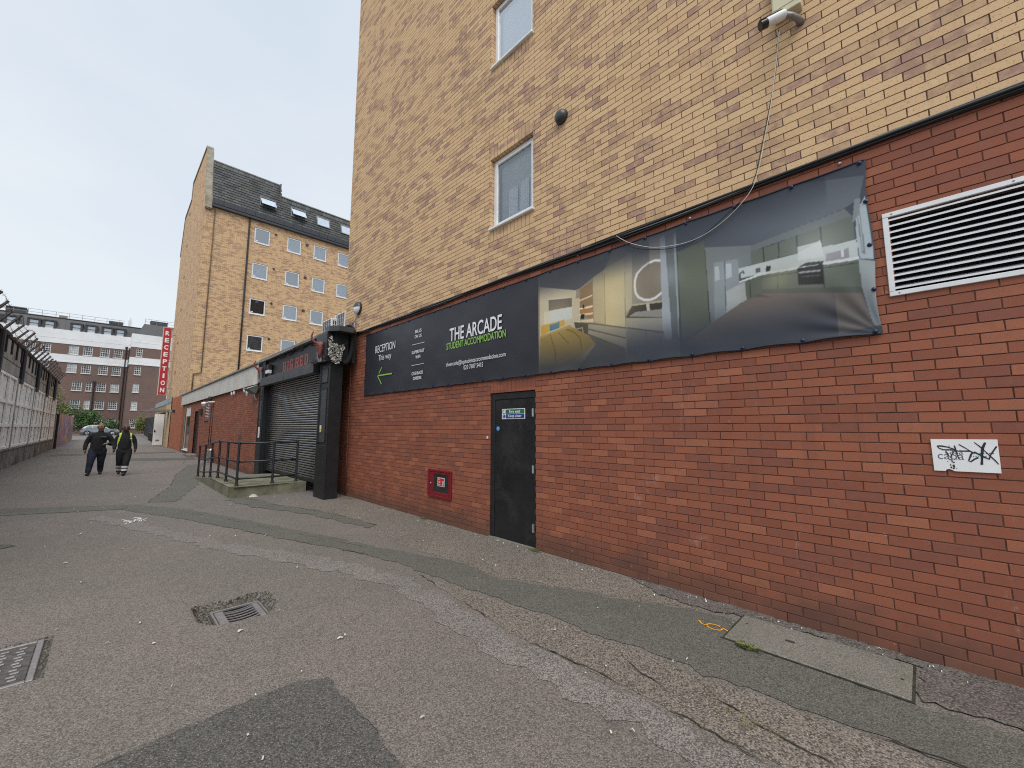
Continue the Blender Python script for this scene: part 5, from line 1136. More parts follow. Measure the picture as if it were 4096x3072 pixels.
t = thing('dome_camera', 'white dome camera on a short arm above the black wall pipes', 'camera', (XL-.2, 24.3, 2.6))
b = MB(); b.tube([(XL, 23.7, 2.81), (XL-.18, 24.0, 2.81), (XL-.28, 24.3, 2.77)], .035, 8); b.build('arm', M['cam_white'], t, smooth=True)
b = MB(); b.lathe([(.05, .1), (.13, .06), (.15, 0), (.12, -.03), (.10, -.08), (.04, -.13)][::-1], (XL-.30, 24.4, 2.73), 'z', 18); b.build('dome', M['cam_white'], t, smooth=True)
b = MB(); b.lathe([(.06, -.1), (.09, -.05), (.09, .05), (.05, .1)], (XL-.16, 24.0, 2.98), 'z', 14); b.build('motor', M['trim'], t, smooth=True)
for k, y in enumerate((19.75, 19.3, 17.6)):
    b = MB(); b.lathe([(.01, -.085), (.035, -.065), (.045, -.01), (.035, .05), (.015, .07)], (XL-.06, y, 2.97), 'z', 12); o = b.build('egg_lamp', M['diffuser'], smooth=True); tag(o, ('egg-shaped white lamp under the fascia, far one of a close pair', 'egg-shaped white lamp under the fascia, near one of a close pair', 'single egg-shaped white lamp under the fascia beside the floodlight')[k], 'lamp', 'egg lamps under the fascia')
    b = MB(); b.box(XL-.1, XL, y-.02, y+.02, 3.02, 3.05, b=.004); b.build('arm', M['cam_white'], o)
t = thing('floodlight', 'white wedge floodlight tilted down beside the far club pillar', 'lamp', (3.45, 16.1, 2.7))
b = MB(); b.prism([(3.22, 2.90), (3.50, 3.02), (3.54, 2.95), (3.48, 2.74)], 15.72, 16.3, 'y'); b.build('housing', simple('flood_green_grey', (.10, .13, .12), .5), t)
b = MB(); b.prism([(3.20, 2.905), (3.50, 3.035), (3.50, 3.022), (3.21, 2.885)], 15.70, 16.32, 'y'); b.build('visor', M['cam_white'], t)
b = MB(); b.lathe([(.03, -.12), (.05, -.08), (.05, .07), (.03, .1)], (3.38, 16.45, 2.80), 'z', 14); b.build('sensor', M['cam_white'], t, smooth=True)
b = MB(); b.tube([(3.48, 16.0, 2.8), (3.52, 16.0, 2.6), (3.57, 16.0, 2.55)], .02, 6); b.build('bracket', M['cam_white'], t)
b = MB(); b.box(XL-.01, XL-.002, 17.9, 18.35, 1.17, 1.33); o = b.build('painted_square', simple('grey_purple_square', (.11, .06, .06), .8)); tag(o, 'small dark painted square on the low red wall', 'paint')
t = thing('standpipe', 'grey metal standpipe valve at the foot of the low red wall', 'valve', (XL-.15, 22.8, 0))
b = MB(); b.tube([(XL-.15, 22.7, 0), (XL-.15, 22.7, .55)], .05, 10); b.build('riser', M['grey_metal'], t); b = MB(); b.box(XL-.25, XL-.03, 23.0, 23.35, .1, .62, b=.02); b.build('box', M['grey_metal'], t); b = MB(); b.lathe([(.07, 0), (.09, .03), (.03, .1)], (XL-.15, 22.7, .55), 'z', 12); b.build('cap', M['steel'], t)

# ------------------------------------------------------------------ tall mansard building
XG, YF, YB_ = 3.6, 33.43, 47.0
tall = thing('mansard_building', 'tall buff brick building with slate mansard roof and rows of square windows', 'building', (10, 40, 0))
rows = [(15.10, 16.25), (12.43, 13.57), (9.76, 10.90), (7.07, 8.21), (4.40, 5.54)]; cols = [(6.57, 7.60), (8.75, 9.77), (10.69, 11.70), (12.62, 13.60), (14.6, 15.6), (16.6, 17.6)]
FX1 = 19.0
hol = [(a, b_, c, d) for (c, d) in rows for (a, b_) in cols]
fs = MB(); wall_sheet(fs, XG, FX1, 3.3, 16.8, hol, YF+.006, 'y', .12); wf = fs.build('front_wall', M['mortar_far'], tall)
h2 = [(a, b_, c-.15, d+.225) for a, b_, c, d in hol]
rc = [r for r, f in brick_rects(XG, FX1, 3.3, 16.8, h2, YF+100.0)]
for a, b_, c, d in hol: rc += [r for r, f in soldiers(a, b_, c-.15, c, 13)+soldiers(a, b_, d, d+.225, 13)]
V, Fq = bricks_mesh(rc, YF, 'y', .1, 0); np_mesh('brickwork', V, Fq, M['buff'], wf, 'stuff')
for i, (c, d) in enumerate(rows):
    for j, (a, b_) in enumerate(cols):
        room = 'blind' if (i*3+j*2) % 5 else 'grey_room'
        if i == 2 and j == 0: room = 'dark_room'
        if i == 3: room = 'grey_room'
        wi = upvc_window(tall, 'y', a+.004, b_-.004, c+.003, d-.003, YF+.03, room=room, glassm='glass_far', fw=.045, sw=.04, sillx=.0)
        s = MB(); s.box(a+.12, a+.26, YF+.035, YF+.038, c+.13, c+.19); s.build('window_sticker', M['sign_white'], wi)
        if room == 'dark_room': s = MB(); s.lathe([(.10, 0), (.10, .02)], (a+.48, YF+.09, d-.2), '-y', 14); s.build('ceiling_lamp', M['diffuser'], wi)
        if j == 0:
            s = MB(); s.lathe([(.075, 0), (.075, .05), (.05, .09)], (b_+.36, YF, d-.12), '-y', 14); s.build('vent_cowl', M['dome'], tall)
        elif j in (1, 2):
            if j == 1: s = MB(); s.box(b_+.30, b_+.52, YF-.012, YF+.01, d-.32, d-.10, b=.003); s.build('air_brick', simple('brown_air_brick', (.10, .035, .025), .8), tall)
# gable wall
prof = [(YF+.05, 0), (YF+.05, 16.6), (34.9, 21.5), (35.1, 21.7), (41.7, 21.9), (41.85, 20.5), (45.6, 20.3), (YB_, 17.2), (YB_, 0)]
b = MB(); b.prism(prof, XG+.006, XG+.34, 'x'); gw = b.build('gable_wall', M['mortar_pale'], tall)
# keep bricks that lie wholly inside the outline
def gz_top(y):
    pts = prof[1:8]
    for (ya, za), (yb, zb) in zip(pts[:-1], pts[1:]):
        if ya <= y <= yb: return za+(zb-za)*(y-ya)/(yb-ya+1e-9)
    return 0
rg = [r for r, f in brick_rects(YF+.05, YB_, 3.9, 21.9, [], XG+100.0) if r[3] < min(gz_top(r[0]), gz_top(r[1]))]
V, Fq = bricks_mesh(rg, XG, 'x', .05, 0); np_mesh('brickwork', V, Fq, M['buff'], gw, 'stuff')
rg = [r for r, f in brick_rects(LY1-.3, 42.4, 0, 3.9, [], XG+100.0)]
V, Fq = bricks_mesh(rg, XG, 'x', .05, 0); np_mesh('red_brickwork', V, Fq, M['orange'], gw, 'stuff')
P = [(YF-.10, 16.55), (34.82, 21.62), (35.05, 21.85), (41.78, 22.05), (41.9, 20.62), (45.65, 20.45), (YB_+.1, 17.2)]
for i in range(len(P)-1):
    (ya, za), (yb, zb) = P[i], P[i+1]; b = MB(); d = Vector((yb-ya, zb-za)).normalized(); nn = Vector((-d.y, d.x))*.10
    b.add([(XG-.04, ya, za), (XG+.36, ya, za), (XG+.36, yb, zb), (XG-.04, yb, zb), (XG-.04, ya+nn.x, za+nn.y), (XG+.36, ya+nn.x, za+nn.y), (XG+.36, yb+nn.x, zb+nn.y), (XG-.04, yb+nn.x, zb+nn.y)], [(0,3,2,1), (4,5,6,7), (0,1,5,4), (1,2,6,5), (2,3,7,6), (3,0,4,7)]); b.build('coping', M['coping'], tall)
# kneeler block at the eave
b = MB(); b.box(XG-.03, XG+.36, YF-.14, YF+.04, 16.5, 17.5, b=.01); b.build('kneeler', M['coping'], tall)
# mansard: one joined sheet of overlapping slates on a sloped deck
za, ya, zb, yb = 17.35, YF-.08, 20.7, 34.45
def ms(z): return ya+(z-za)*(yb-ya)/(zb-za)
ztop = lambda x: 20.7 if x < 8.25 else 19.62
b = MB(); b.add([(XG+.34, ms(17.2)+.06, 17.2), (FX1, ms(17.2)+.06, 17.2), (FX1, ms(19.6)+.06, 19.6), (8.25, ms(19.6)+.06, 19.6), (8.25, ms(20.65)+.06, 20.65), (XG+.34, ms(20.65)+.06, 20.65)], [(0,1,2,3,4,5)]); rf = b.build('mansard_roof', M['gutter'], tall)
sm = MB(); rr_ = random.Random(3); z = 17.38; row = 0
while z < 20.6:
    x = XG+.34-(row % 2)*.17
    while x < FX1:
        if z+.24 < ztop(x+.17):
            x0, x1 = max(x+.008, XG+.34), x+.332; t0, t1 = -.030+rr_.uniform(-.004, .004), .012; zz1 = z+.36
            sm.add([(x0, ms(z)+t0, z+rr_.uniform(-.006, .006)), (x1, ms(z)+t0, z+rr_.uniform(-.006, .006)), (x1, ms(zz1)+t1+.02, zz1), (x0, ms(zz1)+t1+.02, zz1), (x0, ms(z)+t0+.012, z), (x1, ms(z)+t0+.012, z)], [(0,1,2,3), (4,5,1,0)])
        x += .34
    z += .225; row += 1
sm.build('slates', M['slate'], rf, kind='stuff')
b = MB(); b.box(XG+.34, 8.28, ms(20.7)-.03, ms(20.7)+.4, 20.64, 20.74, b=.01); b.build('ridge_capping', M['lead'], rf); b = MB(); b.box(8.26, FX1, ms(19.62)-.03, ms(19.62)+.4, 19.58, 19.68, b=.01); b.build('ridge_capping', M['lead'], rf)
b = MB(); b.box(XG+.34, 8.26, ms(20.7)+.4, YB_-1.2, 20.55, 20.65); b.box(8.26, FX1, ms(19.6)+.35, YB_-1.2, 19.5, 19.58); b.box(8.2, 8.27, ms(19.6), YB_-1.3, 19.5, 20.65); b.build('flat_top', M['felt'], rf)
b = MB(); b.add([(XG+.34, YF-.16, 16.86), (FX1, YF-.16, 16.86), (FX1, YF-.1, 17.36), (XG+.34, YF-.1, 17.36), (XG+.34, YF+.1, 17.4), (FX1, YF+.1, 17.4)], [(0,1,2,3), (3,2,5,4)]); b.build('lead_band', M['gutter'], rf)
for k in range(24):
    x = XG+.36+k*.64; b = MB(); b.box(x, x+.62, YF-.185, YF-.15, 16.98, 17.33, b=.006); b.build('lead_sheet', M['gutter'], rf)
b = MB(); b.box(XG+.34, FX1, YF-.24, YF-.02, 16.74, 16.86, b=.02); b.build('gutter', M['gutter'], tall)
b = MB(); b.tube([(6.21, YF-.10, 16.8), (6.21, YF-.07, 16.5), (6.21, YF-.07, 10), (6.21, YF-.07, 4.0)], .055, 10); b.build('downpipe', M['pipe_black'], tall, smooth=True)
b = MB(); b.tube([(4.15, YF-.04, 16.6), (4.15, YF-.04, 10), (4.15, YF-.04, 5.2), (3.75, YF-.05, 5.1), (3.75, YF-.05, 4.0)], .035, 8); b.build('thin_pipe', simple('rusty_pipe', (.11, .075, .05), .7), tall, smooth=True)
for k, (x0, x1) in enumerate(((6.80, 7.90), (8.93, 10.04), (10.86, 11.92), (12.82, 13.9), (14.8, 15.9), (16.8, 17.9))):
    z0, z1 = 18.05, 18.93; sk = MB(); off_ = -.10
    def pt(x, z, d): return (x, ms(z)+d, z)
    def sbox(mb, x0, x1, z0, z1, d0, d1): mb.add([pt(x0,z0,d0), pt(x1,z0,d0), pt(x1,z1,d0), pt(x0,z1,d0), pt(x0,z0,d1), pt(x1,z0,d1), pt(x1,z1,d1), pt(x0,z1,d1)], [(0,1,2,3), (5,4,7,6), (4,0,3,7), (1,5,6,2), (3,2,6,7), (4,5,1,0)])
    op = k < 2
    sbox(sk, x0, x0+.07, z0, z1, -.09, .05); sbox(sk, x1-.07, x1, z0, z1, -.09, .05); sbox(sk, x0+.07, x1-.07, z1-.07, z1, -.09, .05); sbox(sk, x0+.07, x1-.07, z0, z0+.07, -.09, .05)
    so = sk.build('skylight', simple('skylight_frame', (.12, .12, .12), .5) if k < 1 else M['lead'], rf)
    g2 = MB()
    if op: g2.add([(x0+.06, ms(z1)-.1, z1-.12), (x1-.06, ms(z1)-.1, z1-.12), (x1-.06, ms(z0)-.42, z0+.08), (x0+.06, ms(z0)-.42, z0+.08), (x0+.06, ms(z1)-.06, z1-.12), (x1-.06, ms(z1)-.06, z1-.12), (x1-.06, ms(z0)-.38, z0+.08), (x0+.06, ms(z0)-.38, z0+.08)], [(3,2,1,0), (4,5,6,7), (0,4,7,3), (1,2,6,5), (3,7,6,2)])
    else: sbox(g2, x0+.07, x1-.07, z0+.07, z1-.07, -.06, -.05)
    g2.build('pane', simple('skylight_pane', (.50, .58, .68), .12) if k < 9 else M['glass_far'], so)
    g3 = MB(); sbox(g3, x0+.07, x1-.07, z0+.07, z1-.07, .0, .03); g3.build('reveal', M['dark_room'], so)
for z in (19.5, 16.7, 14.0, 11.2, 8.45, 6.0):
    b = MB(); b.box(XG-.03, XG+.01, 42.2, 42.42, z-.11, z+.11, b=.004); b.build('air_brick', M['trim'], tall)
b = MB(); b.box(XG+.34, FX1, YB_-.1, YB_, 0, 17.2); b.box(FX1-.1, FX1, YF+.12, YB_-.1, 0, 19.5); b.build('rear_wall', M['mortar_far'], tall)

# ------------------------------------------------------------------ RECEPTION blade sign
t = thing('reception_sign', 'tall red projecting sign with white vertical RECEPTION lettering', 'sign', (3.02, 44.3, 4.2))
ys_ = 44.3; def_ = lambda x, y: on_y(200+x*.22604, 1250+y*.22604, ys_)
(xa, zt_), (xb, _z) = def_(2010, 250), def_(2165, 262); (xc, zb_), _ = def_(1895, 1460), 0
xa = (xa+xc)/2; xb = xa+.56
b = MB(); b.box(xa, xb, ys_, ys_+.16, zb_, zt_, b=.01); b.build('panel', simple('cream_sign_edge', (.55, .50, .42), .6), t)
b = MB(); b.box(xa+.045, xb-.03, ys_-.012, ys_+.001, zb_+.05, zt_-.05); b.build('red_face', simple('sign_red', (.42, .022, .035), .45, var=.06), t)
for i, ch in enumerate('RECEPTION'):
    zc_ = zt_-.52-i*(zt_-zb_-.95)/8; wch = .06 if ch == 'I' else .135
    xm = (xa+xb)/2+.01; text_on('letter', ch, M['sign_white'], t, xm-wch, xm+wch, zc_-.19, zc_+.19, ys_-.014, 'y', bold=.035)
for z in (zb_+.6, (zb_+zt_)/2, zt_-.6):
    b = MB(); b.tube([(xb-.02, ys_+.08, z), (XG+.02, ys_+.08, z)], .03, 8); b.build('bracket', M['grey_metal'], t)
b = MB(); b.tube([(xb+.06, ys_+.08, zb_-.3), (xb+.06, ys_+.08, zt_-.2)], .025, 8); b.build('stay', M['white_paint'], t)
# entrance bay, canopy, open white door
en = thing('entrance_bay', 'low entrance bay with tan fascia and blue-grey coping beyond the red brick corner', 'entrance', (3.9, 50, 0))
b = MB(); b.box(3.62, 9, 42.6, 58, 2.95, 3.62); b.build('fascia', simple('tan_fascia', (.34, .24, .12), .8, var=.15), en)
b = MB(); b.box(3.56, 9, 42.55, 58.1, 3.62, 4.06, b=.01); b.build('coping', simple('blue_grey_coping', (.30, .35, .40), .5), en)
b = MB(); b.box(3.56, 3.75, 42.42, 42.6, 0, 4.06, b=.01); b.build('end_post', M['trim'], en)
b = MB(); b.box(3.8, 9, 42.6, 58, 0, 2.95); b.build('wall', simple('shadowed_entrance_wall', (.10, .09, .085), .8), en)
for k in range(4):
    b = MB(); y = 43.0+k*1.05; b.box(3.68, 3.75, y, y+.08, 0, 2.9, b=.005); b.build('door_frame', M['grey_metal'], en); b = MB(); b.box(3.70, 3.71, y+.09, y+1.04, .1, 2.85); b.build('glazing', M['glass_dark'], en)
b = MB(); b.box(3.70, 3.78, 42.7, 42.95, 0, 2.9); b.build('posters', simple('paper_posters', (.42, .38, .32), .7, var=.5, vscale=4), en)
t = thing('canopy', 'thin grey entrance canopy projecting over the alley', 'canopy', (2.7, 45, 2.85))
b = MB(); b.prism([(1.80, 2.90), (2.3, 3.05), (3.6, 3.08), (3.6, 2.86), (2.2, 2.84)], 44.0, 45.3, 'y'); b.build('roof', simple('canopy_grey', (.20, .21, .19), .6), t)
b = MB(); b.box(2.2, 3.58, 43.985, 44.0, 2.90, 3.02); b.build('front_trim', M['grey_metal'], t)
b = MB(); b.tube([(3.6, 43.9, 3.55), (2.4, 44.2, 3.06)], .012, 6); b.build('tie_rod', M['grey_metal'], t)
t = thing('open_door', 'tall white door standing open beneath the canopy', 'door', (3.2, 46.4, .12))
b = MB(); b.box(2.86, 3.50, 46.38, 46.43, .10, 2.72, b=.006); b.build('leaf', simple('bright_white_door', (.86, .87, .87), .4, var=.02), t)
b = MB(); b.box(2.90, 2.98, 46.35, 46.38, 1.18, 1.36, b=.005); b.build('lock', M['trim'], t); b = MB(); b.tube([(2.95, 46.33, 1.3), (3.03, 46.33, 1.25)], .015, 6); b.build('handle', M['trim'], t)
b = MB(); b.box(3.05, 3.30, 46.372, 46.38, .42, .55); b.build('letter_vent', M['grey_metal'], t)
b = MB(); b.box(XG-.18, XG, 40.0, 40.3, 2.72, 2.92, b=.01); o = b.build('wall_lamp', M['trim']); tag(o, 'small boxy lamp on the orange brick corner', 'lamp'); b = MB(); b.box(XG-.185, XG-.18, 40.03, 40.27, 2.75, 2.89); b.build('lens', M['diffuser'], o)
t = thing('steel_fence', 'dark sheet-steel fence beyond the open white door', 'fence', (4.4, 80, 0))
for k in range(10):
    ya_, yb_ = 60+k*3.6, 63.6+k*3.6; xa_, xb_ = 3.75+(ya_-60)*.026, 3.75+(yb_-60)*.026
    b = MB(); b.add([(xa_, ya_+.04, gz(ya_)), (xb_, yb_-.04, gz(yb_)), (xb_, yb_-.04, gz(yb_)+2.7), (xa_, ya_+.04, gz(ya_)+2.7), (xa_+.05, ya_+.04, gz(ya_)), (xb_+.05, yb_-.04, gz(yb_)), (xb_+.05, yb_-.04, gz(yb_)+2.7), (xa_+.05, ya_+.04, gz(ya_)+2.7)], [(0,3,2,1), (4,5,6,7), (3,7,6,2), (0,4,7,3), (1,2,6,5)]); b.build('panel', simple('fence_slate_grey', (.045, .05, .055), .6), t)
    b = MB(); b.box(xa_-.05, xa_+.08, ya_-.04, ya_+.04, gz(ya_), gz(ya_)+2.75); b.build('post', M['trim'], t)
t = thing('iron_railing', 'short row of black pointed railings before the steel fence', 'railing', (3.6, 58, 0))
for k in range(9):
    y = 56.5+k*1.1; x = 3.55+(y-56)*.012; b = MB(); b.tube([(x, y, gz(y)), (x, y, .75+gz(y)), (x, y, .86+gz(y)), (x, y, 1.02+gz(y))], [.05, .05, .09, .005], 8); b.build('picket', M['trim'], t)
for z in (.25, .72): b = MB(); b.tube([(3.55, 56.4, z), (3.66, 65.5, z+.08)], .03, 6); b.build('rail', M['trim'], t)

# ------------------------------------------------------------------ left concrete wall with security spikes
XW = -2.65
M['wall_white'] = simple('flaking_white_panel', (.80, .80, .78), .8, var=.08, vscale=1.2, dirt=((.48,.47,.45,1), 3.5, .62, .6), bump=.2, bscale=12)
M['conc_band'] = simple('grey_concrete_band', (.29, .28, .26), .95, var=.25, vscale=1.6, dirt=((.10,.095,.085,1), 1.1, .52, .8), bump=.3, bscale=15)
M['plinth'] = simple('stained_plinth', (.19, .185, .17), .95, var=.35, vscale=1.3, dirt=((.06,.06,.058,1), .9, .47, .85), bump=.3, bscale=10)
M['coping_dark'] = simple('black_mossy_coping', (.05, .045, .038), .95, var=.4, vscale=5); M['spike'] = simple('rusty_black_iron', (.035, .028, .026), .8, var=.3, vscale=20); M['graf'] = simple('black_graffiti', (.03, .03, .035), .8)
lw_ = thing('concrete_wall', 'high concrete boundary wall with white panels, stained plinth and dark coping', 'wall', (XW-.2, 28, 0))
WY0, WY1 = 5.4, 43.6
b = MB(); b.box(XW-.35, XW, WY0, WY1, -.1, .70, b=.01); b.build('plinth', M['plinth'], lw_)
b = MB(); b.box(XW-.35, XW+.04, WY0, WY1, .70, .765, b=.01); b.build('ledge', M['plinth'], lw_)
b = MB(); b.box(XW-.35, XW-.13, WY0, WY1, .765, 3.55); b.build('panel_backing', M['wall_white'], lw_)
b = MB(); b.box(XW-.35, XW-.02, WY0, WY1, 3.55, 4.72, b=.01); b.build('top_band', M['conc_band'], lw_)
b = MB(); b.box(XW-.022, XW-.012, WY0, WY1, 3.955, 3.98); b.build('band_joint', M['spike'], lw_)
r = random.Random(12)
for k in range(96):          # broken, mossy coping stones
    y = WY0+k*.4; b = MB(); b.box(XW-.40, XW+.05+r.uniform(-.02, .02), y, y+.395, 4.70, 4.80+r.uniform(0, .06), b=.02); b.build('coping_stone', M['coping_dark'], lw_)
bays = [5.4, 10.3, 15.3, 20.4, 25.4, 30.6, 35.5, 40.0, 43.6]
for i in range(len(bays)-1):
    y0, y1 = bays[i]+.10, bays[i+1]-.06; n = 3
    b = MB(); b.box(XW-.08, XW-.01, y0, y0+.10, .77, 3.53, b=.008); b.box(XW-.08, XW-.01, y1-.10, y1, .77, 3.53, b=.008); b.box(XW-.08, XW-.011, y0+.1, y1-.1, 3.43, 3.53, b=.008); b.box(XW-.08, XW-.011, y0+.1, y1-.1, .77, .87, b=.008)
    fr_ = b.build('panel_frame', M['wall_white'], lw_)
    for j in range(1, n):
        y = y0+(y1-y0)*j/n; b = MB(); b.box(XW-.08, XW-.014, y-.06, y+.06, .87, 3.43, b=.008); b.build('mullion', M['wall_white'], fr_)
    for z in (1.66, 2.52):
        b = MB(); b.box(XW-.08, XW-.017, y0+.1, y1-.1, z-.06, z+.06, b=.008); b.build('transom', M['wall_white'], fr_)
    for j in range(n):
        for q, (z0, z1) in enumerate(((.87, 1.60), (1.72, 2.46), (2.58, 3.43))):
            ya_, yb_ = y0+(y1-y0)*j/n+.06, y0+(y1-y0)*(j+1)/n-.06; b = MB(); b.box(XW-.132, XW-.088, ya_, yb_, z0-.01, z1+.01); b.build('panel', M['wall_white'], fr_)
            if bays[i] > 19 and r.random() < (.75 if q != 1 else .15):
                g_ = MB(); cy, cz = (ya_+yb_)/2, z0+(z1-z0)*r.uniform(.3, .6); pts = [(cy+r.uniform(-.35, .35), cz+r.uniform(-.22, .22)) for _ in range(5)]
                stroke(g_, pts, .022, 0); g_.v = [(XW-.086, a, c) for a, c, _ in g_.v]; g_.build('graffiti', M['graf'], fr_)
    if i: 
        p = MB(); p.box(XW-.12, XW+.015, bays[i]-.055, bays[i]+.085, .0, 3.55, b=.01); p.build('pier', M['conc_band'], lw_)
        if bays[i] > 18: p = MB(); p.tube([(XW+.05, bays[i]+.3, 4.70), (XW+.05, bays[i]+.25, 3.5), (XW+.05, bays[i]+.2, 3.35)], .07, 8); p.build('downpipe', M['pipe_black'], lw_)
sp = []
for k in range(26):
    y = 12.4+k*1.18 if k < 13 else 27.8+(k-13)*1.15
    tl = r.uniform(.85, 1.1); b = MB(); p0 = Vector((XW+.03, y, 4.72)); p1 = p0+Vector((.30*tl, r.uniform(.15, .3), .52*tl))
    b.tube([p0, p1], [.042, .036], 4); s_ = b.build('spike', M['spike'], lw_)
    b = MB(); b.box(XW-.012, XW+.03, y-.045, y+.045, 4.12+r.uniform(-.05, .1), 4.70, b=.004); b.build('spike_foot', M['spike'], s_); sp.append((p0, p1))
for q in range(3):
    pts = []
    for i, (p0, p1) in enumerate(sp):
        c = p0+(p1-p0)*(.35+.3*q); pts.append(c)
        if i+1 < len(sp): 
            c2 = sp[i+1][0]+(sp[i+1][1]-sp[i+1][0])*(.35+.3*q); m_ = (c+c2)/2; pts.append(m_+Vector((.02, 0, r.uniform(-.14, .10))))
    b = MB(); b.tube(smoothpath(pts, 3), .006, 4); P_ = smoothpath(pts, 3)
    o = b.build('barbed_wire', M['spike']); tag(o, ('lowest', 'middle', 'topmost')[q]+' slack barbed wire strand strung along the wall spikes', 'wire')
    b = MB()
    for i in range(2, len(P_)-2, 3):
        c = P_[i]; b.tube([c+Vector((-.04, .02, -.04)), c+Vector((.04, -.02, .04))], .004, 3); b.tube([c+Vector((.04, .02, -.04)), c+Vector((-.04, -.02, .04))], .004, 3)
    b.build('barbs', M['spike'], o, kind='stuff')
# end pier, timber post and sprayed hoarding
t = thing('timber_post', 'thick dark timber post between the concrete wall and the graffiti hoarding', 'post', (XW, 45.3, 0))
b = MB(); b.box(XW-.15, XW+.10, 45.2, 45.55, 0, 2.62, b=.02); b.build('shaft', simple('dark_timber', (.035, .025, .02), .9, var=.3), t); b = MB(); b.box(XW-.3, XW-.02, 43.65, 45.2, 0, 2.55, b=.01); b.build('infill_board', M['plinth'], t); b = MB(); b.box(XW-.32, XW+.06, 43.6, 45.2, 2.55, 2.68, b=.01); b.build('cap_board', M['conc_band'], t)
g = NG('sprayed_hoarding'); n1 = g.noise(.9, 4, .6, dist=1.5); n2 = g.noise(.7, 3, .6, vec=g.comb(g.xyz()[1], g.math('MULTIPLY', g.xyz()[2], .5), 5.), dist=1.); c = g.mix(g.ramp(n1, .38, .55), (.16, .12, .20, 1), (.36, .15, .20, 1)); c = g.mix(g.ramp(n2, .54, .60), c, (.55, .28, .05, 1)); c = g.mix(g.ramp(g.noise(1.3, 5, .7), .60, .66), c, (.55, .53, .57, 1)); c = g.mix(g.ramp(g.noise(1.1, 3, .6, vec=g.comb(g.xyz()[1], g.xyz()[2], 9.)), .60, .68), c, (.05, .05, .10, 1)); g.col(c); g.rough(.6); M['hoard'] = g.mat
t = thing('graffiti_hoarding', 'timber hoarding sprayed purple, pink and orange along the alley', 'hoarding', (XW-.05, 56, 0))
for k in range(10):
    y0 = 45.6+k*2.35; x0 = XW-.02-k*.015; b = MB(); b.box(x0-.04, x0, y0, y0+2.33, gz(y0)-.05, gz(y0)+2.66+.02*(k % 2), b=.004); b.build('board', M['hoard'], t)
b = MB(); b.box(XW-.3, XW-.1, 69.1, 69.3, 0, 2.95); b.build('end_post', M['conc_band'], t)

# ------------------------------------------------------------------ far brown brick block
YM, YW, GZ = 102.0, 97.3, .33
g = NG('brown_brick_far'); x, y, z = g.xyz(); bt = g.n('ShaderNodeTexBrick'); g.set(bt.inputs['Vector'], g.comb(g.math('ADD', x, y), z)); bt.inputs['Scale'].default_value = 1.; bt.inputs['Brick Width'].default_value = .225; bt.inputs['Row Height'].default_value = .075; bt.inputs['Mortar Size'].default_value = .006; bt.inputs['Color1'].default_value = (.150, .092, .078, 1); bt.inputs['Color2'].default_value = (.205, .122, .102, 1); bt.inputs['Mortar'].default_value = (.17, .135, .12, 1)
c = g.mix(g.ramp(g.noise(.35, 5, .65), .42, .7, 0, .6), bt.outputs['Color'], (.12, .10, .085, 1)); c = g.mix(g.ramp(g.noise(.8, 4, .6), .6, .75, 0, .4), c, (.24, .15, .12, 1)); g.col(c); g.rough(.9); M['brown'] = g.mat
M['render_white'] = simple('white_render_far', (.74, .75, .76), .8, var=.05, vscale=.5, dirt=((.58,.59,.58,1), .6, .58, .6)); M['zinc'] = simple('dark_zinc', (.055, .057, .062), .55, var=.12, vscale=.6); M['zinc_seam'] = simple('zinc_seam', (.04, .042, .046), .6); M['bars'] = simple('white_glazing_bars', (.72, .72, .70), .6); M['pane_far'] = simple('far_pane_dark', (.05, .055, .065), .15, var=.3, vscale=.8); M['pane_curtain'] = simple('far_pane_curtain', (.40, .42, .44), .4, var=.35, vscale=1.4)
far = thing('mansion_block', 'long brown brick block with white bands and dark zinc mansard behind the trees', 'building', (-8, 108, GZ))
FX0, FXM = -34.0, 2.03
rowz = [15.58, 12.42, 9.38, 6.26, 3.15]; wh = 1.53
pairs = [-17.9, -13.4, -9.05, -4.16, -.36]
ww = []
for i, zt2 in enumerate(rowz):
    for c in pairs:
        if i >= 2 and c == -4.16: ww += [(c-.62, c+.55, zt2-wh, zt2), (c+1.02, c+1.74, zt2-wh, zt2)]; continue
        ww += [(c-1.46, c-.30, zt2-wh, zt2), (c+.24, c+1.38, zt2-wh, zt2)]
ww = [(a, min(b_, FXM-.2), c, d) for a, b_, c, d in ww]
fs = MB(); wall_sheet(fs, FX0, FXM, GZ-.3, 18.1, ww, YM, 'y', .18); fs.build('main_wall', M['brown'], far)
fs = MB(); w2_ = [(2.70, 3.51, 1.6+(zz-1.6)*.954-.05, 1.6+(zz-1.6)*.954+1.5) for zz in (14.704, 11.343, 8.065, 4.793, 1.536)]
w2_ += [(a+3.6, b_+3.6, c, d) for a, b_, c, d in w2_]+[(a+7, b_+7, c, d) for a, b_, c, d in w2_]
WXR = 15.
wall_sheet(fs, 1.98, WXR, GZ-.3, 18.1, w2_, YW, 'y', .18); fs.build('wing_wall', M['brown'], far)
b = MB(); b.quad((1.98, YM, GZ-.3), (1.98, YW, GZ-.3), (1.98, YW, 18.1), (1.98, YM, 18.1)); b.build('wing_return', M['brown'], far)
def band(z0, z1, t_, nm):
    b = MB(); b.box(FX0, FXM-.05-t_, YM-t_, YM+.0, z0, z1); b.build(nm, M['render_white'], far); b = MB(); b.box(1.98-t_, WXR, YW-t_, YW, z0, z1); b.build(nm, M['render_white'], far); b = MB(); b.box(1.98-t_, 1.98, YW, YM-.0, z0, z1); b.build(nm, M['render_white'], far)
band(15.72, 18.12, .06, 'white_band'); band(12.60, 13.90, .06, 'white_band'); band(12.58, 12.80, .10, 'white_lip'); band(16.6, 16.68, .08, 'string_course')
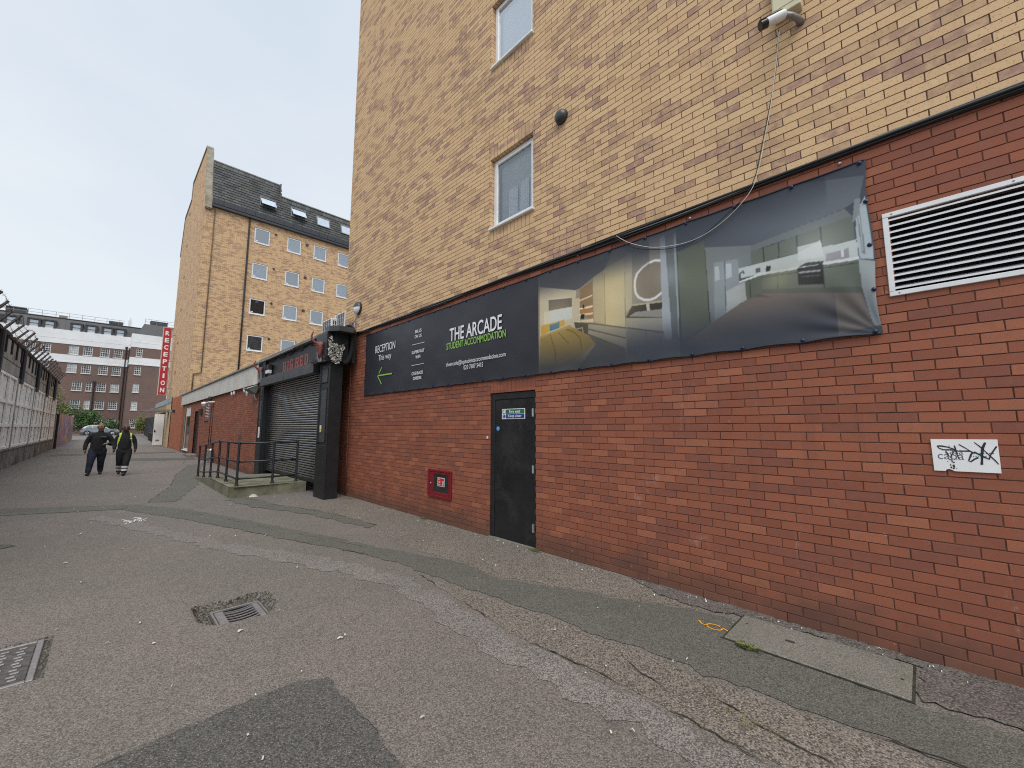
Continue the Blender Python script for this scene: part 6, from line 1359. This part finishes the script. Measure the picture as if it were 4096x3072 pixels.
def winmesh(wd_, ht, cols_, rows_):
    mb = MB(); f = .085
    mb.box(0, f, 0, .08, 0, ht); mb.box(wd_-f, wd_, 0, .08, 0, ht); mb.box(f, wd_-f, .001, .08, 0, f); mb.box(f, wd_-f, .001, .08, ht-f, ht); mb.box(f, wd_-f, -.005, .08, ht/2-.035, ht/2+.035)
    for k in range(1, cols_): x = wd_*k/cols_; mb.box(x-.020, x+.020, .012, .06, f, ht-f)
    for k in range(1, rows_):
        if k*2 != rows_: zz = ht*k/rows_; mb.box(f, wd_-f, .015, .06, zz-.018, zz+.018)
    return mb
wcache = {}
def farwin(a, b_, c, d, yy):
    key = (round(b_-a, 2), round(d-c, 2))
    cols_ = 4 if key[0] > 1 else (3 if key[0] > .76 else 2)
    if key not in wcache:
        mb = winmesh(b_-a, d-c, cols_, 4); me = bpy.data.meshes.new('window'); me.from_pydata(mb.v, [], mb.f); me.materials.append(M['bars'])
        mp = bpy.data.meshes.new('pane'); mp.from_pydata([(0, .055, 0), (b_-a, .055, 0), (b_-a, .055, d-c), (0, .055, d-c)], [], [(0,1,2,3)])
        ms_ = MB(); ms_.box(-.06, b_-a+.06, -.22, -.005, -.10, 0); m3 = bpy.data.meshes.new('sill'); m3.from_pydata(ms_.v, [], ms_.f); m3.materials.append(M['bars']); wcache[key] = (me, mp, m3)
    me, mp, m3 = wcache[key]; org = Vector(far['_org'])
    o = bpy.data.objects.new('window', me); COL.objects.link(o); o.parent = far; o.location = Vector((a, yy+.10, c))-org
    p = mp.copy(); p.materials.append(M['pane_curtain'] if random.random() < .3 else M['pane_far']); q = bpy.data.objects.new('pane', p); COL.objects.link(q); q.parent = o
    q = bpy.data.objects.new('sill', m3); COL.objects.link(q); q.parent = o
for a, b_, c, d in ww: farwin(a, b_, c, d, YM)
for a, b_, c, d in w2_: farwin(a, b_, c, d, YW)
# zinc mansard with dormers
b = MB(); b.add([(FX0, YM, 18.12), (3.2, YM, 18.12), (3.2, YM+1.0, 20.2), (FX0, YM+1.0, 20.2), (FX0, YM+9, 20.3), (3.2, YM+9, 20.3)], [(0,1,2,3), (3,2,5,4)]); zr = b.build('zinc_roof', M['zinc'], far)
b = MB(); b.add([(2.6, YW, 18.12), (WXR, YW, 18.12), (WXR, YW+1.0, 20.3), (3.4, YW+1.0, 20.3), (3.4, YM+9, 20.35), (WXR, YM+9, 20.35), (2.6, YM+2, 18.12)], [(0,1,2,3), (3,2,5,4), (0,3,4,6)]); b.build('wing_roof', M['zinc'], zr)
b = MB(); b.box(FX0, 3.2, YM+.9, YM+1.1, 20.15, 20.3); b.build('roof_edge', M['zinc_seam'], zr)
for k in range(46):
    x = FX0+.4+k*.8; b = MB(); b.add([(x, YM-.02, 18.14), (x+.05, YM-.02, 18.14), (x+.05, YM+.97, 20.15), (x, YM+.97, 20.15)], [(0,1,2,3)]); b.build('standing_seam', M['zinc_seam'], zr)
for c in (-18.6, -17.0, -13.9, -12.2, -9.85, -8.15, -5.03, -3.25, -1.22, .42):
    dm = MB(); x0, x1 = c-.75, c+.75; dm.box(x0, x0+.28, YM-.10, YM+1.2, 18.13, 19.42); dm.box(x1-.28, x1, YM-.10, YM+1.2, 18.13, 19.42); dm.box(x0-.05, x1+.05, YM-.14, YM+1.2, 19.3, 19.5); dm = dm.build('dormer', M['zinc_seam'], far)
    b = MB(); b.box(x0+.28, x1-.28, YM+.0, YM+.04, 18.14, 19.3); b.build('pane', simple('dormer_pane', (.42, .47, .52), .2, var=.15) if 'dp' not in M else M['dp'], dm)
    for z in (18.16, 18.68, 19.24): b = MB(); b.box(x0+.28, x1-.28, YM-.05, YM-.002, z-.035, z+.035); b.build('sash_bar', M['bars'] if z < 18.3 else M['zinc_seam'], dm)
for x0, x1, z1, yy in ((-13.2, -11.05, 21.3, YM+2), (-1.15, .65, 21.05, YM+2), (4.3, 6.7, 21.2, YW+2)):
    b = MB(); b.box(x0, x1, yy, yy+2, 20.2, z1); b.box(x0-.06, x1+.06, yy-.1, yy+2.1, z1-.12, z1+.02); b.build('plant_housing', M['zinc'], far)
b = MB(); b.box(-7.3, -6.35, YM+1.5, YM+2.2, 20.2, 20.8); b.build('chimney', M['coping'], far); b = MB(); b.box(1.36, 1.82, YM+1.4, YM+1.9, 20.2, 21.55); b.tube([(1.6, YM+1.6, 21.5), (1.6, YM+1.6, 22.1)], [.12, .09], 8); b.build('chimney', M['render_white'], far)
for (xa_, xb_, yy, zz) in ((FX0, .9, YM+1.3, 20.25), (3.5, WXR, YW+1.3, 20.3)):
    for z in (.5, 1.0): b = MB(); b.tube([(xa_, yy, zz+z), (xb_, yy, zz+z)], .03, 6); b.build('roof_rail', M['grey_metal'], far)
    k = xa_
    while k < xb_: b = MB(); b.tube([(k, yy, zz-.1), (k, yy, zz+1.0)], .03, 6); b.build('rail_post', M['grey_metal'], far); k += 1.55
b = MB(); b.tube([(1.47, YM-.15, 16.2), (1.47, YM-.15, GZ)], .09, 8); b.box(1.3, 1.64, YM-.3, YM-.1, 15.9, 16.25); b.build('downpipe', M['pipe_black'], far)
b = MB(); b.tube([(1.80, YW+1.2, 15.6), (1.80, YW+1.2, GZ)], .06, 8); b.build('downpipe', M['pipe_black'], far); b = MB(); b.tube([(-2.15, YM-.2, 9.5), (-2.15, YM-.2, GZ)], .10, 8); b.box(-2.35, -1.95, YM-.35, YM-.1, 9.3, 9.6); b.build('downpipe', M['pipe_black'], far)
b = MB(); b.box(FX0, WXR, YM+9, YM+9.2, GZ, 20.3); b.box(FX0, FX0+.2, YM, YM+9, GZ, 18.1); b.box(WXR-.2, WXR, YW+.1, YM+9, GZ, 18.1); b.build('rear_wall', M['brown'], far)
b = MB(); b.box(-30, 30, 93.4, 93.7, GZ-.2, GZ+.14, b=.02); o = b.build('kerb', M['conc_band']); struct(o)

# ------------------------------------------------------------------ trees and shrubs
def foliage(blobs, n, size, seed, mat, parent, nm='crown'):
    r = np.random.default_rng(seed); V = []; tot = sum(b_[3]*b_[4]*b_[5] for b_ in blobs)
    for (cx, cy, cz, rx, ry, rz) in blobs:
        k = int(n*rx*ry*rz/tot); d = r.normal(size=(k, 3)); d /= np.linalg.norm(d, axis=1)[:, None]; rad = r.random(k)**.45
        # clumps leave gaps between them
        cl = r.normal(size=(max(6, k//90), 3)); cl /= np.linalg.norm(cl, axis=1)[:, None]; cl *= (r.random(len(cl))**.4)[:, None]
        ci = r.integers(0, len(cl), k); p = cl[ci]*.92+r.normal(size=(k, 3))*.15; p = np.where((r.random(k) < .18)[:, None], d*rad[:, None], p)
        c = np.array([cx, cy, cz])+p*np.array([rx, ry, rz]); c[:, 2] = np.maximum(c[:, 2], GZ+.05 if cy > 80 else .05)
        nn = r.normal(size=(k, 3))+np.array([0, -.3, .8]); nn /= np.linalg.norm(nn, axis=1)[:, None]
        a = np.cross(nn, r.normal(size=(k, 3))); a /= np.linalg.norm(a, axis=1)[:, None]; e = np.cross(nn, a); s_ = (size*(.6+.8*r.random(k)))[:, None]
        V.append(np.stack([c-a*s_, c+e*s_*.55, c+a*s_, c-e*s_*.55], 1))
    V = np.concatenate(V).reshape(-1, 3); Fq = np.arange(len(V)).reshape(-1, 4); return np_mesh(nm, V, Fq, mat, parent)
def tree(nm, label, x, y, blobs, n, size, seed, mat, h, cat='tree', r0=.12):
    z0 = gz(y); t = thing(nm, label, cat, (x, y, z0)); r = random.Random(seed); b = MB()
    b.tube([(x, y, z0-.1), (x+.05, y, z0+h*.4), (x-.04, y+.05, z0+h)], [r0, r0*.75, r0*.3], 8)
    for k in range(6):
        zz = z0+h*(.3+.1*k); a = r.uniform(0, 6.28); l = h*r.uniform(.25, .45); b.tube([(x, y, zz), (x+math.cos(a)*l*.5, y+math.sin(a)*l*.5, zz+l*.35), (x+math.cos(a)*l, y+math.sin(a)*l, zz+l*.8)], [r0*.4, r0*.25, r0*.08], 5)
    b.build('trunk', M['bark'], t); foliage(blobs, n, size, seed, mat, t); return t
tree('garden_tree', 'pale yellow-green tree behind the concrete wall end', -6.3, 90, [(-6.4, 90, 5.6, 1.9, 1.5, 2.6), (-7.6, 90.5, 6.8, 1.5, 1.4, 1.8), (-5.3, 90, 3.4, 1.5, 1.3, 1.8)], 5200, .11, 1, M['leaf_y'], 6.0)
tree('dense_shrub', 'dense green shrub behind the silver car', -3.9, 96, [(-4.2, 96, 2.8, 2.2, 1.3, 2.4), (-5.4, 96, 3.8, 1.3, 1.2, 1.6), (-2.4, 96, 2.4, 1.4, 1.2, 1.9), (-1.6, 95.8, 3.2, 1.2, 1.1, 1.2)], 9000, .10, 2, M['leaf'], 3.0, 'shrub', .08)
tree('low_shrub', 'lower green shrub against the brown wall corner', .2, 96, [(.3, 96, 1.6, 1.1, 1.0, 1.4), (-.5, 96, 1.4, 1.0, 1.0, 1.2), (1.0, 96, 2.3, .5, .5, .8)], 3600, .09, 3, M['leaf'], 2.0, 'shrub', .06)
tree('hedge_shrub', 'light green shrub beside the dark steel fence', 4.3, 94.6, [(4.2, 94.6, 1.9, 1.2, .7, 1.6), (5.3, 94.6, 2.3, 1.2, .7, 1.6)], 3600, .09, 4, M['leaf_y'], 2.2, 'shrub', .06)

# ------------------------------------------------------------------ parked car
cy_ = 92.4; cz_ = gz(cy_); car = thing('parked_car', 'silver crossover car parked side-on at the alley end', 'car', (-.68, cy_, cz_))
L0 = -2.90; LN = 4.45
side = [(0,.42),(.0,.75),(.04,.98),(.18,1.10),(.55,1.42),(.80,1.55),(1.30,1.60),(2.1,1.585),(2.55,1.50),(3.25,1.06),(3.9,.98),(4.3,.86),(4.43,.66),(4.45,.42),(4.3,.30),(.2,.30)]
def arch(pts, c):
    return pts
def prof_sec(ins):      # inset by height: tumblehome
    return [(L0+x+(.0 if 0 < i < 20 else 0), z) for i, (x, z) in enumerate(side)]
b = MB(); n = len(side); secs = []
for yo, k in ((-.86, 0), (-.90, .5), (.90, .5), (.86, 0)):
    ring_ = []
    for x, z in side:
        t_ = max(0, (z-1.0)/.6); yy = (abs(yo)-.26*t_)*(1 if yo > 0 else -1); zz = z if k else .42+(z-.42)*.985; xx = x if k else LN/2+(x-LN/2)*.985
        ring_.append((L0+xx, cy_+yy, cz_+zz))
    secs.append(ring_)
F = [tuple(range(n))[::-1], tuple(3*n+i for i in range(n))]
for s_ in range(3):
    for i in range(n): F.append((s_*n+i, s_*n+(i+1) % n, (s_+1)*n+(i+1) % n, (s_+1)*n+i))
b.add([p for s_ in secs for p in s_], F); b.build('body', M['silver'], car, smooth=False)
def carpanel(pts, d, mat, nm):
    b = MB()
    vs = []
    for x, z in pts: t_ = max(0, (z-1.0)/.6); vs.append((L0+x, cy_-.905+.26*t_-d, cz_+z))
    c = [(x, y+.03, z) for x, y, z in vs]; k = len(vs); b.add(vs+c, [tuple(range(k)), ]+[(i, i+k, (i+1) % k+k, (i+1) % k) for i in range(k)]); o = b.build(nm, M[mat], car); return o
carpanel([(.55,1.12),(.80,1.40),(1.28,1.48),(1.28,1.10)], .004, 'glass_dark', 'side_window'); carpanel([(1.34,1.10),(1.34,1.485),(2.1,1.48),(2.1,1.09)], .004, 'glass_dark', 'side_window'); carpanel([(2.16,1.09),(2.16,1.475),(2.5,1.41),(3.0,1.10)], .004, 'glass_dark', 'side_window')
carpanel([(.02,.88),(.04,1.02),(.30,1.08),(.34,.92)], .01, 'tail', 'tail_light'); carpanel([(4.05,.80),(4.0,.92),(4.30,.84),(4.38,.72)], .01, 'lamp', 'headlight'); carpanel([(.05,.33),(.05,.46),(4.40,.46),(4.40,.33)], .008, 'trim', 'sill_trim')
for x in (1.31, 2.13, 3.05): carpanel([(x,.5),(x,1.08),(x+.012,1.08),(x+.012,.5)], .006, 'trim', 'door_gap')
for x in (1.1, 1.95): carpanel([(x,.93),(x,.97),(x+.18,.97),(x+.18,.93)], .03, 'silver', 'door_handle')
for wx in (.82, 3.62):
    for sd_ in (-1, 1):
        yy = cy_+sd_*.80; b = MB(); b.lathe([(.20, -.11), (.33, -.10), (.345, -.05), (.345, .05), (.33, .10), (.20, .11)], (L0+wx, yy, cz_+.345), 'y', 24); wh_ = b.build('wheel', M['tyre'], car)
        b = MB(); b.lathe([(.21, 0), (.20, .015), (.06, .02)], (L0+wx, yy+sd_*.105, cz_+.345), 'y' if sd_ > 0 else '-y', 20); b.build('rim', M['grey_metal'], wh_)
        for k in range(5):
            a = 2*math.pi*k/5+.3; b = MB(); b.tube([(L0+wx, yy+sd_*.13, cz_+.345), (L0+wx+.2*math.cos(a), yy+sd_*.125, cz_+.345+.2*math.sin(a))], [.04, .028], 6); b.build('spoke', M['rim'], wh_)
    b = MB(); b.lathe([(.40, 0), (.41, .02)], (L0+wx, cy_-.895, cz_+.36), '-y', 24); b.build('wheel_arch', M['trim'], car)
for k, x in enumerate((-2.0, -.05, .9)):
    b = MB(); b.tube([(x, 88.6, gz(88.6)), (x, 88.6, gz(88.6)+1.0)], .06, 8); b.lathe([(.07, 0), (.05, .08), (.01, .1)], (x, 88.6, gz(88.6)+1.0), 'z', 10); o = b.build('bollard', M['grey_metal']); tag(o, ('grey bollard standing before the rear wheel of the silver car', 'grey bollard standing before the front door of the silver car', 'grey bollard standing before the bonnet of the silver car')[k], 'bollard', 'bollards at the alley end')

# ------------------------------------------------------------------ two people walking
def c4p(x, y, Y): a = on_y(200+x*.2291, 1550+y*.2291, Y); return Vector((a[0], Y, a[1]))
M['skin_brown'] = simple('skin_brown', (.21, .122, .09), .5, var=.1); M['skin_dark'] = simple('skin_dark', (.075, .04, .03), .45, var=.1); M['fleece'] = simple('black_fleece', (.010, .0105, .013), .9, var=.2, vscale=12, bump=.3, bscale=30); M['jeans'] = simple('dark_jeans', (.014, .020, .040), .85, var=.3, vscale=10, bump=.2, bscale=40); M['trousers'] = simple('black_trousers', (.010, .011, .014), .85, var=.2, vscale=12); M['shoe'] = simple('black_shoe', (.008, .008, .009), .5); M['hivis'] = simple('hi_vis_yellow', (.45, .62, .06), .6, var=.08); M['reflect'] = simple('reflective_grey', (.55, .56, .56), .4); M['stubble'] = simple('dark_face', (.03, .016, .012), .6)
def person(name, label, parts, mats, loc, extras):
    """parts: list of (points, radii, flatten(x,y) or None, material index); fused into one skin by a voxel remesh"""
    t = thing(name, label, 'person', loc); mb = MB(); segs = []
    for pi, (pts, rs, mi) in enumerate(parts):
        P = smoothpath(pts, 3) if len(pts) > 2 else [Vector(p) for p in pts]; rr2 = np.interp(np.linspace(0, 1, len(P)), np.linspace(0, 1, len(rs)), [q if not hasattr(q, '__len__') else q[0] for q in rs]); fl = np.interp(np.linspace(0, 1, len(P)), np.linspace(0, 1, len(rs)), [1. if not hasattr(q, '__len__') else q[1] for q in rs])
        o0 = len(mb.v)
        mb.tube(P, list(rr2), 14)
        for i, p in enumerate(P):
            for k in range(14):
                v = Vector(mb.v[o0+i*14+k]); d = v-p; mb.v[o0+i*14+k] = (v.x, p.y+d.y*fl[i], v.z)
            segs.append((p, rr2[i], mi, pi))
        for e in (0, -1):       # rounded ends
            c = P[e]; rad = rr2[e]
            if rad > .006: mb2 = MB(); mb2.lathe([(rad*math.cos(a), rad*math.sin(a)) for a in np.linspace(-1.45, 1.45, 7)], tuple(c), 'z', 12); mb2.v = [(v[0], c.y+(v[1]-c.y)*fl[e], v[2]) for v in mb2.v]; mb.add(mb2.v, mb2.f)
    me = bpy.data.meshes.new('tmp'); me.from_pydata(mb.v, [], mb.f); ob = bpy.data.objects.new('tmp', me); COL.objects.link(ob)
    m = ob.modifiers.new('r', 'REMESH'); m.mode = 'VOXEL'; m.voxel_size = .0105; m2 = ob.modifiers.new('s', 'SMOOTH'); m2.factor = .5; m2.iterations = 3
    bpy.context.view_layer.update(); dg = bpy.context.evaluated_depsgraph_get(); res = bpy.data.meshes.new_from_object(ob.evaluated_get(dg)); bpy.data.objects.remove(ob)
    V = np.zeros(len(res.vertices)*3); res.vertices.foreach_get('co', V); V = V.reshape(-1, 3)
    C = np.zeros(len(res.polygons)*3); res.polygons.foreach_get('center', C); C = C.reshape(-1, 3)
    S = np.array([[s_[0].x, s_[0].y, s_[0].z] for s_ in segs]); SR = np.array([s_[1] for s_ in segs]); SM = np.array([s_[2] for s_ in segs])
    near = np.argmin(np.linalg.norm(C[:, None]-S[None], axis=2)-SR[None]*.9, axis=1); mi = SM[near]; part = np.array([s_[3] for s_ in segs])[near]
    res.name = 'body'; res.materials.clear()
    for m_ in mats: res.materials.append(m_)
    res.polygons.foreach_set('material_index', mi.astype(np.int32)); res.polygons.foreach_set('use_smooth', np.ones(len(res.polygons), bool))
    V -= np.array(loc); res.vertices.foreach_set('co', V.astype(np.float32).ravel()); res.update()
    o = bpy.data.objects.new('body', res); COL.objects.link(o); o.parent = t; t_org = np.array(loc)
    N_ = np.zeros(len(res.vertices)*3); res.vertices.foreach_get('normal', N_); N_ = N_.reshape(-1, 3)
    for nm, mat, fn, off_ in extras:         # clothing shells lifted off the body surface
        keep = [p for p in res.polygons if fn(*(np.array(p.center)+t_org), part[p.index])]
        if not keep: continue
        ids = sorted({i for p in keep for i in p.vertices}); mp_ = {i: k for k, i in enumerate(ids)}
        e = MB(); e.v = [tuple(V[i]+t_org+N_[i]*off_) for i in ids]; e.f = [tuple(mp_[i] for i in p.vertices) for p in keep]; e.m = [0]*len(e.f); e.build(nm, mat, t, smooth=True)
    return t
def hand(w, d, side, s_=1.):
    """palm plus four fingers and a thumb as short chains from wrist w along direction d"""
    d = d.normalized(); sx = Vector((0, -1, 0)).cross(d).normalized()*side; fwd = Vector((0, -1, 0)); out = [([w, w+d*.05*s_, w+d*.085*s_], [.030, .036, .034], 2)]
    for k, (o, l) in enumerate(((-.027, .070), (-.009, .080), (.009, .075), (.026, .058))):
        b0 = w+d*.08*s_+fwd*o; out.append(([b0, b0+d*l*.5*s_, b0+d*l*.9*s_-sx*.018], [.0105, .0100, .009], 2))
    th_ = w+d*.03*s_+fwd*.03; out.append(([th_, th_+fwd*.025+d*.03*s_, th_+fwd*.03+d*.062*s_], [.013, .012, .010], 2))
    return out
def head(c, top, fx, mi=2):
    """skull, jaw, nose, ears from a crown point; c = face centre, fx = facing offset in x"""
    h = top.z-c.z; f = Vector((fx, -1, 0)).normalized(); s_ = Vector((-f.y, f.x, 0))
    out = [([c+Vector((0, .015, h*.55)), c+Vector((0, .015, h*.25)), c, c+f*.012+Vector((0, 0, -.055)), c+f*.02+Vector((0, 0, -.10))], [(.070, 1.1), (.098, 1.12), (.096, 1.12), (.083, 1.12), (.055, 1.1)], mi)]
    out.append(([c+f*.095+Vector((0, 0, .02)), c+f*.120+Vector((0, 0, -.02))], [.010, .015], mi))
    for k in (-1, 1): out.append(([c+s_*k*.099+Vector((0, .01, .015)), c+s_*k*.102+Vector((0, .01, -.03))], [.015, .011], mi))
    out.append(([c+f*.095+s_*.025+Vector((0, 0, -.052)), c+f*.095-s_*.025+Vector((0, 0, -.052))], [.010, .010], mi)); out.append(([c+f*.092+s_*.04+Vector((0, 0, .035)), c+f*.092-s_*.04+Vector((0, 0, .035))], [.012, .012], mi))
    return out
def eyes(t, c, fx):
    f = Vector((fx, -1, 0)).normalized(); s_ = Vector((-f.y, f.x, 0))
    for k in (-1, 1):
        p = c+f*.100+s_*k*.034+Vector((0, 0, .018)); b = MB(); b.lathe([(.002, -.006), (.016, 0), (.002, .006)], tuple(p), 'y', 10); b.build('eye', M['stubble'], t)
    p = c+f*.104+Vector((0, 0, -.055)); b = MB(); b.tube([p-s_*.028, p, p+s_*.028], .007, 6); b.build('mouth', M['stubble'], t)
    for k in (-1, 1): p = c+f*.100+s_*k*.036+Vector((0, 0, .042)); b = MB(); b.tube([p-s_*.018, p+s_*.018], .006, 6); b.build('eyebrow', M['stubble'], t)
Y1 = 19.8
q = lambda x, y, d=0.: (lambda v: Vector((v.x, v.y+d, v.z)))(c4p(x, y, Y1))
hc = q(897, 690); ht_ = q(900, 634)
sl_, sr_ = q(715, 818), q(1060, 850)
el_, wl_ = q(640, 965, .02), q(608, 1085, -.08); er_, wr_ = q(1092, 985, -.02), q(1010, 985, -.26)
parts = [([q(832, 1092), q(835, 1060), q(850, 960), q(868, 880), q(880, 815), q(890, 775)], [(.192, .78), (.195, .80), (.195, .78), (.200, .70), (.150, .66), (.070, .9)], 0),
         ([q(890, 800), q(895, 745)], [.068, .062], 2),
         ([q(860, 815, .01), q(735, 850, .01), el_, wl_], [.085, .085, .066, .047], 0), ([q(915, 820, .01), q(1035, 862, .01), er_, wr_], [.085, .085, .064, .046], 0), ([q(888, 812), q(893, 772)], [.085, .078], 0), ([q(790, 1135), q(880, 1135)], [.135, .135], 1),
         ([q(765, 1100), q(730, 1200, -.05), q(705, 1300, -.10), q(680, 1400, -.10), q(665, 1470, -.12)], [.135, .122, .094, .084, .074], 1),
         ([q(905, 1100), q(895, 1210, .05), q(885, 1300, .10), q(877, 1400, .22), q(872, 1462, .25)], [.130, .118, .092, .082, .072], 1),
         ([q(668, 1478, -.10), q(660, 1512, -.14), q(645, 1518, -.30)], [.055, .050, .045], 3), ([q(872, 1470, .25), q(870, 1503, .18), q(868, 1506, .05)], [.052, .048, .042], 3)]
parts += head(hc, ht_, .45)+hand(wl_, q(600, 1150, -.08)-q(592, 1085, -.06), 1)+hand(wr_, q(930, 985, -.34)-q(1010, 985, -.26), -1)
zmin = min(min((p.z-rs[min(i, len(rs)-1)]) if not hasattr(rs[min(i, len(rs)-1)], '__len__') else 9 for i, p in enumerate(pts)) for pts, rs, mi in parts[8:10])
for pts, rs, mi in parts:
    for p in pts: p.z -= zmin*((1.75-p.z)/1.75 if p.z < 1.75 else 0)
p1 = person('person', 'bald person in black fleece and dark jeans gesturing while walking down the alley', parts, [M['fleece'], M['jeans'], M['skin_brown'], M['shoe']], (q(780, 1500).x, Y1, 0), [])
eyes(p1, hc, .45); a = q(938, 857, -.175); b = MB(); b.box(a.x-.07, a.x+.07, a.y-.02, a.y+.02, a.z-.012, a.z+.012); b.build('chest_logo', M['grey_ink'], p1)
Y1 = 19.1
hc = q(1330, 715); ht_ = q(1330, 661)
sl_, sr_ = q(1195, 835), q(1455, 850)
el_, wl_ = q(1140, 965, .03), q(1120, 1080, -.05); er_, wr_ = q(1485, 970, .02), q(1490, 1075, -.04)
parts = [([q(1300, 1090), q(1300, 1060), q(1305, 960), q(1312, 890), q(1322, 820), q(1328, 785)], [(.160, .78), (.172, .80), (.178, .78), (.180, .70), (.135, .66), (.065, .9)], 0),
         ([q(1328, 805), q(1330, 760)], [.062, .057], 2),
         ([q(1300, 828, .01), q(1212, 858, .01), el_, wl_], [.078, .078, .062, .048], 0), ([q(1345, 830, .01), q(1440, 862, .01), er_, wr_], [.078, .076, .058, .045], 0), ([q(1326, 822), q(1329, 782)], [.080, .073], 0), ([q(1262, 1135), q(1335, 1135)], [.125, .125], 1),
         ([q(1235, 1110), q(1220, 1220, .02), q(1212, 1310, .06), q(1205, 1410, .16), q(1200, 1475, .20)], [.116, .106, .090, .082, .078], 1),
         ([q(1360, 1110), q(1345, 1220, -.04), q(1325, 1310, -.09), q(1300, 1410, -.10), q(1288, 1475, -.12)], [.114, .106, .090, .084, .080], 1),
         ([q(1200, 1480, .20), q(1195, 1508, .12), q(1190, 1512, .0)], [.050, .046, .040], 3), ([q(1288, 1480, -.11), q(1280, 1518, -.15), q(1268, 1524, -.30)], [.054, .050, .044], 3)]
parts += head(hc, ht_, .05)+hand(wl_, q(1110, 1140, -.08)-q(1120, 1080, -.05), 1)+hand(wr_, q(1470, 1150, -.08)-q(1490, 1075, -.04), -1)
zmin = min(min(p.z-rs[min(i, len(rs)-1)] for i, p in enumerate(pts)) for pts, rs, mi in parts[8:10])
for pts, rs, mi in parts:
    for p in pts: p.z -= zmin*((1.75-p.z)/1.75 if p.z < 1.75 else 0)
cx = q(1315, 900).x; zs = q(1315, 800).z; zw = q(1300, 1040).z; legs = (q(1205, 1410).x, q(1300, 1410).x)
def vest(x, y, z, pi):
    if not (zw < z < zs+.06) or (pi != 0 and abs(x-cx) > .15): return False
    inner = .095+.075*(zs-z)/(zs-zw)          # open front: only the side strips and the back show
    return abs(x-cx) > inner
def anklez(y0_): return q(1250, y0_).z
bands = [(q(1300, 1395).z, q(1300, 1362).z), (q(1300, 1448).z, q(1300, 1415).z)]
ex = [('hi_vis_vest', M['hivis'], vest, .012)]
for z0_, z1_ in bands:
    for s_ in (0, 1): ex.append(('reflective_band', M['reflect'], (lambda z0_, z1_, s_: lambda x, y, z, pi: pi in (6, 7) and z0_ < z < z1_ and ((x < (legs[0]+legs[1])/2) == (s_ == 0)))(z0_, z1_, s_), .006))
p2 = person('person', 'person in dark workwear with yellow hi-vis vest and reflective trouser bands walking', parts, [M['fleece'], M['trousers'], M['skin_dark'], M['shoe']], (q(1250, 1500).x, Y1, 0), ex)
eyes(p2, hc, .05); a = q(1412, 892, -.15); b = MB(); b.box(a.x-.03, a.x+.03, a.y-.02, a.y+.02, a.z-.012, a.z+.012); b.build('chest_logo', M['reflect'], p2)

for o in bpy.data.objects:
    if '_org' in o: del o['_org']
